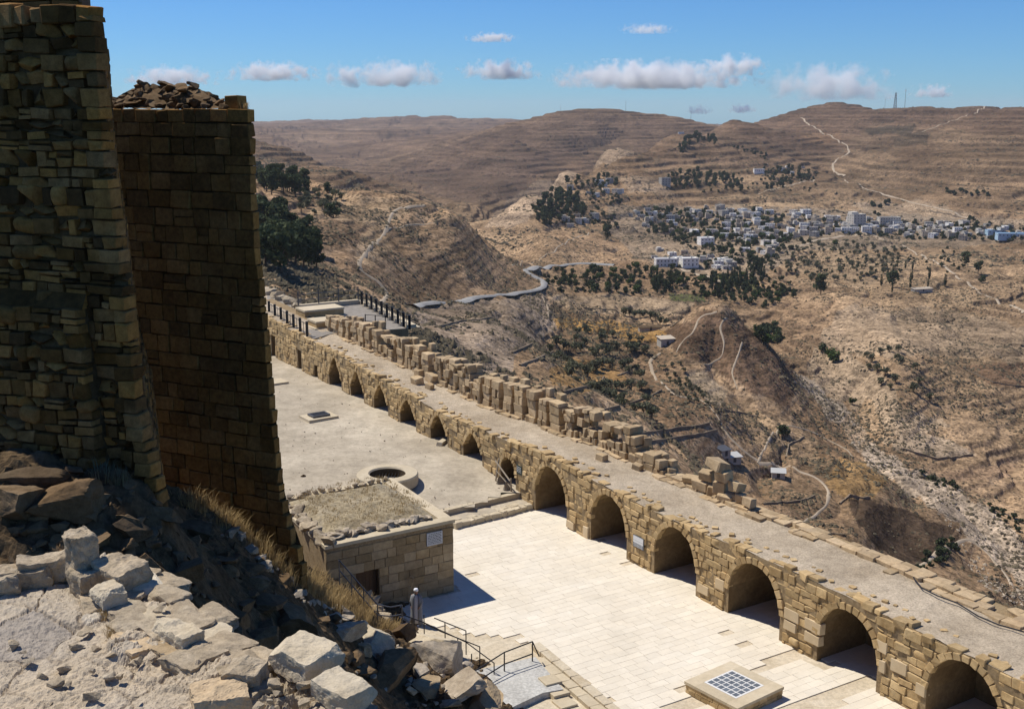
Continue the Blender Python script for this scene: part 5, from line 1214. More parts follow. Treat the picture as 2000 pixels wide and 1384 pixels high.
for k in range(60):
    px = r_.uniform(690, 900); py = r_.uniform(1245, 1384)
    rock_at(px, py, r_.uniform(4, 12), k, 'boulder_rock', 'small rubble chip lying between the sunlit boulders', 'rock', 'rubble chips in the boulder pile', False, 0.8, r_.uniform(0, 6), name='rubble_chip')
for k in range(70):
    t_ = r_.random(); px = 400+t_*320; py = float(np.interp(px, [340,400,456,540,590,640,720], [978,1002,1034,1104,1152,1178,1212]))+r_.uniform(-6, 26)
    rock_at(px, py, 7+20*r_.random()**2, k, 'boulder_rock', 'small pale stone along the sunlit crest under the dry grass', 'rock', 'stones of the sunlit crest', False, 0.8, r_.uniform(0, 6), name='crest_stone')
# dry grass along the crest and tufts (uncountable)
def blades(name, spots, n, hgt, spread, mat, label, cat='grass', wid=0.012):
    v = []; f = []; g = random.Random(len(spots))
    for p, sc in spots:
        for _ in range(n):
            a = g.uniform(0, 6.28); rr_ = spread*sc*math.sqrt(g.random()); b0 = Vector((p.x+rr_*math.cos(a), p.y+rr_*math.sin(a), p.z-0.03)); h = hgt*sc*g.uniform(0.5, 1.1)
            ln = Vector((math.cos(a), math.sin(a), 0))*h*g.uniform(0.1, 0.7); sd_ = Vector((-math.sin(a), math.cos(a), 0))*wid*sc*g.uniform(0.6, 1.4); k = len(v)
            m_ = b0+ln*0.4+Vector((0, 0, h*0.65)); t_ = b0+ln+Vector((0, 0, h*g.uniform(0.75, 1.05)))
            v += [b0-sd_, b0+sd_, m_-sd_*0.7, m_+sd_*0.7, t_]; f += [(k, k+1, k+3), (k, k+3, k+2), (k+2, k+3, k+4)]
    o = obj(name, mesh(name, np.array([q[:] for q in v]), np.array(f, np.int32), mat)); o['kind'] = 'stuff'; return tag(o, label, cat)
sp = []
for k in range(420):
    t_ = r_.random(); px = 360+t_*360; py = float(np.interp(px, [340,400,456,540,590,640,700,720], [968,990,1022,1092,1140,1165,1190,1205]))+r_.uniform(-14, 22)
    sp.append((slope_hit(px, py), r_.uniform(0.6, 1.3)))
blades('dry_grass', sp, 42, 0.55, 0.32, 'dry_grass', 'golden dry grass along the sunlit crest below the ashlar tower', wid=0.010)
sp = [(slope_hit(r_.uniform(735, 770), r_.uniform(1215, 1235)), r_.uniform(.6, 1)) for _ in range(26)]
blades('dry_bush', sp, 40, 0.5, 0.3, 'dry_grass', 'dry brown bush between the railing and the grey boulder', 'bush')
sp = []
for k in range(420):
    a = r_.uniform(0.7, LW-0.5); b = r_.uniform(0.8, LD-0.6); p = HB+HP(a, b, hz+0.6); sp.append((p, r_.uniform(0.4, 1.0)))
blades('roof_grass', sp, 12, 0.16, 0.25, 'dry_grass', 'sparse dry grass growing on the earth roof', wid=0.012)
sp = [(slope_hit(r_.uniform(180, 330), r_.uniform(880, 960)), r_.uniform(.5, 1)) for _ in range(24)]
blades('dark_weed', sp, 40, 0.5, 0.3, 'olive_leaf', 'dark weeds in the shade at the foot of the rubble tower', 'weed')
p = R2+F2*(A2+0.25)+BV2*0.3; p.z = ZT2
blades('crown_tuft', [(p, 0.8)], 60, 0.35, 0.2, 'dry_grass', 'dry tuft on the corner of the ashlar tower top', 'grass')

# --- sunlit ledge in front
ZL = 16.5
OUT = [(-80,1150),(0,1122),(60,1108),(140,1092),(150,1085),(205,1098),(225,1112),(262,1100),(285,1135),(300,1172),(335,1190),(352,1225),(362,1252),(400,1268),(440,1285),(470,1312),(500,1302),(540,1322),(560,1300),(640,1290),(680,1310),(730,1372),(770,1420),(800,1460),(-80,1460)]
gpx = np.arange(-80, 800, 2.4); gpy = np.arange(1076, 1452, 2.2); LX, LY = np.meshgrid(gpx, gpy)
dv = (LY-692)/FPX; dz = -_s-dv*_c; tt = (ZL-CAM_H)/dz; X_ = (LX-1000)/FPX*tt; Y_ = (_c-dv*_s)*tt
def pin(poly, a, b):
    r = np.zeros(a.shape, bool); n = len(poly)
    for k in range(n):
        (xa, ya), (xb, yb) = poly[k], poly[(k+1) % n]
        if ya == yb: continue
        r ^= ((ya > b) != (yb > b)) & (a < (xb-xa)*(b-ya)/(yb-ya)+xa)
    return r
wob = 7*fbm(X_*3.2, Y_*3.2, 0, 3, 4); wob2 = 6*fbm(X_*3.2+9, Y_*3.2, 0, 4, 4)
inn = pin(OUT, LX+wob, LY+wob2)
# flagstones: jittered cells with their own height and tilt
def cells(x, y, size, seed):
    gx0 = np.floor(x/size); gy0 = np.floor(y/size); best = np.full(x.shape, 9e9); sec = best.copy(); idc = np.zeros(x.shape); cxm = np.zeros(x.shape); cym = np.zeros(x.shape)
    for i in (-1, 0, 1):
        for j in (-1, 0, 1):
            cx_ = gx0+i; cy_ = gy0+j; jx = (cx_+0.5+0.42*(2*_hash(cx_, cy_, cx_*0, seed)-1))*size; jy = (cy_+0.5+0.42*(2*_hash(cx_, cy_, cx_*0, seed+1)-1))*size
            d = np.hypot(x-jx, (y-jy)); nb_ = d < best; sec = np.where(nb_, best, np.minimum(sec, d)); idc = np.where(nb_, _hash(cx_, cy_, cx_*0, seed+2), idc); cxm = np.where(nb_, jx, cxm); cym = np.where(nb_, jy, cym); best = np.where(nb_, d, best)
    return sec-best, idc, x-cxm, y-cym
xx = X_+0.12*fbm(X_*2, Y_*2, 0, 8, 3); yy = Y_+0.12*fbm(X_*2+7, Y_*2, 0, 9, 3)
edge, idc, ddx, ddy = cells(xx, yy*0.8, 0.95, 5); edge2, idc2, _, _ = cells(xx, yy, 0.13, 15)
wallm = pin([(128,1076),(285,1090),(540,1290),(800,1460),(600,1460),(470,1400),(330,1345),(228,1310),(196,1190),(140,1150)], LX+wob*1.4, LY+wob2*1.4).astype(float)
pebm = np.clip(pin([(322,1290),(380,1262),(425,1278),(415,1318),(345,1330)], LX+wob*2, LY+wob2*2).astype(float)+pin([(480,1330),(540,1312),(600,1340),(680,1345),(600,1384),(640,1400),(480,1400)], LX+wob*2, LY+wob2*2), 0, 1)
def blur(m, n):
    for _ in range(n):
        m = (m+np.roll(m, 1, 0)+np.roll(m, -1, 0)+np.roll(m, 1, 1)+np.roll(m, -1, 1))/5
    return m
wallb = blur(wallm, 1); pebb = blur(pebm, 4)
Zl = ZL+0.03*wallb+0.07*fbm(X_*0.9, Y_*0.9, 0, 2, 4)+(0.035*(idc-0.5)+0.03*(idc-0.5)*ddx+0.04*(idc2*0-0.5+idc)*ddy)*(1-0.4*wallb)
Zl -= 0.045*(1-smooth01(0.01, 0.05, edge))*(0.4+0.8*vnoise(X_*3, Y_*3, 0, 77))*(1-pebb)
Zl += 0.014*fbm(X_*18, Y_*18, 0, 6, 3)+0.014*fbm(X_*5, Y_*5, 0, 16, 3)*(0.4+wallb)-0.05*np.clip(0.12-np.abs(fbm(X_*1.7, Y_*1.7, 0, 36, 4)), 0, 1)*6*0.12/0.12*(0.3+wallb)
q4 = fbm(X_*2.2+3, Y_*2.2, 0, 46, 4); Zl += 0.06*(np.floor(q4*4)/4)*(0.3+0.7*wallb)
strat = fbm(X_*1.2+Y_*0.5, Y_*7-X_*3, 0, 26, 4); Zl += 0.018*strat*(0.6+wallb)
Zl += pebb*(0.06*smooth01(0.0, 0.06, edge2)*(0.4+idc2)-0.03)
Zl -= 0.12*blur(pin([(500,1352),(535,1345),(552,1358),(520,1366)], LX+wob, LY+wob2).astype(float)+pin([(552,1364),(590,1360),(612,1372),(575,1378)], LX+wob, LY+wob2), 2)
Zl = np.where(inn, Zl, Zl-0.5-5*smooth01(0, 1, blur(1-inn.astype(float), 2)))
keep = blur(inn.astype(float), 6) > 0.02
ii = np.arange(LX.size).reshape(LX.shape); Q = np.stack([ii[1:,:-1], ii[1:,1:], ii[:-1,1:], ii[:-1,:-1]], -1).reshape(-1,4); Q = Q[keep.ravel()[Q].all(1)]
lme = mesh('wall_top', np.stack([X_, Y_, Zl], -1).reshape(-1,3), Q, None, False)
lc = np.array([0.52, 0.435, 0.325])*(1+0.16*(idc-0.5))[..., None]*np.ones(3)
warm = smooth01(-0.2, 0.5, fbm(X_*0.8, Y_*0.8, 0, 55, 3))[..., None]; lc = lc*(1-0.4*warm)+0.4*warm*np.array([0.53, 0.41, 0.26])
pale = (smooth01(0.72, 0.78, idc)*smooth01(0.02, 0.06, edge)*(1-wallb))[..., None]; lc = lc*(1-0.6*pale)+0.6*pale*np.array([0.60, 0.535, 0.43])
grey = (smooth01(0.2, 0.14, idc)*smooth01(0.02, 0.06, edge)*(1-wallb))[..., None]; lc = lc*(1-0.5*grey)+0.5*grey*np.array([0.30, 0.27, 0.245])
lc = lc*(1-0.5*pebb[..., None])+0.5*pebb[..., None]*np.array([0.35, 0.28, 0.185])
crack_tone = ((1-smooth01(0.0, 0.05, edge))*0.5)[..., None]; lc = lc*(1-crack_tone)+crack_tone*np.array([0.25, 0.19, 0.13])  # flagstones turn darker brown towards the cracks
ca = lme.color_attributes.new('tone', 'FLOAT_COLOR', 'POINT'); ca.data.foreach_set('color', np.concatenate([lc.reshape(-1,3), np.ones((lc[..., 0].size, 1))], 1).astype(np.float32).ravel())
m, nt, b = newmat('ledge_top'); at = nd(nt, 'ShaderNodeAttribute', attribute_name='tone'); P = nd(nt, 'ShaderNodeNewGeometry').outputs['Position']
n1 = noise(nt, P, 7, 6, 0.7); n2 = noise(nt, P, 34, 4, 0.7)
c = mixc(nt, 0.4, at.outputs['Color'], ramp(nt, n1, [(0.36, (0.6,)), (0.6, (1.1,))]), 'MULTIPLY'); c = mixc(nt, 0.3, c, ramp(nt, n2, [(0.38, (0.5,)), (0.58, (1.05,))]), 'MULTIPLY')
nt.links.new(c, b.inputs['Base Color']); b.inputs['Roughness'].default_value = 0.95; b.inputs['Specular IOR Level'].default_value = 0.1
bp = nd(nt, 'ShaderNodeBump'); bp.inputs['Strength'].default_value = 0.9; bp.inputs['Distance'].default_value = 0.02
bp.inputs['Distance'].default_value = 0.04
nt.links.new(math_(nt, 'ADD', n1, math_(nt, 'MULTIPLY', n2, 0.5)), bp.inputs['Height']); nt.links.new(bp.outputs[0], b.inputs['Normal'])
lme.materials.append(m)
ledge = thing('ruined_wall', 'sunlit weathered top of a thick ruined wall with worn flagstones', 'wall'); obj('wall_top', lme, ledge)
def rough_box(sx, sy, sz, seed, n=16, rnd=0.12, rough=0.05):
    bm = bmesh.new(); bmesh.ops.create_cube(bm, size=2.0); bmesh.ops.subdivide_edges(bm, edges=list(bm.edges), cuts=n, use_grid_fill=True); v, f = from_bm(bm)
    p = 8.0; r = (np.abs(v)**p).sum(1)**(1/p); q = v/r[:, None]; v = v*(1-rnd*3)+q*rnd*3 if rnd < 0.33 else q
    rg = random.Random(seed)
    for k in range(6):
        d = np.array([rg.gauss(0, 1) for _ in range(3)]); d /= np.linalg.norm(d); h = rg.uniform(1.05, 1.4); t = np.maximum(v @ d-h, 0); v = v-t[:, None]*d
    v = v*np.array([sx, sy, sz])/2; L = (sx*sy*sz)**(1/3)
    v = v+rough*L*np.stack([fbm(v[:, 0]*2.5/L+seed+k*9, v[:, 1]*2.5/L, v[:, 2]*2.5/L, seed+k, 5, 0.55) for k in range(3)], 1)
    return v, f
def ledge_stone(px, py, sx, sy, sz, rz, mat, seed, zoff=0.0, tilt=(0, 0), rough=0.05):
    p = atz(px, py, ZL+zoff); v, f = rough_box(sx, sy, sz, seed, 26, 0.06, rough*1.3)
    o = obj('ledge_block', mesh('ledge_block', v, f, mat, False), ledge); o.matrix_local = TRS(p, (*tilt, rz), (1, 1, 1)); return o
e0_, e1_ = atz(270,1105,ZL), atz(730,1384,ZL); er = math.atan2((e1_-e0_).y, (e1_-e0_).x)
ledge_stone(166,1106,0.40,0.38,0.95,er,'ledge_stone',1,0.30,(0.05,-0.06),0.07)
ledge_stone(178,1140,0.45,0.5,0.45,er,'ledge_stone',2,0.12)
ledge_stone(238,1122,0.62,0.5,0.40,er+0.2,'ledge_stone',3,0.24,(0.1,0.08))
ledge_stone(100,1112,0.85,0.35,0.42,0.35,'ledge_stone',4,0.20)
ledge_stone(35,1132,0.95,0.35,0.38,0.30,'ledge_stone',5,0.14)
ledge_stone(-30,1150,0.9,0.35,0.36,0.30,'ledge_stone',6,0.12)
ledge_stone(598,1283,0.66,0.60,0.30,er+0.15,'pale_block',7,0.22,(0.0,0.05),0.035)
ledge_stone(672,1352,0.62,0.45,0.30,er+0.1,'pale_block',8,0.16,(0.04,0.0),0.03)
ledge_stone(478,1318,0.42,0.35,0.28,er+0.6,'ledge_stone',9,0.20,(0.2,0.1))
ledge_stone(432,1366,0.62,0.5,0.30,0.3,'parapet_stone',10,0.08)
ledge_stone(345,1240,0.75,0.3,0.25,er+0.1,'pale_block',11,0.14)
ledge_stone(212,1160,0.4,0.35,0.22,er,'pale_block',12,0.22)
LROCK = [rough_box(1, 1, 1, 500+k, 11, 0.05, 0.07) for k in range(8)]; LRM = {}
STRIP = [(140,1150),(205,1125),(285,1110),(540,1300),(780,1440),(640,1440),(560,1372),(470,1350),(400,1318),(300,1290),(235,1240),(190,1185)]
sx_ = Vector((math.cos(er), math.sin(er), 0)); sy_ = Vector((-math.sin(er), math.cos(er), 0)); o0 = atz(270, 1150, ZL); u_ = -2.2
while u_ < 7.5:
    du = r_.uniform(0.3, 0.55); v_ = -2.4
    while v_ < 1.2:
        dv_ = r_.uniform(0.26, 0.5); p = o0+sx_*(u_+du/2)+sy_*(v_+dv_/2); qx, qy = proj(np.array(p))
        if inside((qx, qy), STRIP) and not (515 < qx < 740 and qy > 1240+0.6*(qx-515) and qx > 540) and r_.random() < 0.93:
            k = r_.randrange(8); mt = r_.choice(['ledge_stone', 'ledge_stone', 'ledge_stone', 'pale_block', 'parapet_stone'])
            if (k, mt) not in LRM: LRM[(k, mt)] = mesh('ledge_stone', *LROCK[k], mt)
            hgt = r_.uniform(0.22, 0.32); piece('ledge_stone', LRM[(k, mt)], ledge, TRS((p.x, p.y, ZL+r_.uniform(-0.05, 0.01)), (r_.uniform(-.06,.06), r_.uniform(-.06,.06), er+r_.uniform(-.25,.25)+math.pi*r_.randrange(2)), (du*1.2, dv_*1.22, hgt)))
        v_ += dv_
    u_ += du
for k in range(46):
    q = r_.uniform(0.05, 0.16); px, py = r_.choice([(r_.uniform(150, 330), r_.uniform(1140, 1300)), (r_.uniform(440, 700), r_.uniform(1320, 1384)), (r_.uniform(0, 400), r_.uniform(1180, 1384))])
    p = atz(px, py, ZL+0.22); o = piece('chip_stone', rock_mesh(k % 10, 'ledge_stone'), ledge, TRS((p.x, p.y, ZL+(0.2 if px > 300 else 0.05)), (0, 0, k), (q, q*0.8, q*0.7)))
sp = [(atz(200+k*2.3+r_.uniform(-6,6), 1190+k*7+r_.uniform(-8,8), ZL+0.08), r_.uniform(.3,.6)) for k in range(12)]
blades('ledge_weed', sp, 30, 0.22, 0.1, 'dry_grass', 'dry weeds in the crack between the ledge stones', 'weed', 0.006)
# ---- concrete landing, kerb and steps by the railing
lp = [atz(x, y, 0.25) for x, y in [(930,1308),(1046,1282),(1100,1345),(1060,1352),(975,1392),(880,1400)]]
mb = MB(); mb.prism([p.xy[:] for p in lp], -0.6, 0.25); struct('concrete_landing', mb.mesh('concrete_landing', 'concrete'))
lp2 = [atz(x, y, -0.35) for x, y in [(985,1392),(1062,1360),(1120,1420),(985,1440)]]
flat('lower_landing', [p.xy[:] for p in lp2], -0.35, 'concrete')
kb = thing('court_kerb', 'low pale stone kerb and steps edging the paving beside the concrete landing', 'kerb', (kA.x, kA.y, 0), math.atan2(kd.y, kd.x))
Lk = (kB-kA).length+2; x = 0.0
while x < Lk:
    w_ = rr.uniform(0.6, 1.1); piece('kerb_stone', block_mesh(nearest_asp(w_/0.4), rr.randrange(6), 'pale_block'), kb, TRS((x+w_/2, -0.02, 0.06), (0,0,rr.uniform(-.02,.02)), (w_-0.02, 0.42, 0.34))); x += w_
x = 1.2
while x < Lk:
    w_ = rr.uniform(0.5, 0.9); piece('kerb_stone', block_mesh(nearest_asp(w_/0.4), rr.randrange(6), 'ring_stone'), kb, TRS((x+w_/2, -0.5, 0.02), (0,0,rr.uniform(-.02,.02)), (w_-0.02, 0.5, 0.30))); x += w_
for k in range(4): piece('step_block', block_mesh(1.6, k, 'ring_stone'), kb, TRS((3.3+k*0.75, -1.15-0.1*k, 0.12-0.12*k), (0,0,0), (0.75, 0.75, 0.4)))
# ---- railings
def railing(label, runs, posts, r=0.024, name='handrail', mat='iron'):
    """runs: polylines of (px, py, z); posts: (px_top, py_top, z_top, length)"""
    base = atz(*runs[0][0]); t = thing(name, label, 'railing', base)
    for run in runs:
        P_ = [atz(*q)-base for q in run]; mb = MB()
        for a, b in zip(P_[:-1], P_[1:]): mb.tube(a, b, r, 6)
        mb.obj('rail', mat, t)
    for px, py, z, L in posts:
        p = atz(px, py, z)-base; MB().tube(p, p-Vector((0, 0, L)), r, 6).obj('post', mat, t)
    return t
railing('iron stair railing with two rails descending past the wooden door', [[(662,1093,4.6),(737,1180,2.75),(763,1185,2.65),(785,1181,2.65)],[(662,1112,4.1),(737,1200,2.25),(763,1203,2.2),(785,1199,2.2)]],
        [(662,1093,4.6,1.1),(686,1121,4.0,1.1),(710,1149,3.4,1.1),(737,1180,2.75,1.2),(785,1181,2.65,1.3)], 0.028, mat='iron_grey')
railing('iron railing running from the robed man down to the landing', [[(785,1199,2.2),(828,1215,1.75),(910,1253,1.05),(965,1294,0.75)],[(848,1206,1.55),(910,1231,1.25)],[(825,1214,1.8),(860,1232,1.3),(937,1262,1.0)]],
        [(809,1207,2.0,0.75),(828,1200,1.9,1.0),(869,1215,1.45,1.0),(910,1231,1.25,1.1),(894,1246,1.2,0.9),(937,1262,1.0,1.0),(965,1294,0.75,0.5),(921,1276,0.9,0.7)])
railing('short iron railing along the open side of the concrete landing', [[(925,1311,0.95),(985,1273,1.1),(1040,1252,1.15)],[(930,1331,0.55),(985,1296,0.62),(1040,1276,0.65)],[(1040,1252,1.15),(1053,1281,0.42)]],
        [(925,1311,0.95,0.75),(985,1273,1.1,0.85),(1040,1252,1.15,0.9)], 0.028)
sw_ = thing('stair_wall', 'sunlit rough stone wall beside the stair railing', 'wall', atz(715, 1170, 2.6))
for k in range(16):
    f = k/15; p = slope_hit(690+f*52, 1138+f*70); q = 0.55+0.25*r_.random(); o = piece('stone', rock_mesh(k % 10, 'ledge_stone'), sw_, Matrix.Translation(-sw_.location) @ TRS(p+Vector((0.1*((k % 2)*2-1), 0, 0.12)), (0,0,k), (q, q*0.8, q*0.8)))
# ---- man in a grey cloak
def loft(rings, n=14):
    v = []; f = []
    for (cx_, cy_, z_, rx, ry) in rings:
        for k in range(n):
            a = 2*math.pi*k/n; v.append((cx_+rx*math.cos(a), cy_+ry*math.sin(a), z_))
    for j in range(len(rings)-1):
        for k in range(n): f.append((j*n+k, j*n+(k+1) % n, (j+1)*n+(k+1) % n, (j+1)*n+k))
    f.append(tuple(reversed(range(n)))); f.append(tuple((len(rings)-1)*n+k for k in range(n)))
    return v, f
pp_ = atz(814, 1219, 0.0); man = thing('person', 'person in long grey cloak, white gown and white cap standing by the railing', 'person', (pp_.x, pp_.y, 0.0), -0.35)
sk_v = [(0,0,0.92),(0.09,0,0.90),(0.10,-0.01,0.50),(0.10,0,0.09),(0.11,-0.14,0.05),(-0.09,0,0.90),(-0.10,-0.03,0.50),(-0.10,-0.02,0.09),(-0.12,-0.16,0.05),(0,0,1.15),(0,0.01,1.40),(0,0,1.50),(0,-0.02,1.60),(0,-0.03,1.70),
        (0.19,0.01,1.40),(0.26,0.0,1.13),(0.20,-0.14,0.92),(0.17,-0.19,0.85),(-0.19,0.01,1.40),(-0.25,0.0,1.13),(-0.18,-0.14,0.94),(-0.15,-0.19,0.87)]
sk_e = [(0,1),(1,2),(2,3),(3,4),(0,5),(5,6),(6,7),(7,8),(0,9),(9,10),(10,11),(11,12),(12,13),(10,14),(14,15),(15,16),(16,17),(10,18),(18,19),(19,20),(20,21)]
rad = [0.15,0.09,0.06,0.045,0.04,0.09,0.06,0.045,0.04,0.15,0.15,0.055,0.095,0.085,0.065,0.05,0.035,0.035,0.065,0.05,0.035,0.035]
me = bpy.data.meshes.new('body'); me.from_pydata(sk_v, sk_e, []); me.materials.append(MAT['skin'])
body = obj('body', me, man); md = body.modifiers.new('skin', 'SKIN'); 
for i, sv2 in enumerate(me.skin_vertices[0].data): sv2.radius = (rad[i], rad[i]); sv2.use_root = (i == 0)
ms = body.modifiers.new('sub', 'SUBSURF'); ms.levels = 2; ms.render_levels = 2
v, f = loft([(0,0,0.14,0.25,0.21),(0,0,0.45,0.225,0.185),(0,0,0.85,0.205,0.165),(0,0,1.1,0.20,0.15),(0,0.01,1.3,0.215,0.145),(0,0.01,1.42,0.18,0.125),(0,0.01,1.50,0.075,0.075)]); obj('gown', mesh('gown', v, f, 'white_cloth', True), man)
# cloak: open at the front right, hanging over both shoulders
v = []; f = []; n = 22; prof = [(0.10,0.30,0.25),(0.45,0.275,0.225),(0.85,0.27,0.21),(1.1,0.275,0.195),(1.3,0.27,0.185),(1.43,0.215,0.15),(1.51,0.09,0.09)]
for z_, rx, ry in prof:
    for k in range(n):
        a = -math.pi*0.5+0.42+(2*math.pi-0.78)*k/(n-1)+0.25; w_ = 1+0.05*math.sin(k*1.9+z_*3); v.append((rx*w_*math.cos(a), ry*w_*math.sin(a), z_))
for j in range(len(prof)-1):
    for k in range(n-1): f.append((j*n+k, j*n+k+1, (j+1)*n+k+1, (j+1)*n+k))
o = obj('cloak', mesh('cloak', v, f, 'cloak', True), man); o.modifiers.new('solid', 'SOLIDIFY').thickness = 0.02
for sgn in (-1, 1):
    v, f = loft([(sgn*0.19,0.01,1.41,0.075,0.075),(sgn*0.25,0.0,1.15,0.075,0.07),(sgn*0.20,-0.12,0.96,0.07,0.06)], 10); obj('sleeve', mesh('sleeve', v, f, 'cloak', True), man)
    v, f = loft([(sgn*0.11,-0.08,0.0,0.05,0.13),(sgn*0.11,-0.07,0.05,0.048,0.12),(sgn*0.105,-0.02,0.10,0.042,0.06)], 10); obj('shoe', mesh('shoe', v, f, 'white_cloth', True), man)
v, f = loft([(0,-0.025,1.655,0.105,0.115),(0,-0.025,1.72,0.106,0.113),(0,-0.02,1.765,0.085,0.09),(0,-0.02,1.78,0.03,0.03)]); obj('cap', mesh('cap', v, f, 'white_cloth', True), man)
v, f = loft([(0,-0.02,1.50,0.055,0.06),(0,-0.035,1.55,0.07,0.085),(0,-0.035,1.62,0.085,0.10),(0,-0.03,1.67,0.088,0.10)]); obj('head', mesh('head', v, f, 'skin', True), man)
MB().box((-0.015,-0.155,1.585),(0.015,-0.12,1.625)).obj('nose', 'skin', man)
for sgn in (-1, 1): MB().box((sgn*0.035-0.012,-0.137,1.632),(sgn*0.035+0.012,-0.125,1.642)).obj('eye', 'ink', man); MB().box((sgn*0.088-0.01,-0.05,1.59),(sgn*0.088+0.01,-0.02,1.645)).obj('ear', 'skin', man)
v, f = loft([(0,-0.10,1.49,0.03,0.03),(0,-0.115,1.53,0.05,0.035),(0,-0.125,1.565,0.045,0.02)], 10); obj('beard', mesh('beard', v, f, 'ink', True), man)
for k, z_ in enumerate((0.0,)):
    t = thing('pipe_hook', 'bent pinkish pipe loop on the house wall behind the robed person', 'pipe', HB+HP(2.55, -0.22, 1.0))
    mb = MB(); P_ = [Vector((0.0,0,-0.9)), Vector((0,0,0.25)), Vector((0.1,0,0.4)), Vector((0.22,0,0.36)), Vector((0.2,0,0.1)), Vector((0.12,0,-0.2))]
    for a, b in zip(P_[:-1], P_[1:]): mb.tube(a, b, 0.03, 6)
    mb.obj('loop', 'parapet_stone', t)
# ================================================================ VALLEY: VILLAGE, TREES, WALLS, MASTS
rv = random.Random(99)
def copy_tree(o, parent=None):
    c = o.copy(); COL.objects.link(c); c.parent = parent
    for ch in o.children: copy_tree(ch, c)
    return c
# ---- houses (flat-roofed), prototypes with real windows, then copies
def make_house(w, d, st, wall, label, win=3, side=2, balcony=False, step=False):
    h = st*3.1; t = thing('village_house', label, 'house', (0, 0, 0), 0, 'houses of the far village')
    mb = MB(); mb.box((-w/2, -d/2, -4), (w/2, d/2, h)); mb.obj('wall', wall, t)
    ro = MB()
    for lo, hi in (((-w/2-.12,-d/2-.12),(w/2+.12,-d/2+.2)),((-w/2-.12,d/2-.2),(w/2+.12,d/2+.12)),((-w/2-.12,-d/2+.2),(-w/2+.2,d/2-.2)),((w/2-.2,-d/2+.2),(w/2+.12,d/2-.2))): ro.box((*lo, h+0.004), (*hi, h+0.65))
    r = ro.obj('roof', wall, t)
    MB().box((w*0.15, d*0.1, h+0.01), (w*0.15+1.2, d*0.1+1.2, h+1.5)).obj('water_tank', 'house_grey', r)
    if step: MB().box((-w/2+0.5, -d*0.1, h+0.01), (w*0.05, d/2-0.5, h+2.9)).obj('stair_room', wall, t)
    for s in range(st):
        z = s*3.1
        for k in range(win):
            x = -w/2+w*(k+0.5)/win
            if s == 0 and k == win//2: MB().box((x-.55, -d/2-.03, z), (x+.55, -d/2+.1, z+2.2)).obj('door', 'iron_grey', t); continue
            MB().box((x-.5, -d/2-.03, z+1.0), (x+.5, -d/2+.1, z+2.2)).obj('window', 'dark_glass', t)
        for k in range(side):
            y = -d/2+d*(k+0.5)/side; MB().box((w/2-.1, y-.45, z+1.0), (w/2+.03, y+.45, z+2.2)).obj('window', 'dark_glass', t)
            MB().box((-w/2-.03, y-.45, z+1.0), (-w/2+.1, y+.45, z+2.2)).obj('window', 'dark_glass', t)
    if balcony: MB().box((-w*0.3, -d/2-1.4, 3.0), (w*0.3, -d/2-.031, 3.9)).obj('balcony', wall, t)
    return t
PROTO = [make_house(10, 9, 1, 'house_white', 'one-storey whitewashed flat-roofed house in the far village'),
         make_house(12, 10, 2, 'house_stone', 'two-storey grey stone flat-roofed house in the far village', 4),
         make_house(9, 8, 1, 'house_grey', 'one-storey grey concrete flat-roofed house in the far village', 3),
         make_house(13, 9, 2, 'house_white', 'two-storey white house with a balcony in the far village', 4, 2, True),
         make_house(8, 7, 1, 'house_tan', 'small one-storey tan house in the far village', 2),
         make_house(11, 9, 2, 'house_tan', 'two-storey tan house with a roof stair room in the far village', 3, 2, False, True),
         make_house(12, 10, 1, 'house_stone', 'one-storey pale stone house with a stair room in the far village', 4, 2, False, True)]
used = [False]*len(PROTO)
def place(p, k, rz, sc):
    o = PROTO[k] if not used[k] else copy_tree(PROTO[k]); used[k] = True
    o.location = (p.x, p.y, float(TZ(p.x, p.y))+0.2); o.rotation_euler = (0, 0, rz); o.scale = (sc, sc, sc); return o
HP_ = []
def houses(poly, n, mind=6.2, kinds=None, ymin=600):
    x0, x1 = min(q[0] for q in poly), max(q[0] for q in poly); y0, y1 = min(q[1] for q in poly), max(q[1] for q in poly); c_ = 0; tries = 0
    while c_ < n and tries < n*60:
        tries += 1; px, py = rv.uniform(x0, x1), rv.uniform(y0, y1)
        if not inside((px, py), poly): continue
        p = hit(px, py, ymin)
        if any((p.x-q[0])**2+(p.y-q[1])**2 < mind**2*1.7 for q in HP_): continue
        HP_.append((p.x, p.y)); place(p, rv.choice(kinds or range(len(PROTO))), rv.choice([0, 0.3, -0.3, 0.8, 1.57])+rv.uniform(-.15,.15), rv.uniform(0.55, 0.85)); c_ += 1
special = []
def one(label, px, py, w, d, st, wall, win, side, rz=0.0, step=False):
    t = make_house(w, d, st, wall, label, win, side, False, step); del t['group']; p = hit(px, py, 600); t.location = (p.x, p.y, p.z+0.2); t.rotation_euler = (0, 0, rz); HP_.append((p.x, p.y))
one('long white two-storey building alone among trees below the village', 1300, 520, 18, 9, 2, 'house_white', 6, 2, 0.1)
one('white building with square bays beside the long white one', 1345, 520, 14, 10, 2, 'house_white', 4, 2, 0.2)
one('tall pale apartment block rising over the village centre', 1672, 440, 17, 13, 4, 'house_stone', 4, 3, 0.35, True)
one('long three-storey grey block next to the tall apartment block', 1735, 440, 26, 11, 3, 'house_stone', 8, 2, 0.1)
one('bright white two-storey house above the village road', 1573, 420, 11, 9, 2, 'house_white', 3, 2, 0.2)
one('long low light-blue building at the village edge', 1975, 462, 30, 11, 1, 'house_blue', 8, 2, -0.1)
one('small light-blue house beside the long blue building', 1938, 456, 13, 9, 1, 'house_blue', 3, 2, 0.0)
one('grey square tower house on the upper village slope', 1298, 362, 13, 10, 3, 'house_grey', 3, 2, 0.3)
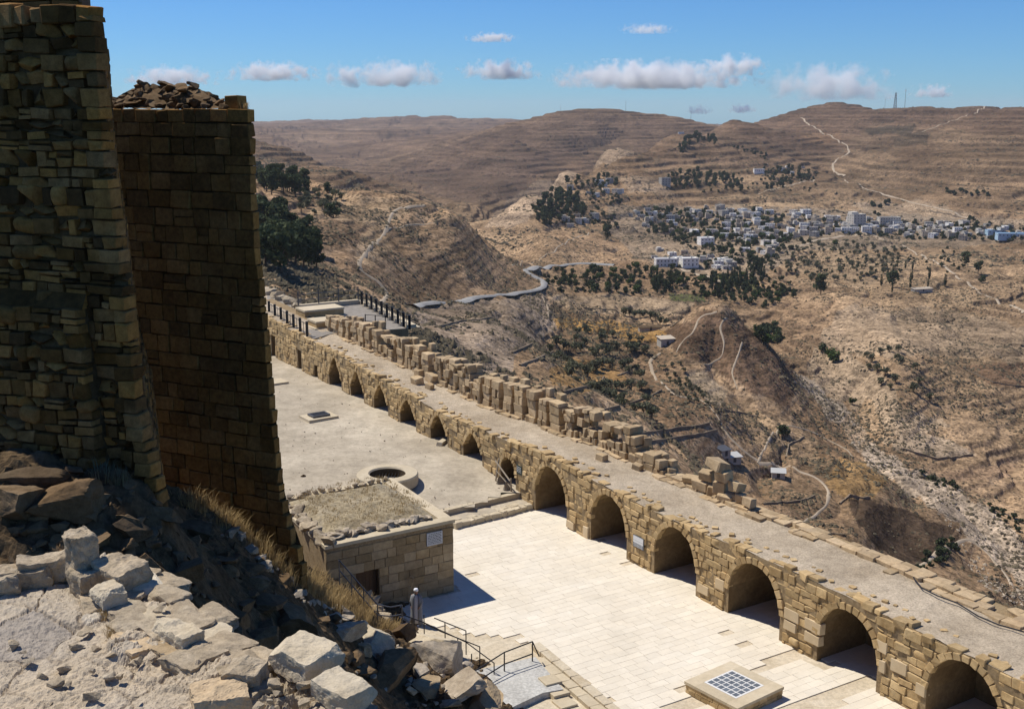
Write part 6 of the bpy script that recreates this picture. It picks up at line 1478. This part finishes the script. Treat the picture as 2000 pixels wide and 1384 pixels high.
one('white house among dark trees on the upper slope', 1170, 362, 11, 9, 2, 'house_white', 3, 2, 0.0)
one('house on the skyline knoll among trees', 1448, 222, 16, 12, 1, 'house_stone', 4, 2, 0.0)
one('lone white house on the brown upper hillside', 1330, 262, 15, 10, 1, 'house_white', 4, 2, 0.0)
one('white house group end on the terrace under the brown hill', 1482, 335, 16, 10, 1, 'house_white', 5, 2, 0.0)
one('white two-storey house standing apart in front of the village', 1378, 477, 14, 11, 2, 'house_white', 4, 2, 0.2)
houses([(1260,412),(1400,405),(1510,430),(1500,470),(1420,470),(1260,445)], 58)
houses([(1400,408),(1560,418),(1640,425),(1700,450),(1600,462),(1500,470),(1420,460)], 80)
houses([(1590,425),(1760,430),(1790,455),(1650,456)], 28)
houses([(1750,440),(1870,435),(2000,448),(2000,468),(1880,470),(1760,462)], 44)
houses([(1200,415),(1270,415),(1265,445),(1200,440)], 7)
houses([(1090,425),(1160,420),(1165,445),(1090,446)], 6)
houses([(1095,352),(1210,350),(1215,392),(1100,390)], 9, kinds=(0,1,2,3))
houses([(1490,322),(1570,325),(1570,352),(1490,352)], 7, kinds=(0,2,4))
houses([(1270,488),(1420,500),(1460,530),(1280,528)], 16, kinds=(0,2,4,6))
houses([(1440,455),(1520,462),(1520,500),(1450,500)], 14)
for k, u in enumerate(used):
    if not u: place(hit(1500+k*20, 440, 600), k, 0.2, 1.0)
# ---- field sheds
def shed(px, py, w, d, h, label, rz, roof='tin_roof'):
    p = hit(px, py, 200); t = thing('field_shed', label, 'shed', p, rz)
    MB().box((-w/2, -d/2, -1), (w/2, d/2, h)).obj('wall', 'house_grey', t)
    MB().add([(-w/2-.5,-d/2-.5,h+.02),(w/2+.5,-d/2-.5,h+.02),(w/2+.5,d/2+.5,h+.7),(-w/2-.5,d/2+.5,h+.7),(-w/2-.5,-d/2-.5,h+.12),(w/2+.5,-d/2-.5,h+.12),(w/2+.5,d/2+.5,h+.8),(-w/2-.5,d/2+.5,h+.8)], [(3,2,1,0),(4,5,6,7),(0,1,5,4),(1,2,6,5),(2,3,7,6),(3,0,4,7)]).obj('roof', roof, t)
    MB().box((-0.6, -d/2-.04, 0), (0.6, -d/2+.1, 2)).obj('door', 'ink', t)
shed(1430, 900, 5.5, 4.2, 2.0, 'white-roofed shed beside the dirt track below the parapet', 0.3)
shed(1412, 888, 4, 4, 2.2, 'small dark-sided shed uphill of the white-roofed shed', 0.5, 'iron_grey')
shed(1520, 930, 4.8, 3.6, 1.9, 'white-roofed hut among bushes inside the track bend', -0.2)
shed(1300, 672, 7, 5, 3.0, 'square stone hut at the end of the olive rows', 0.3, 'house_tan')
shed(1270, 645, 12, 3, 1.6, 'low dark ruined shed on the golden field', 0.15, 'rubble_rock')
shed(1800, 570, 16, 4.5, 2.0, 'long low pale farm shed by the lone tree', 0.3, 'house_tan')
# ---- trees
leaf_mat('mass_leaf', (0.042, 0.058, 0.026), (0.12, 0.135, 0.068), 0.15)
def crown_mesh(name, seed, n, shape, leaf, mat):
    g = np.random.default_rng(seed); pts_ = []
    for (cx_, cy_, cz_, rx, ry, rz, f) in shape:
        k = int(n*f); u = g.normal(size=(k, 3)); u /= np.linalg.norm(u, axis=1)[:, None]; r = (0.45+0.55*g.random(k)**0.45)[:, None]
        q = u*r*np.array([rx, ry, rz]); nz = vnoise(u[:, 0]*2+seed, u[:, 1]*2, u[:, 2]*2, seed); q *= (1+0.22*nz)[:, None]; pts_.append(q+np.array([cx_, cy_, cz_]))
    c = np.concatenate(pts_); k = len(c); a = g.normal(size=(k, 3)); a /= np.linalg.norm(a, axis=1)[:, None]; b = np.cross(a, g.normal(size=(k, 3))); b /= np.linalg.norm(b, axis=1)[:, None]; s = leaf*(0.6+0.8*g.random(k))[:, None]
    V = np.stack([c-a*s-b*s*0.5, c+a*s-b*s*0.5, c+a*s*0.8+b*s*0.6, c-a*s*0.8+b*s*0.6], 1).reshape(-1, 3); F_ = np.arange(k*4).reshape(-1, 4)
    return mesh(name, V, F_.astype(np.int32), mat)
def blobs(seed, n, R, H, z0, flat=0.7):
    g = random.Random(seed); out = []
    for k in range(n):
        a = g.uniform(0, 6.28); r = R*0.6*math.sqrt(g.random()); z = z0+(H-z0)*g.uniform(0.15, 0.85); q = R*g.uniform(0.38, 0.62); out.append((r*math.cos(a), r*math.sin(a), z, q, q, q*flat, 1/n))
    return out
TR = {
 'olive': [(crown_mesh('crown', 300+k, 260, blobs(k, 7, 2.2, 4.0, 1.0), 0.34, 'olive_leaf'), 1.3, 0.2) for k in range(4)],
 'pine': [(crown_mesh('crown', 320+k, 620, blobs(20+k, 10, 3.4, 10.0, 2.0, 0.8), 0.55, 'pine_leaf'), 4.0, 0.28) for k in range(4)],
 'broad': [(crown_mesh('crown', 340+k, 420, blobs(40+k, 9, 3.2, 6.5, 1.2, 0.8), 0.5, 'green_leaf' if k == 3 else 'pine_leaf'), 2.0, 0.25) for k in range(4)],
 'cypress': [(crown_mesh('crown', 360+k, 320, [(0, 0, 5.4, 1.0, 1.0, 5.0, 0.7), (0, 0, 3.2, 1.15, 1.15, 3.0, 0.3)], 0.35, 'cypress_leaf'), 1.0, 0.16) for k in range(3)]}
TRUNK = {}
for kd_ in TR:
    for k, (cm, th, tr) in enumerate(TR[kd_]):
        g = random.Random(k); mb = MB(); mb.tube((0, 0, -0.6), (0, 0, th), tr, 7, tr*0.7)
        for q in range(4):
            a = q*1.57+g.random(); mb.tube((0, 0, th*0.8), (math.cos(a)*th*0.5, math.sin(a)*th*0.5, th*1.7), tr*0.5, 5, tr*0.2)
        TRUNK[(kd_, k)] = mb.mesh('trunk', 'bark')
GREEN = []
for k in range(4):
    cm = crown_mesh('mass', 400+k, 170, blobs(70+k, 6, 3.0, 5.2, 0.4, 0.8), 0.75, None); GREEN.append(tri(np.array([v.co[:] for v in cm.vertices]), [list(q.vertices) for q in cm.polygons])); bpy.data.meshes.remove(cm)
NAME = {'olive': 'olive_tree', 'pine': 'pine_tree', 'broad': 'broadleaf_tree', 'cypress': 'cypress_tree'}
NB = {}; MASS = Acc()
def tree(kd_, p, sc, label, group):
    NB[kd_] = NB.get(kd_, 0)+1
    if NB[kd_] > 290:
        k = rv.randrange(4); v, f = GREEN[k]; MASS.add(v, f, TRS((p.x, p.y, float(TZ(p.x, p.y))-0.3), (0, 0, rv.uniform(0, 6)), (sc, sc, sc))); return
    k = rv.randrange(len(TR[kd_])); t = thing(NAME[kd_], label, 'tree', (p.x, p.y, float(TZ(p.x, p.y))), rv.uniform(0, 6.28), group); t.scale = (sc*rv.uniform(.9,1.1), sc*rv.uniform(.9,1.1), sc)
    obj('crown', TR[kd_][k][0], t); obj('trunk', TRUNK[(kd_, k)], t); return t
TP = []
def grove(kd_, poly, n, sc, label, group, ymin=150, mind=4.0):
    x0, x1 = min(q[0] for q in poly), max(q[0] for q in poly); y0, y1 = min(q[1] for q in poly), max(q[1] for q in poly); c_ = 0; tries = 0
    while c_ < n and tries < n*40:
        tries += 1; px, py = rv.uniform(x0, x1), rv.uniform(y0, y1)
        if not inside((px, py), poly): continue
        p = hit(px, py, ymin)
        if any((p.x-q[0])**2+(p.y-q[1])**2 < mind**2 for q in TP) or any((p.x-q[0])**2+(p.y-q[1])**2 < 30 for q in HP_): continue
        TP.append((p.x, p.y)); tree(kd_, p, rv.uniform(*sc), label, group); c_ += 1
def rows(kd_, pa, pb, pc, na, nb, sc, label, group, ymin=150, drop=0.1, jit=1.0):
    """orchard laid out in world-space rows: corner a, along to b, across to c (pixels)"""
    A, B, C = hit(*pa, ymin), hit(*pb, ymin), hit(*pc, ymin)
    for i in range(na):
        for j in range(nb):
            if rv.random() < drop: continue
            p = A+(B-A)*(i/max(na-1, 1))+(C-A)*(j/max(nb-1, 1)); p.x += rv.uniform(-jit, jit); p.y += rv.uniform(-jit, jit); TP.append((p.x, p.y)); tree(kd_, p, rv.uniform(*sc), label, group)
rows('olive', (1085,672), (1070,705), (1240,685), 5, 13, (0.85, 1.25), 'grey-green olive tree in the orchard rows below the golden field', 'olive trees of the terrace orchard', 250, 0.15, 2.2)
rows('olive', (1140,650), (1120,665), (1260,675), 3, 9, (0.8, 1.2), 'grey-green olive tree in the orchard rows below the golden field', 'olive trees of the terrace orchard', 250, 0.2, 2.2)
rows('olive', (1217,617), (1217,617), (1300,636), 1, 9, (1.0, 1.3), 'round olive tree in the single row above the golden field', 'row of round olive trees', 300, 0.0, 0.6)
rows('olive', (1298,722), (1345,785), (1330,715), 10, 3, (0.45, 0.6), 'low vine-like bush in the planted strips below the stone hut', 'planted strips of low bushes', 250, 0.05, 0.5)
rows('olive', (1690,700), (1735,762), (1760,690), 7, 4, (0.85, 1.25), 'dark round olive tree on the small plot above the dry riverbed', 'olive plot above the riverbed', 300, 0.25, 2.0)
grove('olive', [(1500,490),(1640,470),(1770,490),(1760,520),(1690,560),(1560,548),(1490,520)], 105, (0.8, 1.25), 'small dark olive tree in the grove in front of the village', 'olive grove before the village', 600, 5.5)
grove('olive', [(570,385),(640,372),(690,395),(650,425),(580,420)], 22, (0.7, 1.1), 'small olive tree on top of the near bare hill', 'olive trees on the near hill', 300, 5)
grove('broad', [(1085,530),(1190,520),(1330,530),(1330,560),(1230,575),(1090,565)], 75, (0.55, 1.0), 'dark bushy tree in the belt along the valley road', 'trees of the valley belt', 500, 5)
grove('broad', [(1330,540),(1500,545),(1560,580),(1500,605),(1380,585)], 75, (0.45, 0.9), 'dark bushy tree among the green plots', 'trees of the green plots', 500, 4.5)
grove('cypress', [(1270,540),(1300,540),(1320,572),(1280,575)], 10, (0.8, 1.25), 'slim dark cypress near the pale field', 'cypresses by the pale field', 500, 3)
grove('cypress', [(1380,560),(1440,535),(1480,545),(1400,590)], 22, (0.7, 1.2), 'slim dark cypress in the line across the green plots', 'cypresses of the green plots', 500, 3)
grove('cypress', [(1470,530),(1490,520),(1500,545),(1470,550)], 9, (0.9, 1.3), 'tall cypress at the edge of the orange bank', 'cypresses at the orange bank', 500, 3)
grove('cypress', [(1690,545),(1780,520),(1850,560),(1740,575)], 14, (0.6, 1.0), 'small cypress on the slope under the grove', 'cypresses under the grove', 500, 4)
grove('pine', [(503,425),(560,430),(632,490),(625,535),(560,548),(510,530)], 34, (0.85, 1.25), 'dark pine in the wood on the near slope beside the tan tower', 'pine wood on the near slope', 200, 4.5)
grove('pine', [(500,335),(560,345),(620,372),(600,395),(510,385)], 26, (0.8, 1.2), 'dark pine on the hilltop behind the near slope', 'pines on the hilltop', 300, 5)
for px, py, s_, kd_, lb in [(651,425,1.15,'broad','single dark round tree casting a shadow on the bare hill'),(641,378,1.0,'broad','single dark tree at the top edge of the bare hill'),(1603,575,1.55,'pine','big dark tree standing alone over the ravine head'),(1743,562,1.3,'pine','big round tree beside the long farm shed'),(1885,520,1.3,'pine','tall pine by the bend of the village road'),(1910,535,1.2,'pine','rounded pine just below the tall roadside pine'),(1918,552,0.9,'broad','dark bushy tree under the rounded roadside pine'),(1630,480,0.9,'broad','dark tree at the grove edge by the road'),
        (1185,468,1.5,'pine','dark tree clump on the bare knoll before the village'),(1665,790,0.6,'broad','lone dark bush on the pale bank'),(1620,700,1.0,'broad','dark green tree in the hollow of the ravine'),(1628,708,1.1,'broad','second dark green tree in the hollow of the ravine'),(1605,690,0.8,'broad','dark tree at the upper end of the ravine hollow'),(1530,852,0.8,'broad','flat dark bush by the track to the riverbed'),(1160,700,0.9,'olive','large olive alone at the edge of the golden patch')]:
    tree(kd_, hit(px, py, 200), s_, lb, 'single trees of the valley')
grove('broad', [(1475,650),(1510,640),(1530,672),(1490,680)], 12, (0.8, 1.2), 'dense dark tree in the clump behind the brown knoll', 'clump behind the brown knoll', 500, 4)
grove('pine', [(1035,420),(1080,375),(1130,385),(1145,425),(1060,440)], 80, (0.7, 1.1), 'dark tree in the wood at the left end of the village slope', 'wood on the village slope', 800, 5)
grove('pine', [(1100,352),(1210,345),(1210,372),(1120,372)], 24, (0.7, 1.0), 'dark tree among the upper houses', 'trees among the upper houses', 900, 6)
grove('pine', [(1325,290),(1345,268),(1395,270),(1400,285),(1350,282),(1330,305)], 26, (0.9, 1.3), 'dark tree in the curved belt on the brown hillside', 'curved tree belt', 1300, 6)
grove('pine', [(1300,345),(1360,338),(1450,350),(1450,375),(1380,370),(1320,372)], 65, (0.7, 1.1), 'dark tree in the wood above the village', 'wood above the village', 1000, 6)
grove('pine', [(1490,325),(1580,335),(1590,352),(1520,368),(1488,378)], 60, (0.7, 1.1), 'dark tree around the terrace houses', 'trees around the terrace houses', 1000, 6)
grove('pine', [(1425,280),(1500,300),(1500,315),(1440,300)], 16, (0.8, 1.1), 'dark tree in the strip over the terrace houses', 'tree strip over the terrace', 1200, 6)
grove('broad', [(1250,410),(1500,415),(1560,465),(1480,520),(1400,490),(1260,455)], 150, (0.6, 1.15), 'dark tree between the village houses', 'trees between the village houses', 700, 5)
grove('broad', [(1560,425),(2000,440),(2000,470),(1780,470),(1600,462)], 75, (0.55, 1.05), 'dark tree between the eastern village houses', 'trees between the eastern houses', 700, 5)
grove('pine', [(1690,400),(1745,395),(1745,425),(1690,425)], 7, (1.0, 1.4), 'tall dark pine behind the apartment block', 'pines behind the apartment block', 900, 5)
grove('pine', [(1830,372),(1940,378),(1938,388),(1860,382)], 13, (0.9, 1.1), 'dark pine in the straight row on the bare hillside', 'row of pines on the bare hillside', 1000, 6)
grove('broad', [(1420,212),(1470,218),(1460,226),(1400,232)], 14, (0.9, 1.4), 'dark tree on the skyline knoll', 'trees on the skyline knoll', 1500, 7)
grove('broad', [(1880,430),(1910,425),(1915,450),(1880,450)], 6, (0.9, 1.2), 'dark tree beside the pale quarry scar', 'trees at the quarry scar', 900, 5)
grove('broad', [(1840,1055),(1870,1050),(1870,1090),(1790,1120),(1800,1090)], 20, (0.35, 0.6), 'bright green bush at the foot of the dark escarpment', 'bushes under the escarpment', 200, 2.5)
grove('broad', [(1800,925),(1860,945),(1880,958),(1820,948)], 12, (0.3, 0.5), 'green bush along the riverbed edge', 'bushes along the riverbed', 200, 2.5)
grove('broad', [(1930,985),(2000,1020),(2000,1050),(1940,1005)], 14, (0.3, 0.5), 'green bush among the riverbed stones', 'bushes among the riverbed stones', 200, 2.5)
grove('broad', [(1660,520),(1700,505),(1870,480),(1900,530),(1800,560),(1700,560)], 26, (0.35, 0.7), 'scattered bush on the dry slope east of the grove', 'bushes on the dry slope', 500, 5)
for poly, n_, s_ in [([(1250,408),(1560,412),(1700,440),(1600,468),(1480,525),(1380,500),(1260,455)], 480, (0.4, 0.95)), ([(1700,432),(2000,445),(2000,475),(1720,466)], 160, (0.4, 0.9)), ([(1280,500),(1500,500),(1560,575),(1400,590),(1300,560)], 230, (0.3, 0.75)), ([(1085,375),(1215,372),(1210,445),(1040,440)], 130, (0.5, 0.9)), ([(1290,345),(1600,330),(1590,375),(1300,378)], 90, (0.5, 0.9)), ([(1500,480),(1770,490),(1700,560),(1490,530)], 110, (0.3, 0.55)), ([(1060,540),(1320,535),(1320,580),(1070,580)], 90, (0.3, 0.6))]:
    x0, x1 = min(q[0] for q in poly), max(q[0] for q in poly); y0, y1 = min(q[1] for q in poly), max(q[1] for q in poly); c_ = 0
    while c_ < n_:
        px, py = rv.uniform(x0, x1), rv.uniform(y0, y1); c_ += 1
        if not inside((px, py), poly): continue
        p = hit(px, py, 500); sc = rv.uniform(*s_); v, f = GREEN[rv.randrange(4)]; MASS.add(v, f, TRS((p.x, p.y, p.z-0.3), (0, 0, rv.uniform(0, 6)), (sc, sc, sc)))
o = obj('village_greenery', MASS.mesh('village_greenery', 'mass_leaf')); o['kind'] = 'stuff'; tag(o, 'dark green mass of shrubs and gardens in and around the far village', 'greenery')
# ---- dry-stone terrace walls
def drywall(pix, h, label, w=0.8, ymin=180):
    A = []
    for a, b in zip(pix[:-1], pix[1:]):
        for q in range(8): A.append(hit(a[0]+(b[0]-a[0])*q/8, a[1]+(b[1]-a[1])*q/8, ymin))
    A.append(hit(*pix[-1], ymin)); A = np.array([p[:] for p in A]); T = np.gradient(A[:, :2], axis=0); T /= np.maximum(np.linalg.norm(T, axis=1), 1e-6)[:, None]; N_ = np.stack([-T[:, 1], T[:, 0]], 1)
    z = TZ(A[:, 0], A[:, 1]); hh = 0.65*h*(0.8+0.35*vnoise(np.arange(len(A))*0.7, 0, 0, 3)); V = []
    for sx, top in ((-1, 0), (-0.7, 1), (0.7, 1), (1, 0)):
        q = A[:, :2]+N_*w*0.5*sx; V.append(np.column_stack([q, z-0.8+(hh+0.8)*top]))
    V = np.stack(V, 1); ii = np.arange(len(A)*4).reshape(-1, 4); Q = np.stack([ii[:-1,:-1], ii[:-1,1:], ii[1:,1:], ii[1:,:-1]], -1).reshape(-1,4)
    o = obj('terrace_wall', mesh('terrace_wall', V.reshape(-1,3), Q, 'field_wall')); tag(o, label, 'wall', 'dry-stone terrace walls of the valley')
for pix, h, lb in [([(1100,768),(1170,750),(1180,738)],1.2,'dry-stone wall under the golden patch'),([(1205,735),(1230,725)],1.0,'short dry-stone wall beyond the golden patch'),([(1170,805),(1245,785),(1292,765)],1.3,'long dry-stone wall crossing the dark scrub bank'),([(1250,850),(1330,838),(1385,830)],1.5,'dry-stone wall along the upper edge of the double bank'),([(1250,868),(1330,855),(1400,842)],1.2,'dry-stone wall along the lower edge of the double bank'),
        ([(1015,715),(1060,698),(1080,688)],1.0,'dry-stone wall on the grey scrub slope'),([(1120,590),(1128,603)],1.0,'short upright dry-stone wall in the pale field'),([(1140,602),(1200,606),(1215,615)],0.9,'thin dry-stone wall across the pale field'),([(1310,640),(1330,625)],1.2,'pale dry-stone wall beside the brown knoll'),([(1395,798),(1450,808),(1480,815)],1.2,'dry-stone wall below the pale plot'),
        ([(1570,1030),(1610,1040),(1650,1048)],1.2,'dry-stone wall above the terrace edge at the escarpment'),([(1640,985),(1660,970),(1700,975)],1.5,'dark dry-stone lip at the top of the escarpment'),([(1535,895),(1540,870),(1570,855)],1.2,'curved dry-stone wall by the track bend'),([(1490,985),(1560,980),(1590,970)],1.0,'dry-stone wall on the slope inside the track bend'),
        ([(1790,410),(1850,420),(1900,432)],2.5,'long dark roadside wall on the bare hillside'),([(1760,878),(1830,898),(1900,890)],1.5,'bank wall under the pale riverside field'),([(1880,720),(1940,748),(2000,757)],1.2,'bank wall under the ploughed brown field'),([(850,640),(900,628),(960,622)],0.8,'faint dry-stone wall on the scrub slope below the castle'),([(1000,690),(1040,672)],0.8,'short faint wall on the scrub slope')]:
    drywall(pix, h, lb)
# ---- masts on the skyline
def mast(px, py, H, label, lattice=False):
    p = hit(px, py, 1500); 
    for dy in range(0, 12):
        q = hit(px, py+dy, 1500)
        if q.y < 5500: p = q; break
    t = thing('radio_mast', label, 'mast', p)
    if not lattice: MB().tube((0,0,-2), (0,0,H), H*0.011, 6, H*0.006).obj('pole', 'iron_grey', t); MB().box((-H*.02,-H*.02,H*0.85),(H*.02,H*.02,H*0.92)).obj('antenna', 'white_paint', t); return
    w = H*0.09
    for sx, sy in ((-1,-1),(1,-1),(1,1),(-1,1)): MB().tube((sx*w, sy*w, -2), (sx*w*0.25, sy*w*0.25, H), H*0.008, 5).obj('leg', 'iron_grey', t)
    for k in range(8):
        f = k/8; a = w*(1-0.75*f); f2 = (k+1)/8; b = w*(1-0.75*f2); mb = MB()
        for (s1, s2), (s3, s4) in (((-1,-1),(1,-1)),((1,-1),(1,1)),((1,1),(-1,1)),((-1,1),(-1,-1))): mb.tube((s1*a,s2*a,f*H),(s3*b,s4*b,f2*H),H*0.005,4); mb.tube((s3*a,s4*a,f*H),(s1*b,s2*b,f2*H),H*0.005,4)
        mb.obj('bracing', 'iron_grey', t)
    for k, z in enumerate((0.72, 0.85, 0.95)): MB().tube((w*0.3, -w*0.3, H*z), (w*0.3, -w*0.3-0.8, H*z), H*0.03, 10).obj('dish', 'white_paint', t)
mast(1748, 203, 37, 'lattice radio tower with dishes on the right-hand skyline', True)
mast(1767, 202, 46, 'tall thin radio mast beside the lattice tower'); mast(1728, 205, 26, 'short radio mast before the lattice tower'); mast(1661, 208, 12, 'small post on the bare skyline'); mast(1095, 226, 30, 'thin mast on the dark round hill'); mast(1222, 221, 34, 'thin mast on the flat top of the dark hill'); mast(1349, 240, 34, 'thin mast in the saddle between two hills')
# ---- low scrub and riverbed stones (uncountable)
def scatter(name, label, cat, mat, n, box, dens, size, squash, seed, polyonly=None):
    g = np.random.default_rng(seed); px = g.uniform(box[0], box[1], n*3); Y = np.exp(g.uniform(math.log(box[2]), math.log(box[3]), n*3)); X = (px-1000)/(FPX*_c)*Y
    d = fbm(X/45, Y/45, 0, seed, 3)+0.5*fbm(X/12, Y/12, 0, seed+9, 2); keep = g.random(n*3) < np.clip(dens+0.9*d, 0.02, 1)
    z = TZ(X, Y); qx, qy = proj(np.stack([X, Y, z], -1))
    if polyonly is not None: keep &= pin(polyonly, qx, qy)
    X, Y, z = X[keep][:n], Y[keep][:n], z[keep][:n]; k = len(X); s = (size[0]+(size[1]-size[0])*g.random(k)**2.2)
    oc = np.array([(1,0,0.2),(0.3,0.95,0.25),(-0.8,0.6,0.15),(-0.8,-0.6,0.25),(0.3,-0.95,0.15),(0.25,0.2,0.95),(-0.25,-0.2,0.8)]); fc = np.array([(0,1,5),(1,2,5),(2,6,5),(2,3,6),(3,4,6),(4,5,6),(4,0,5)])
    V = oc[None]*s[:, None, None]*np.array([1, 1, squash])*(1+0.35*g.normal(size=(k, 7, 1))); V += np.stack([X, Y, z-0.05], 1)[:, None, :]
    F_ = (fc[None]+7*np.arange(k)[:, None, None]).reshape(-1, 3)
    o = obj(name, mesh(name, V.reshape(-1,3), F_.astype(np.int32), mat)); o['kind'] = 'stuff'; return tag(o, label, cat)
scatter('thorn_scrub', 'low thorn scrub dotted over the dry valley slopes', 'scrub', 'scrub_leaf', 60000, (480, 2060, 190, 1100), 0.30, (0.3, 1.1), 0.75, 5)
scatter('hillside_scrub', 'dark low scrub dotted over the farther hillsides', 'scrub', 'scrub_leaf', 22000, (480, 2060, 1000, 3200), 0.2, (0.8, 2.4), 0.7, 6)
scatter('riverbed_stones', 'pale loose boulders filling the dry riverbed', 'stones', 'boulder_rock', 7000, (1500, 2060, 320, 720), 0.35, (0.2, 0.9), 0.7, 7, [(1545,722),(1600,752),(1660,808),(1725,882),(1840,940),(1950,1000),(2010,1070),(2010,1200),(1900,1130),(1870,1040),(1780,965),(1700,912),(1650,848),(1595,785)])
# ---- clouds
def cloud(px, py, w, h, seed, label, D=15000, dens=1.0):
    c = atY(px, py, D); sc = D/FPX; lob = []
    g = random.Random(seed); W_, H_ = w*sc, h*sc
    v, f = BIGROCKS[0]; bm = bmesh.new(); bmesh.ops.create_icosphere(bm, subdivisions=3, radius=1.0); v, f = from_bm(bm)
    v = v*np.array([W_*0.68, W_*0.34, H_*0.62]); me_ = mesh('cloud', v, f)
    m_ = bpy.data.materials.new('cloud_%d' % seed); m_.use_nodes = True; nt_ = m_.node_tree; nt_.nodes.clear(); o_ = nd(nt_, 'ShaderNodeOutputMaterial'); pv = nd(nt_, 'ShaderNodeVolumePrincipled'); nt_.links.new(pv.outputs[0], o_.inputs['Volume'])
    tc = nd(nt_, 'ShaderNodeTexCoord'); mp = nd(nt_, 'ShaderNodeMapping'); nt_.links.new(tc.outputs['Object'], mp.inputs['Vector']); mp.inputs['Scale'].default_value = (1/(W_*0.68), 1/(W_*0.34), 1/(H_*0.62))
    ln = nd(nt_, 'ShaderNodeVectorMath', operation='LENGTH'); nt_.links.new(mp.outputs[0], ln.inputs[0])
    ad = nd(nt_, 'ShaderNodeVectorMath', operation='ADD'); nt_.links.new(tc.outputs['Object'], ad.inputs[0]); ad.inputs[1].default_value = (seed*913.0, seed*377.0, 0)
    n_ = noise(nt_, ad.outputs[0], 2.6/H_, 5, 0.55)
    sz = nd(nt_, 'ShaderNodeSeparateXYZ'); nt_.links.new(mp.outputs[0], sz.inputs[0])
    a_ = math_(nt_, 'MULTIPLY_ADD', n_, 2.1, -0.54); a_ = math_(nt_, 'SUBTRACT', a_, math_(nt_, 'MULTIPLY', ln.outputs['Value'], 0.78))
    flat_ = math_(nt_, 'MULTIPLY', math_(nt_, 'MAXIMUM', math_(nt_, 'MULTIPLY_ADD', sz.outputs['Z'], -1.0, -0.45), 0.0), 1.6); a_ = math_(nt_, 'SUBTRACT', a_, flat_)
    a_ = math_(nt_, 'MULTIPLY', math_(nt_, 'MAXIMUM', a_, 0.0), 10*dens/H_); nt_.links.new(a_, pv.inputs['Density'])
    pv.inputs['Color'].default_value = (1, 1, 1, 1); pv.inputs['Anisotropy'].default_value = 0.0
    me_.materials.append(m_); o = obj('cloud', me_, None, c); tag(o, label, 'cloud', 'fair-weather clouds over the hills'); return o
for k, (px, py, w, h, d_, lb) in enumerate([(335,152,165,44,0.8,'flat white cloud just above the rubble crown of the tan tower'),(533,143,150,44,1.0,'wispy white cloud next to the tan tower'),(675,152,80,56,1.0,'small rounded cloud left of a bigger twin'),(775,148,160,62,1.1,'puffy cloud with a trailing end beside the small rounded one'),(978,140,135,46,1.0,'oval white cloud alone in mid sky'),(960,75,85,22,0.6,'small thin cloud high above the oval one'),
        (1270,152,330,64,1.2,'long bank of white cloud, the longest in the sky'),(1435,132,110,48,1.1,'bright rounded cloud at the end of the long bank'),(1620,168,230,84,0.8,'broad pale grey-white cloud over the right-hand hills'),(1820,180,75,32,0.7,'small faint cloud beside the radio masts'),(1265,58,90,24,0.35,'very faint thin cloud high over the long bank'),(1365,216,50,22,0.6,'tiny cloud peeping over the saddle'),(1450,214,50,20,0.7,'tiny white cloud behind the skyline knoll')]):
    cloud(px, py, w, h, k+1, lb, 15000, d_)
# ---- haze
hb = MB(); zt_ = max(float(ZZ.max()), 60)+25; hb.box((-16000, -60, float(ZZ.min())-3), (16000, 11500, zt_)); ho = hb.obj('haze', None, None); ho['kind'] = 'stuff'; tag(ho, 'thin dry air haze filling the valley', 'haze')
hm = bpy.data.materials.new('haze'); hm.use_nodes = True; nt = hm.node_tree; nt.nodes.clear(); o_ = nd(nt, 'ShaderNodeOutputMaterial'); pv = nd(nt, 'ShaderNodeVolumePrincipled')
pv.inputs['Color'].default_value = (0.82, 0.89, 1.0, 1); pv.inputs['Density'].default_value = 3.8e-5; pv.inputs['Anisotropy'].default_value = 0.2; nt.links.new(pv.outputs[0], o_.inputs['Volume']); ho.data.materials.append(hm)
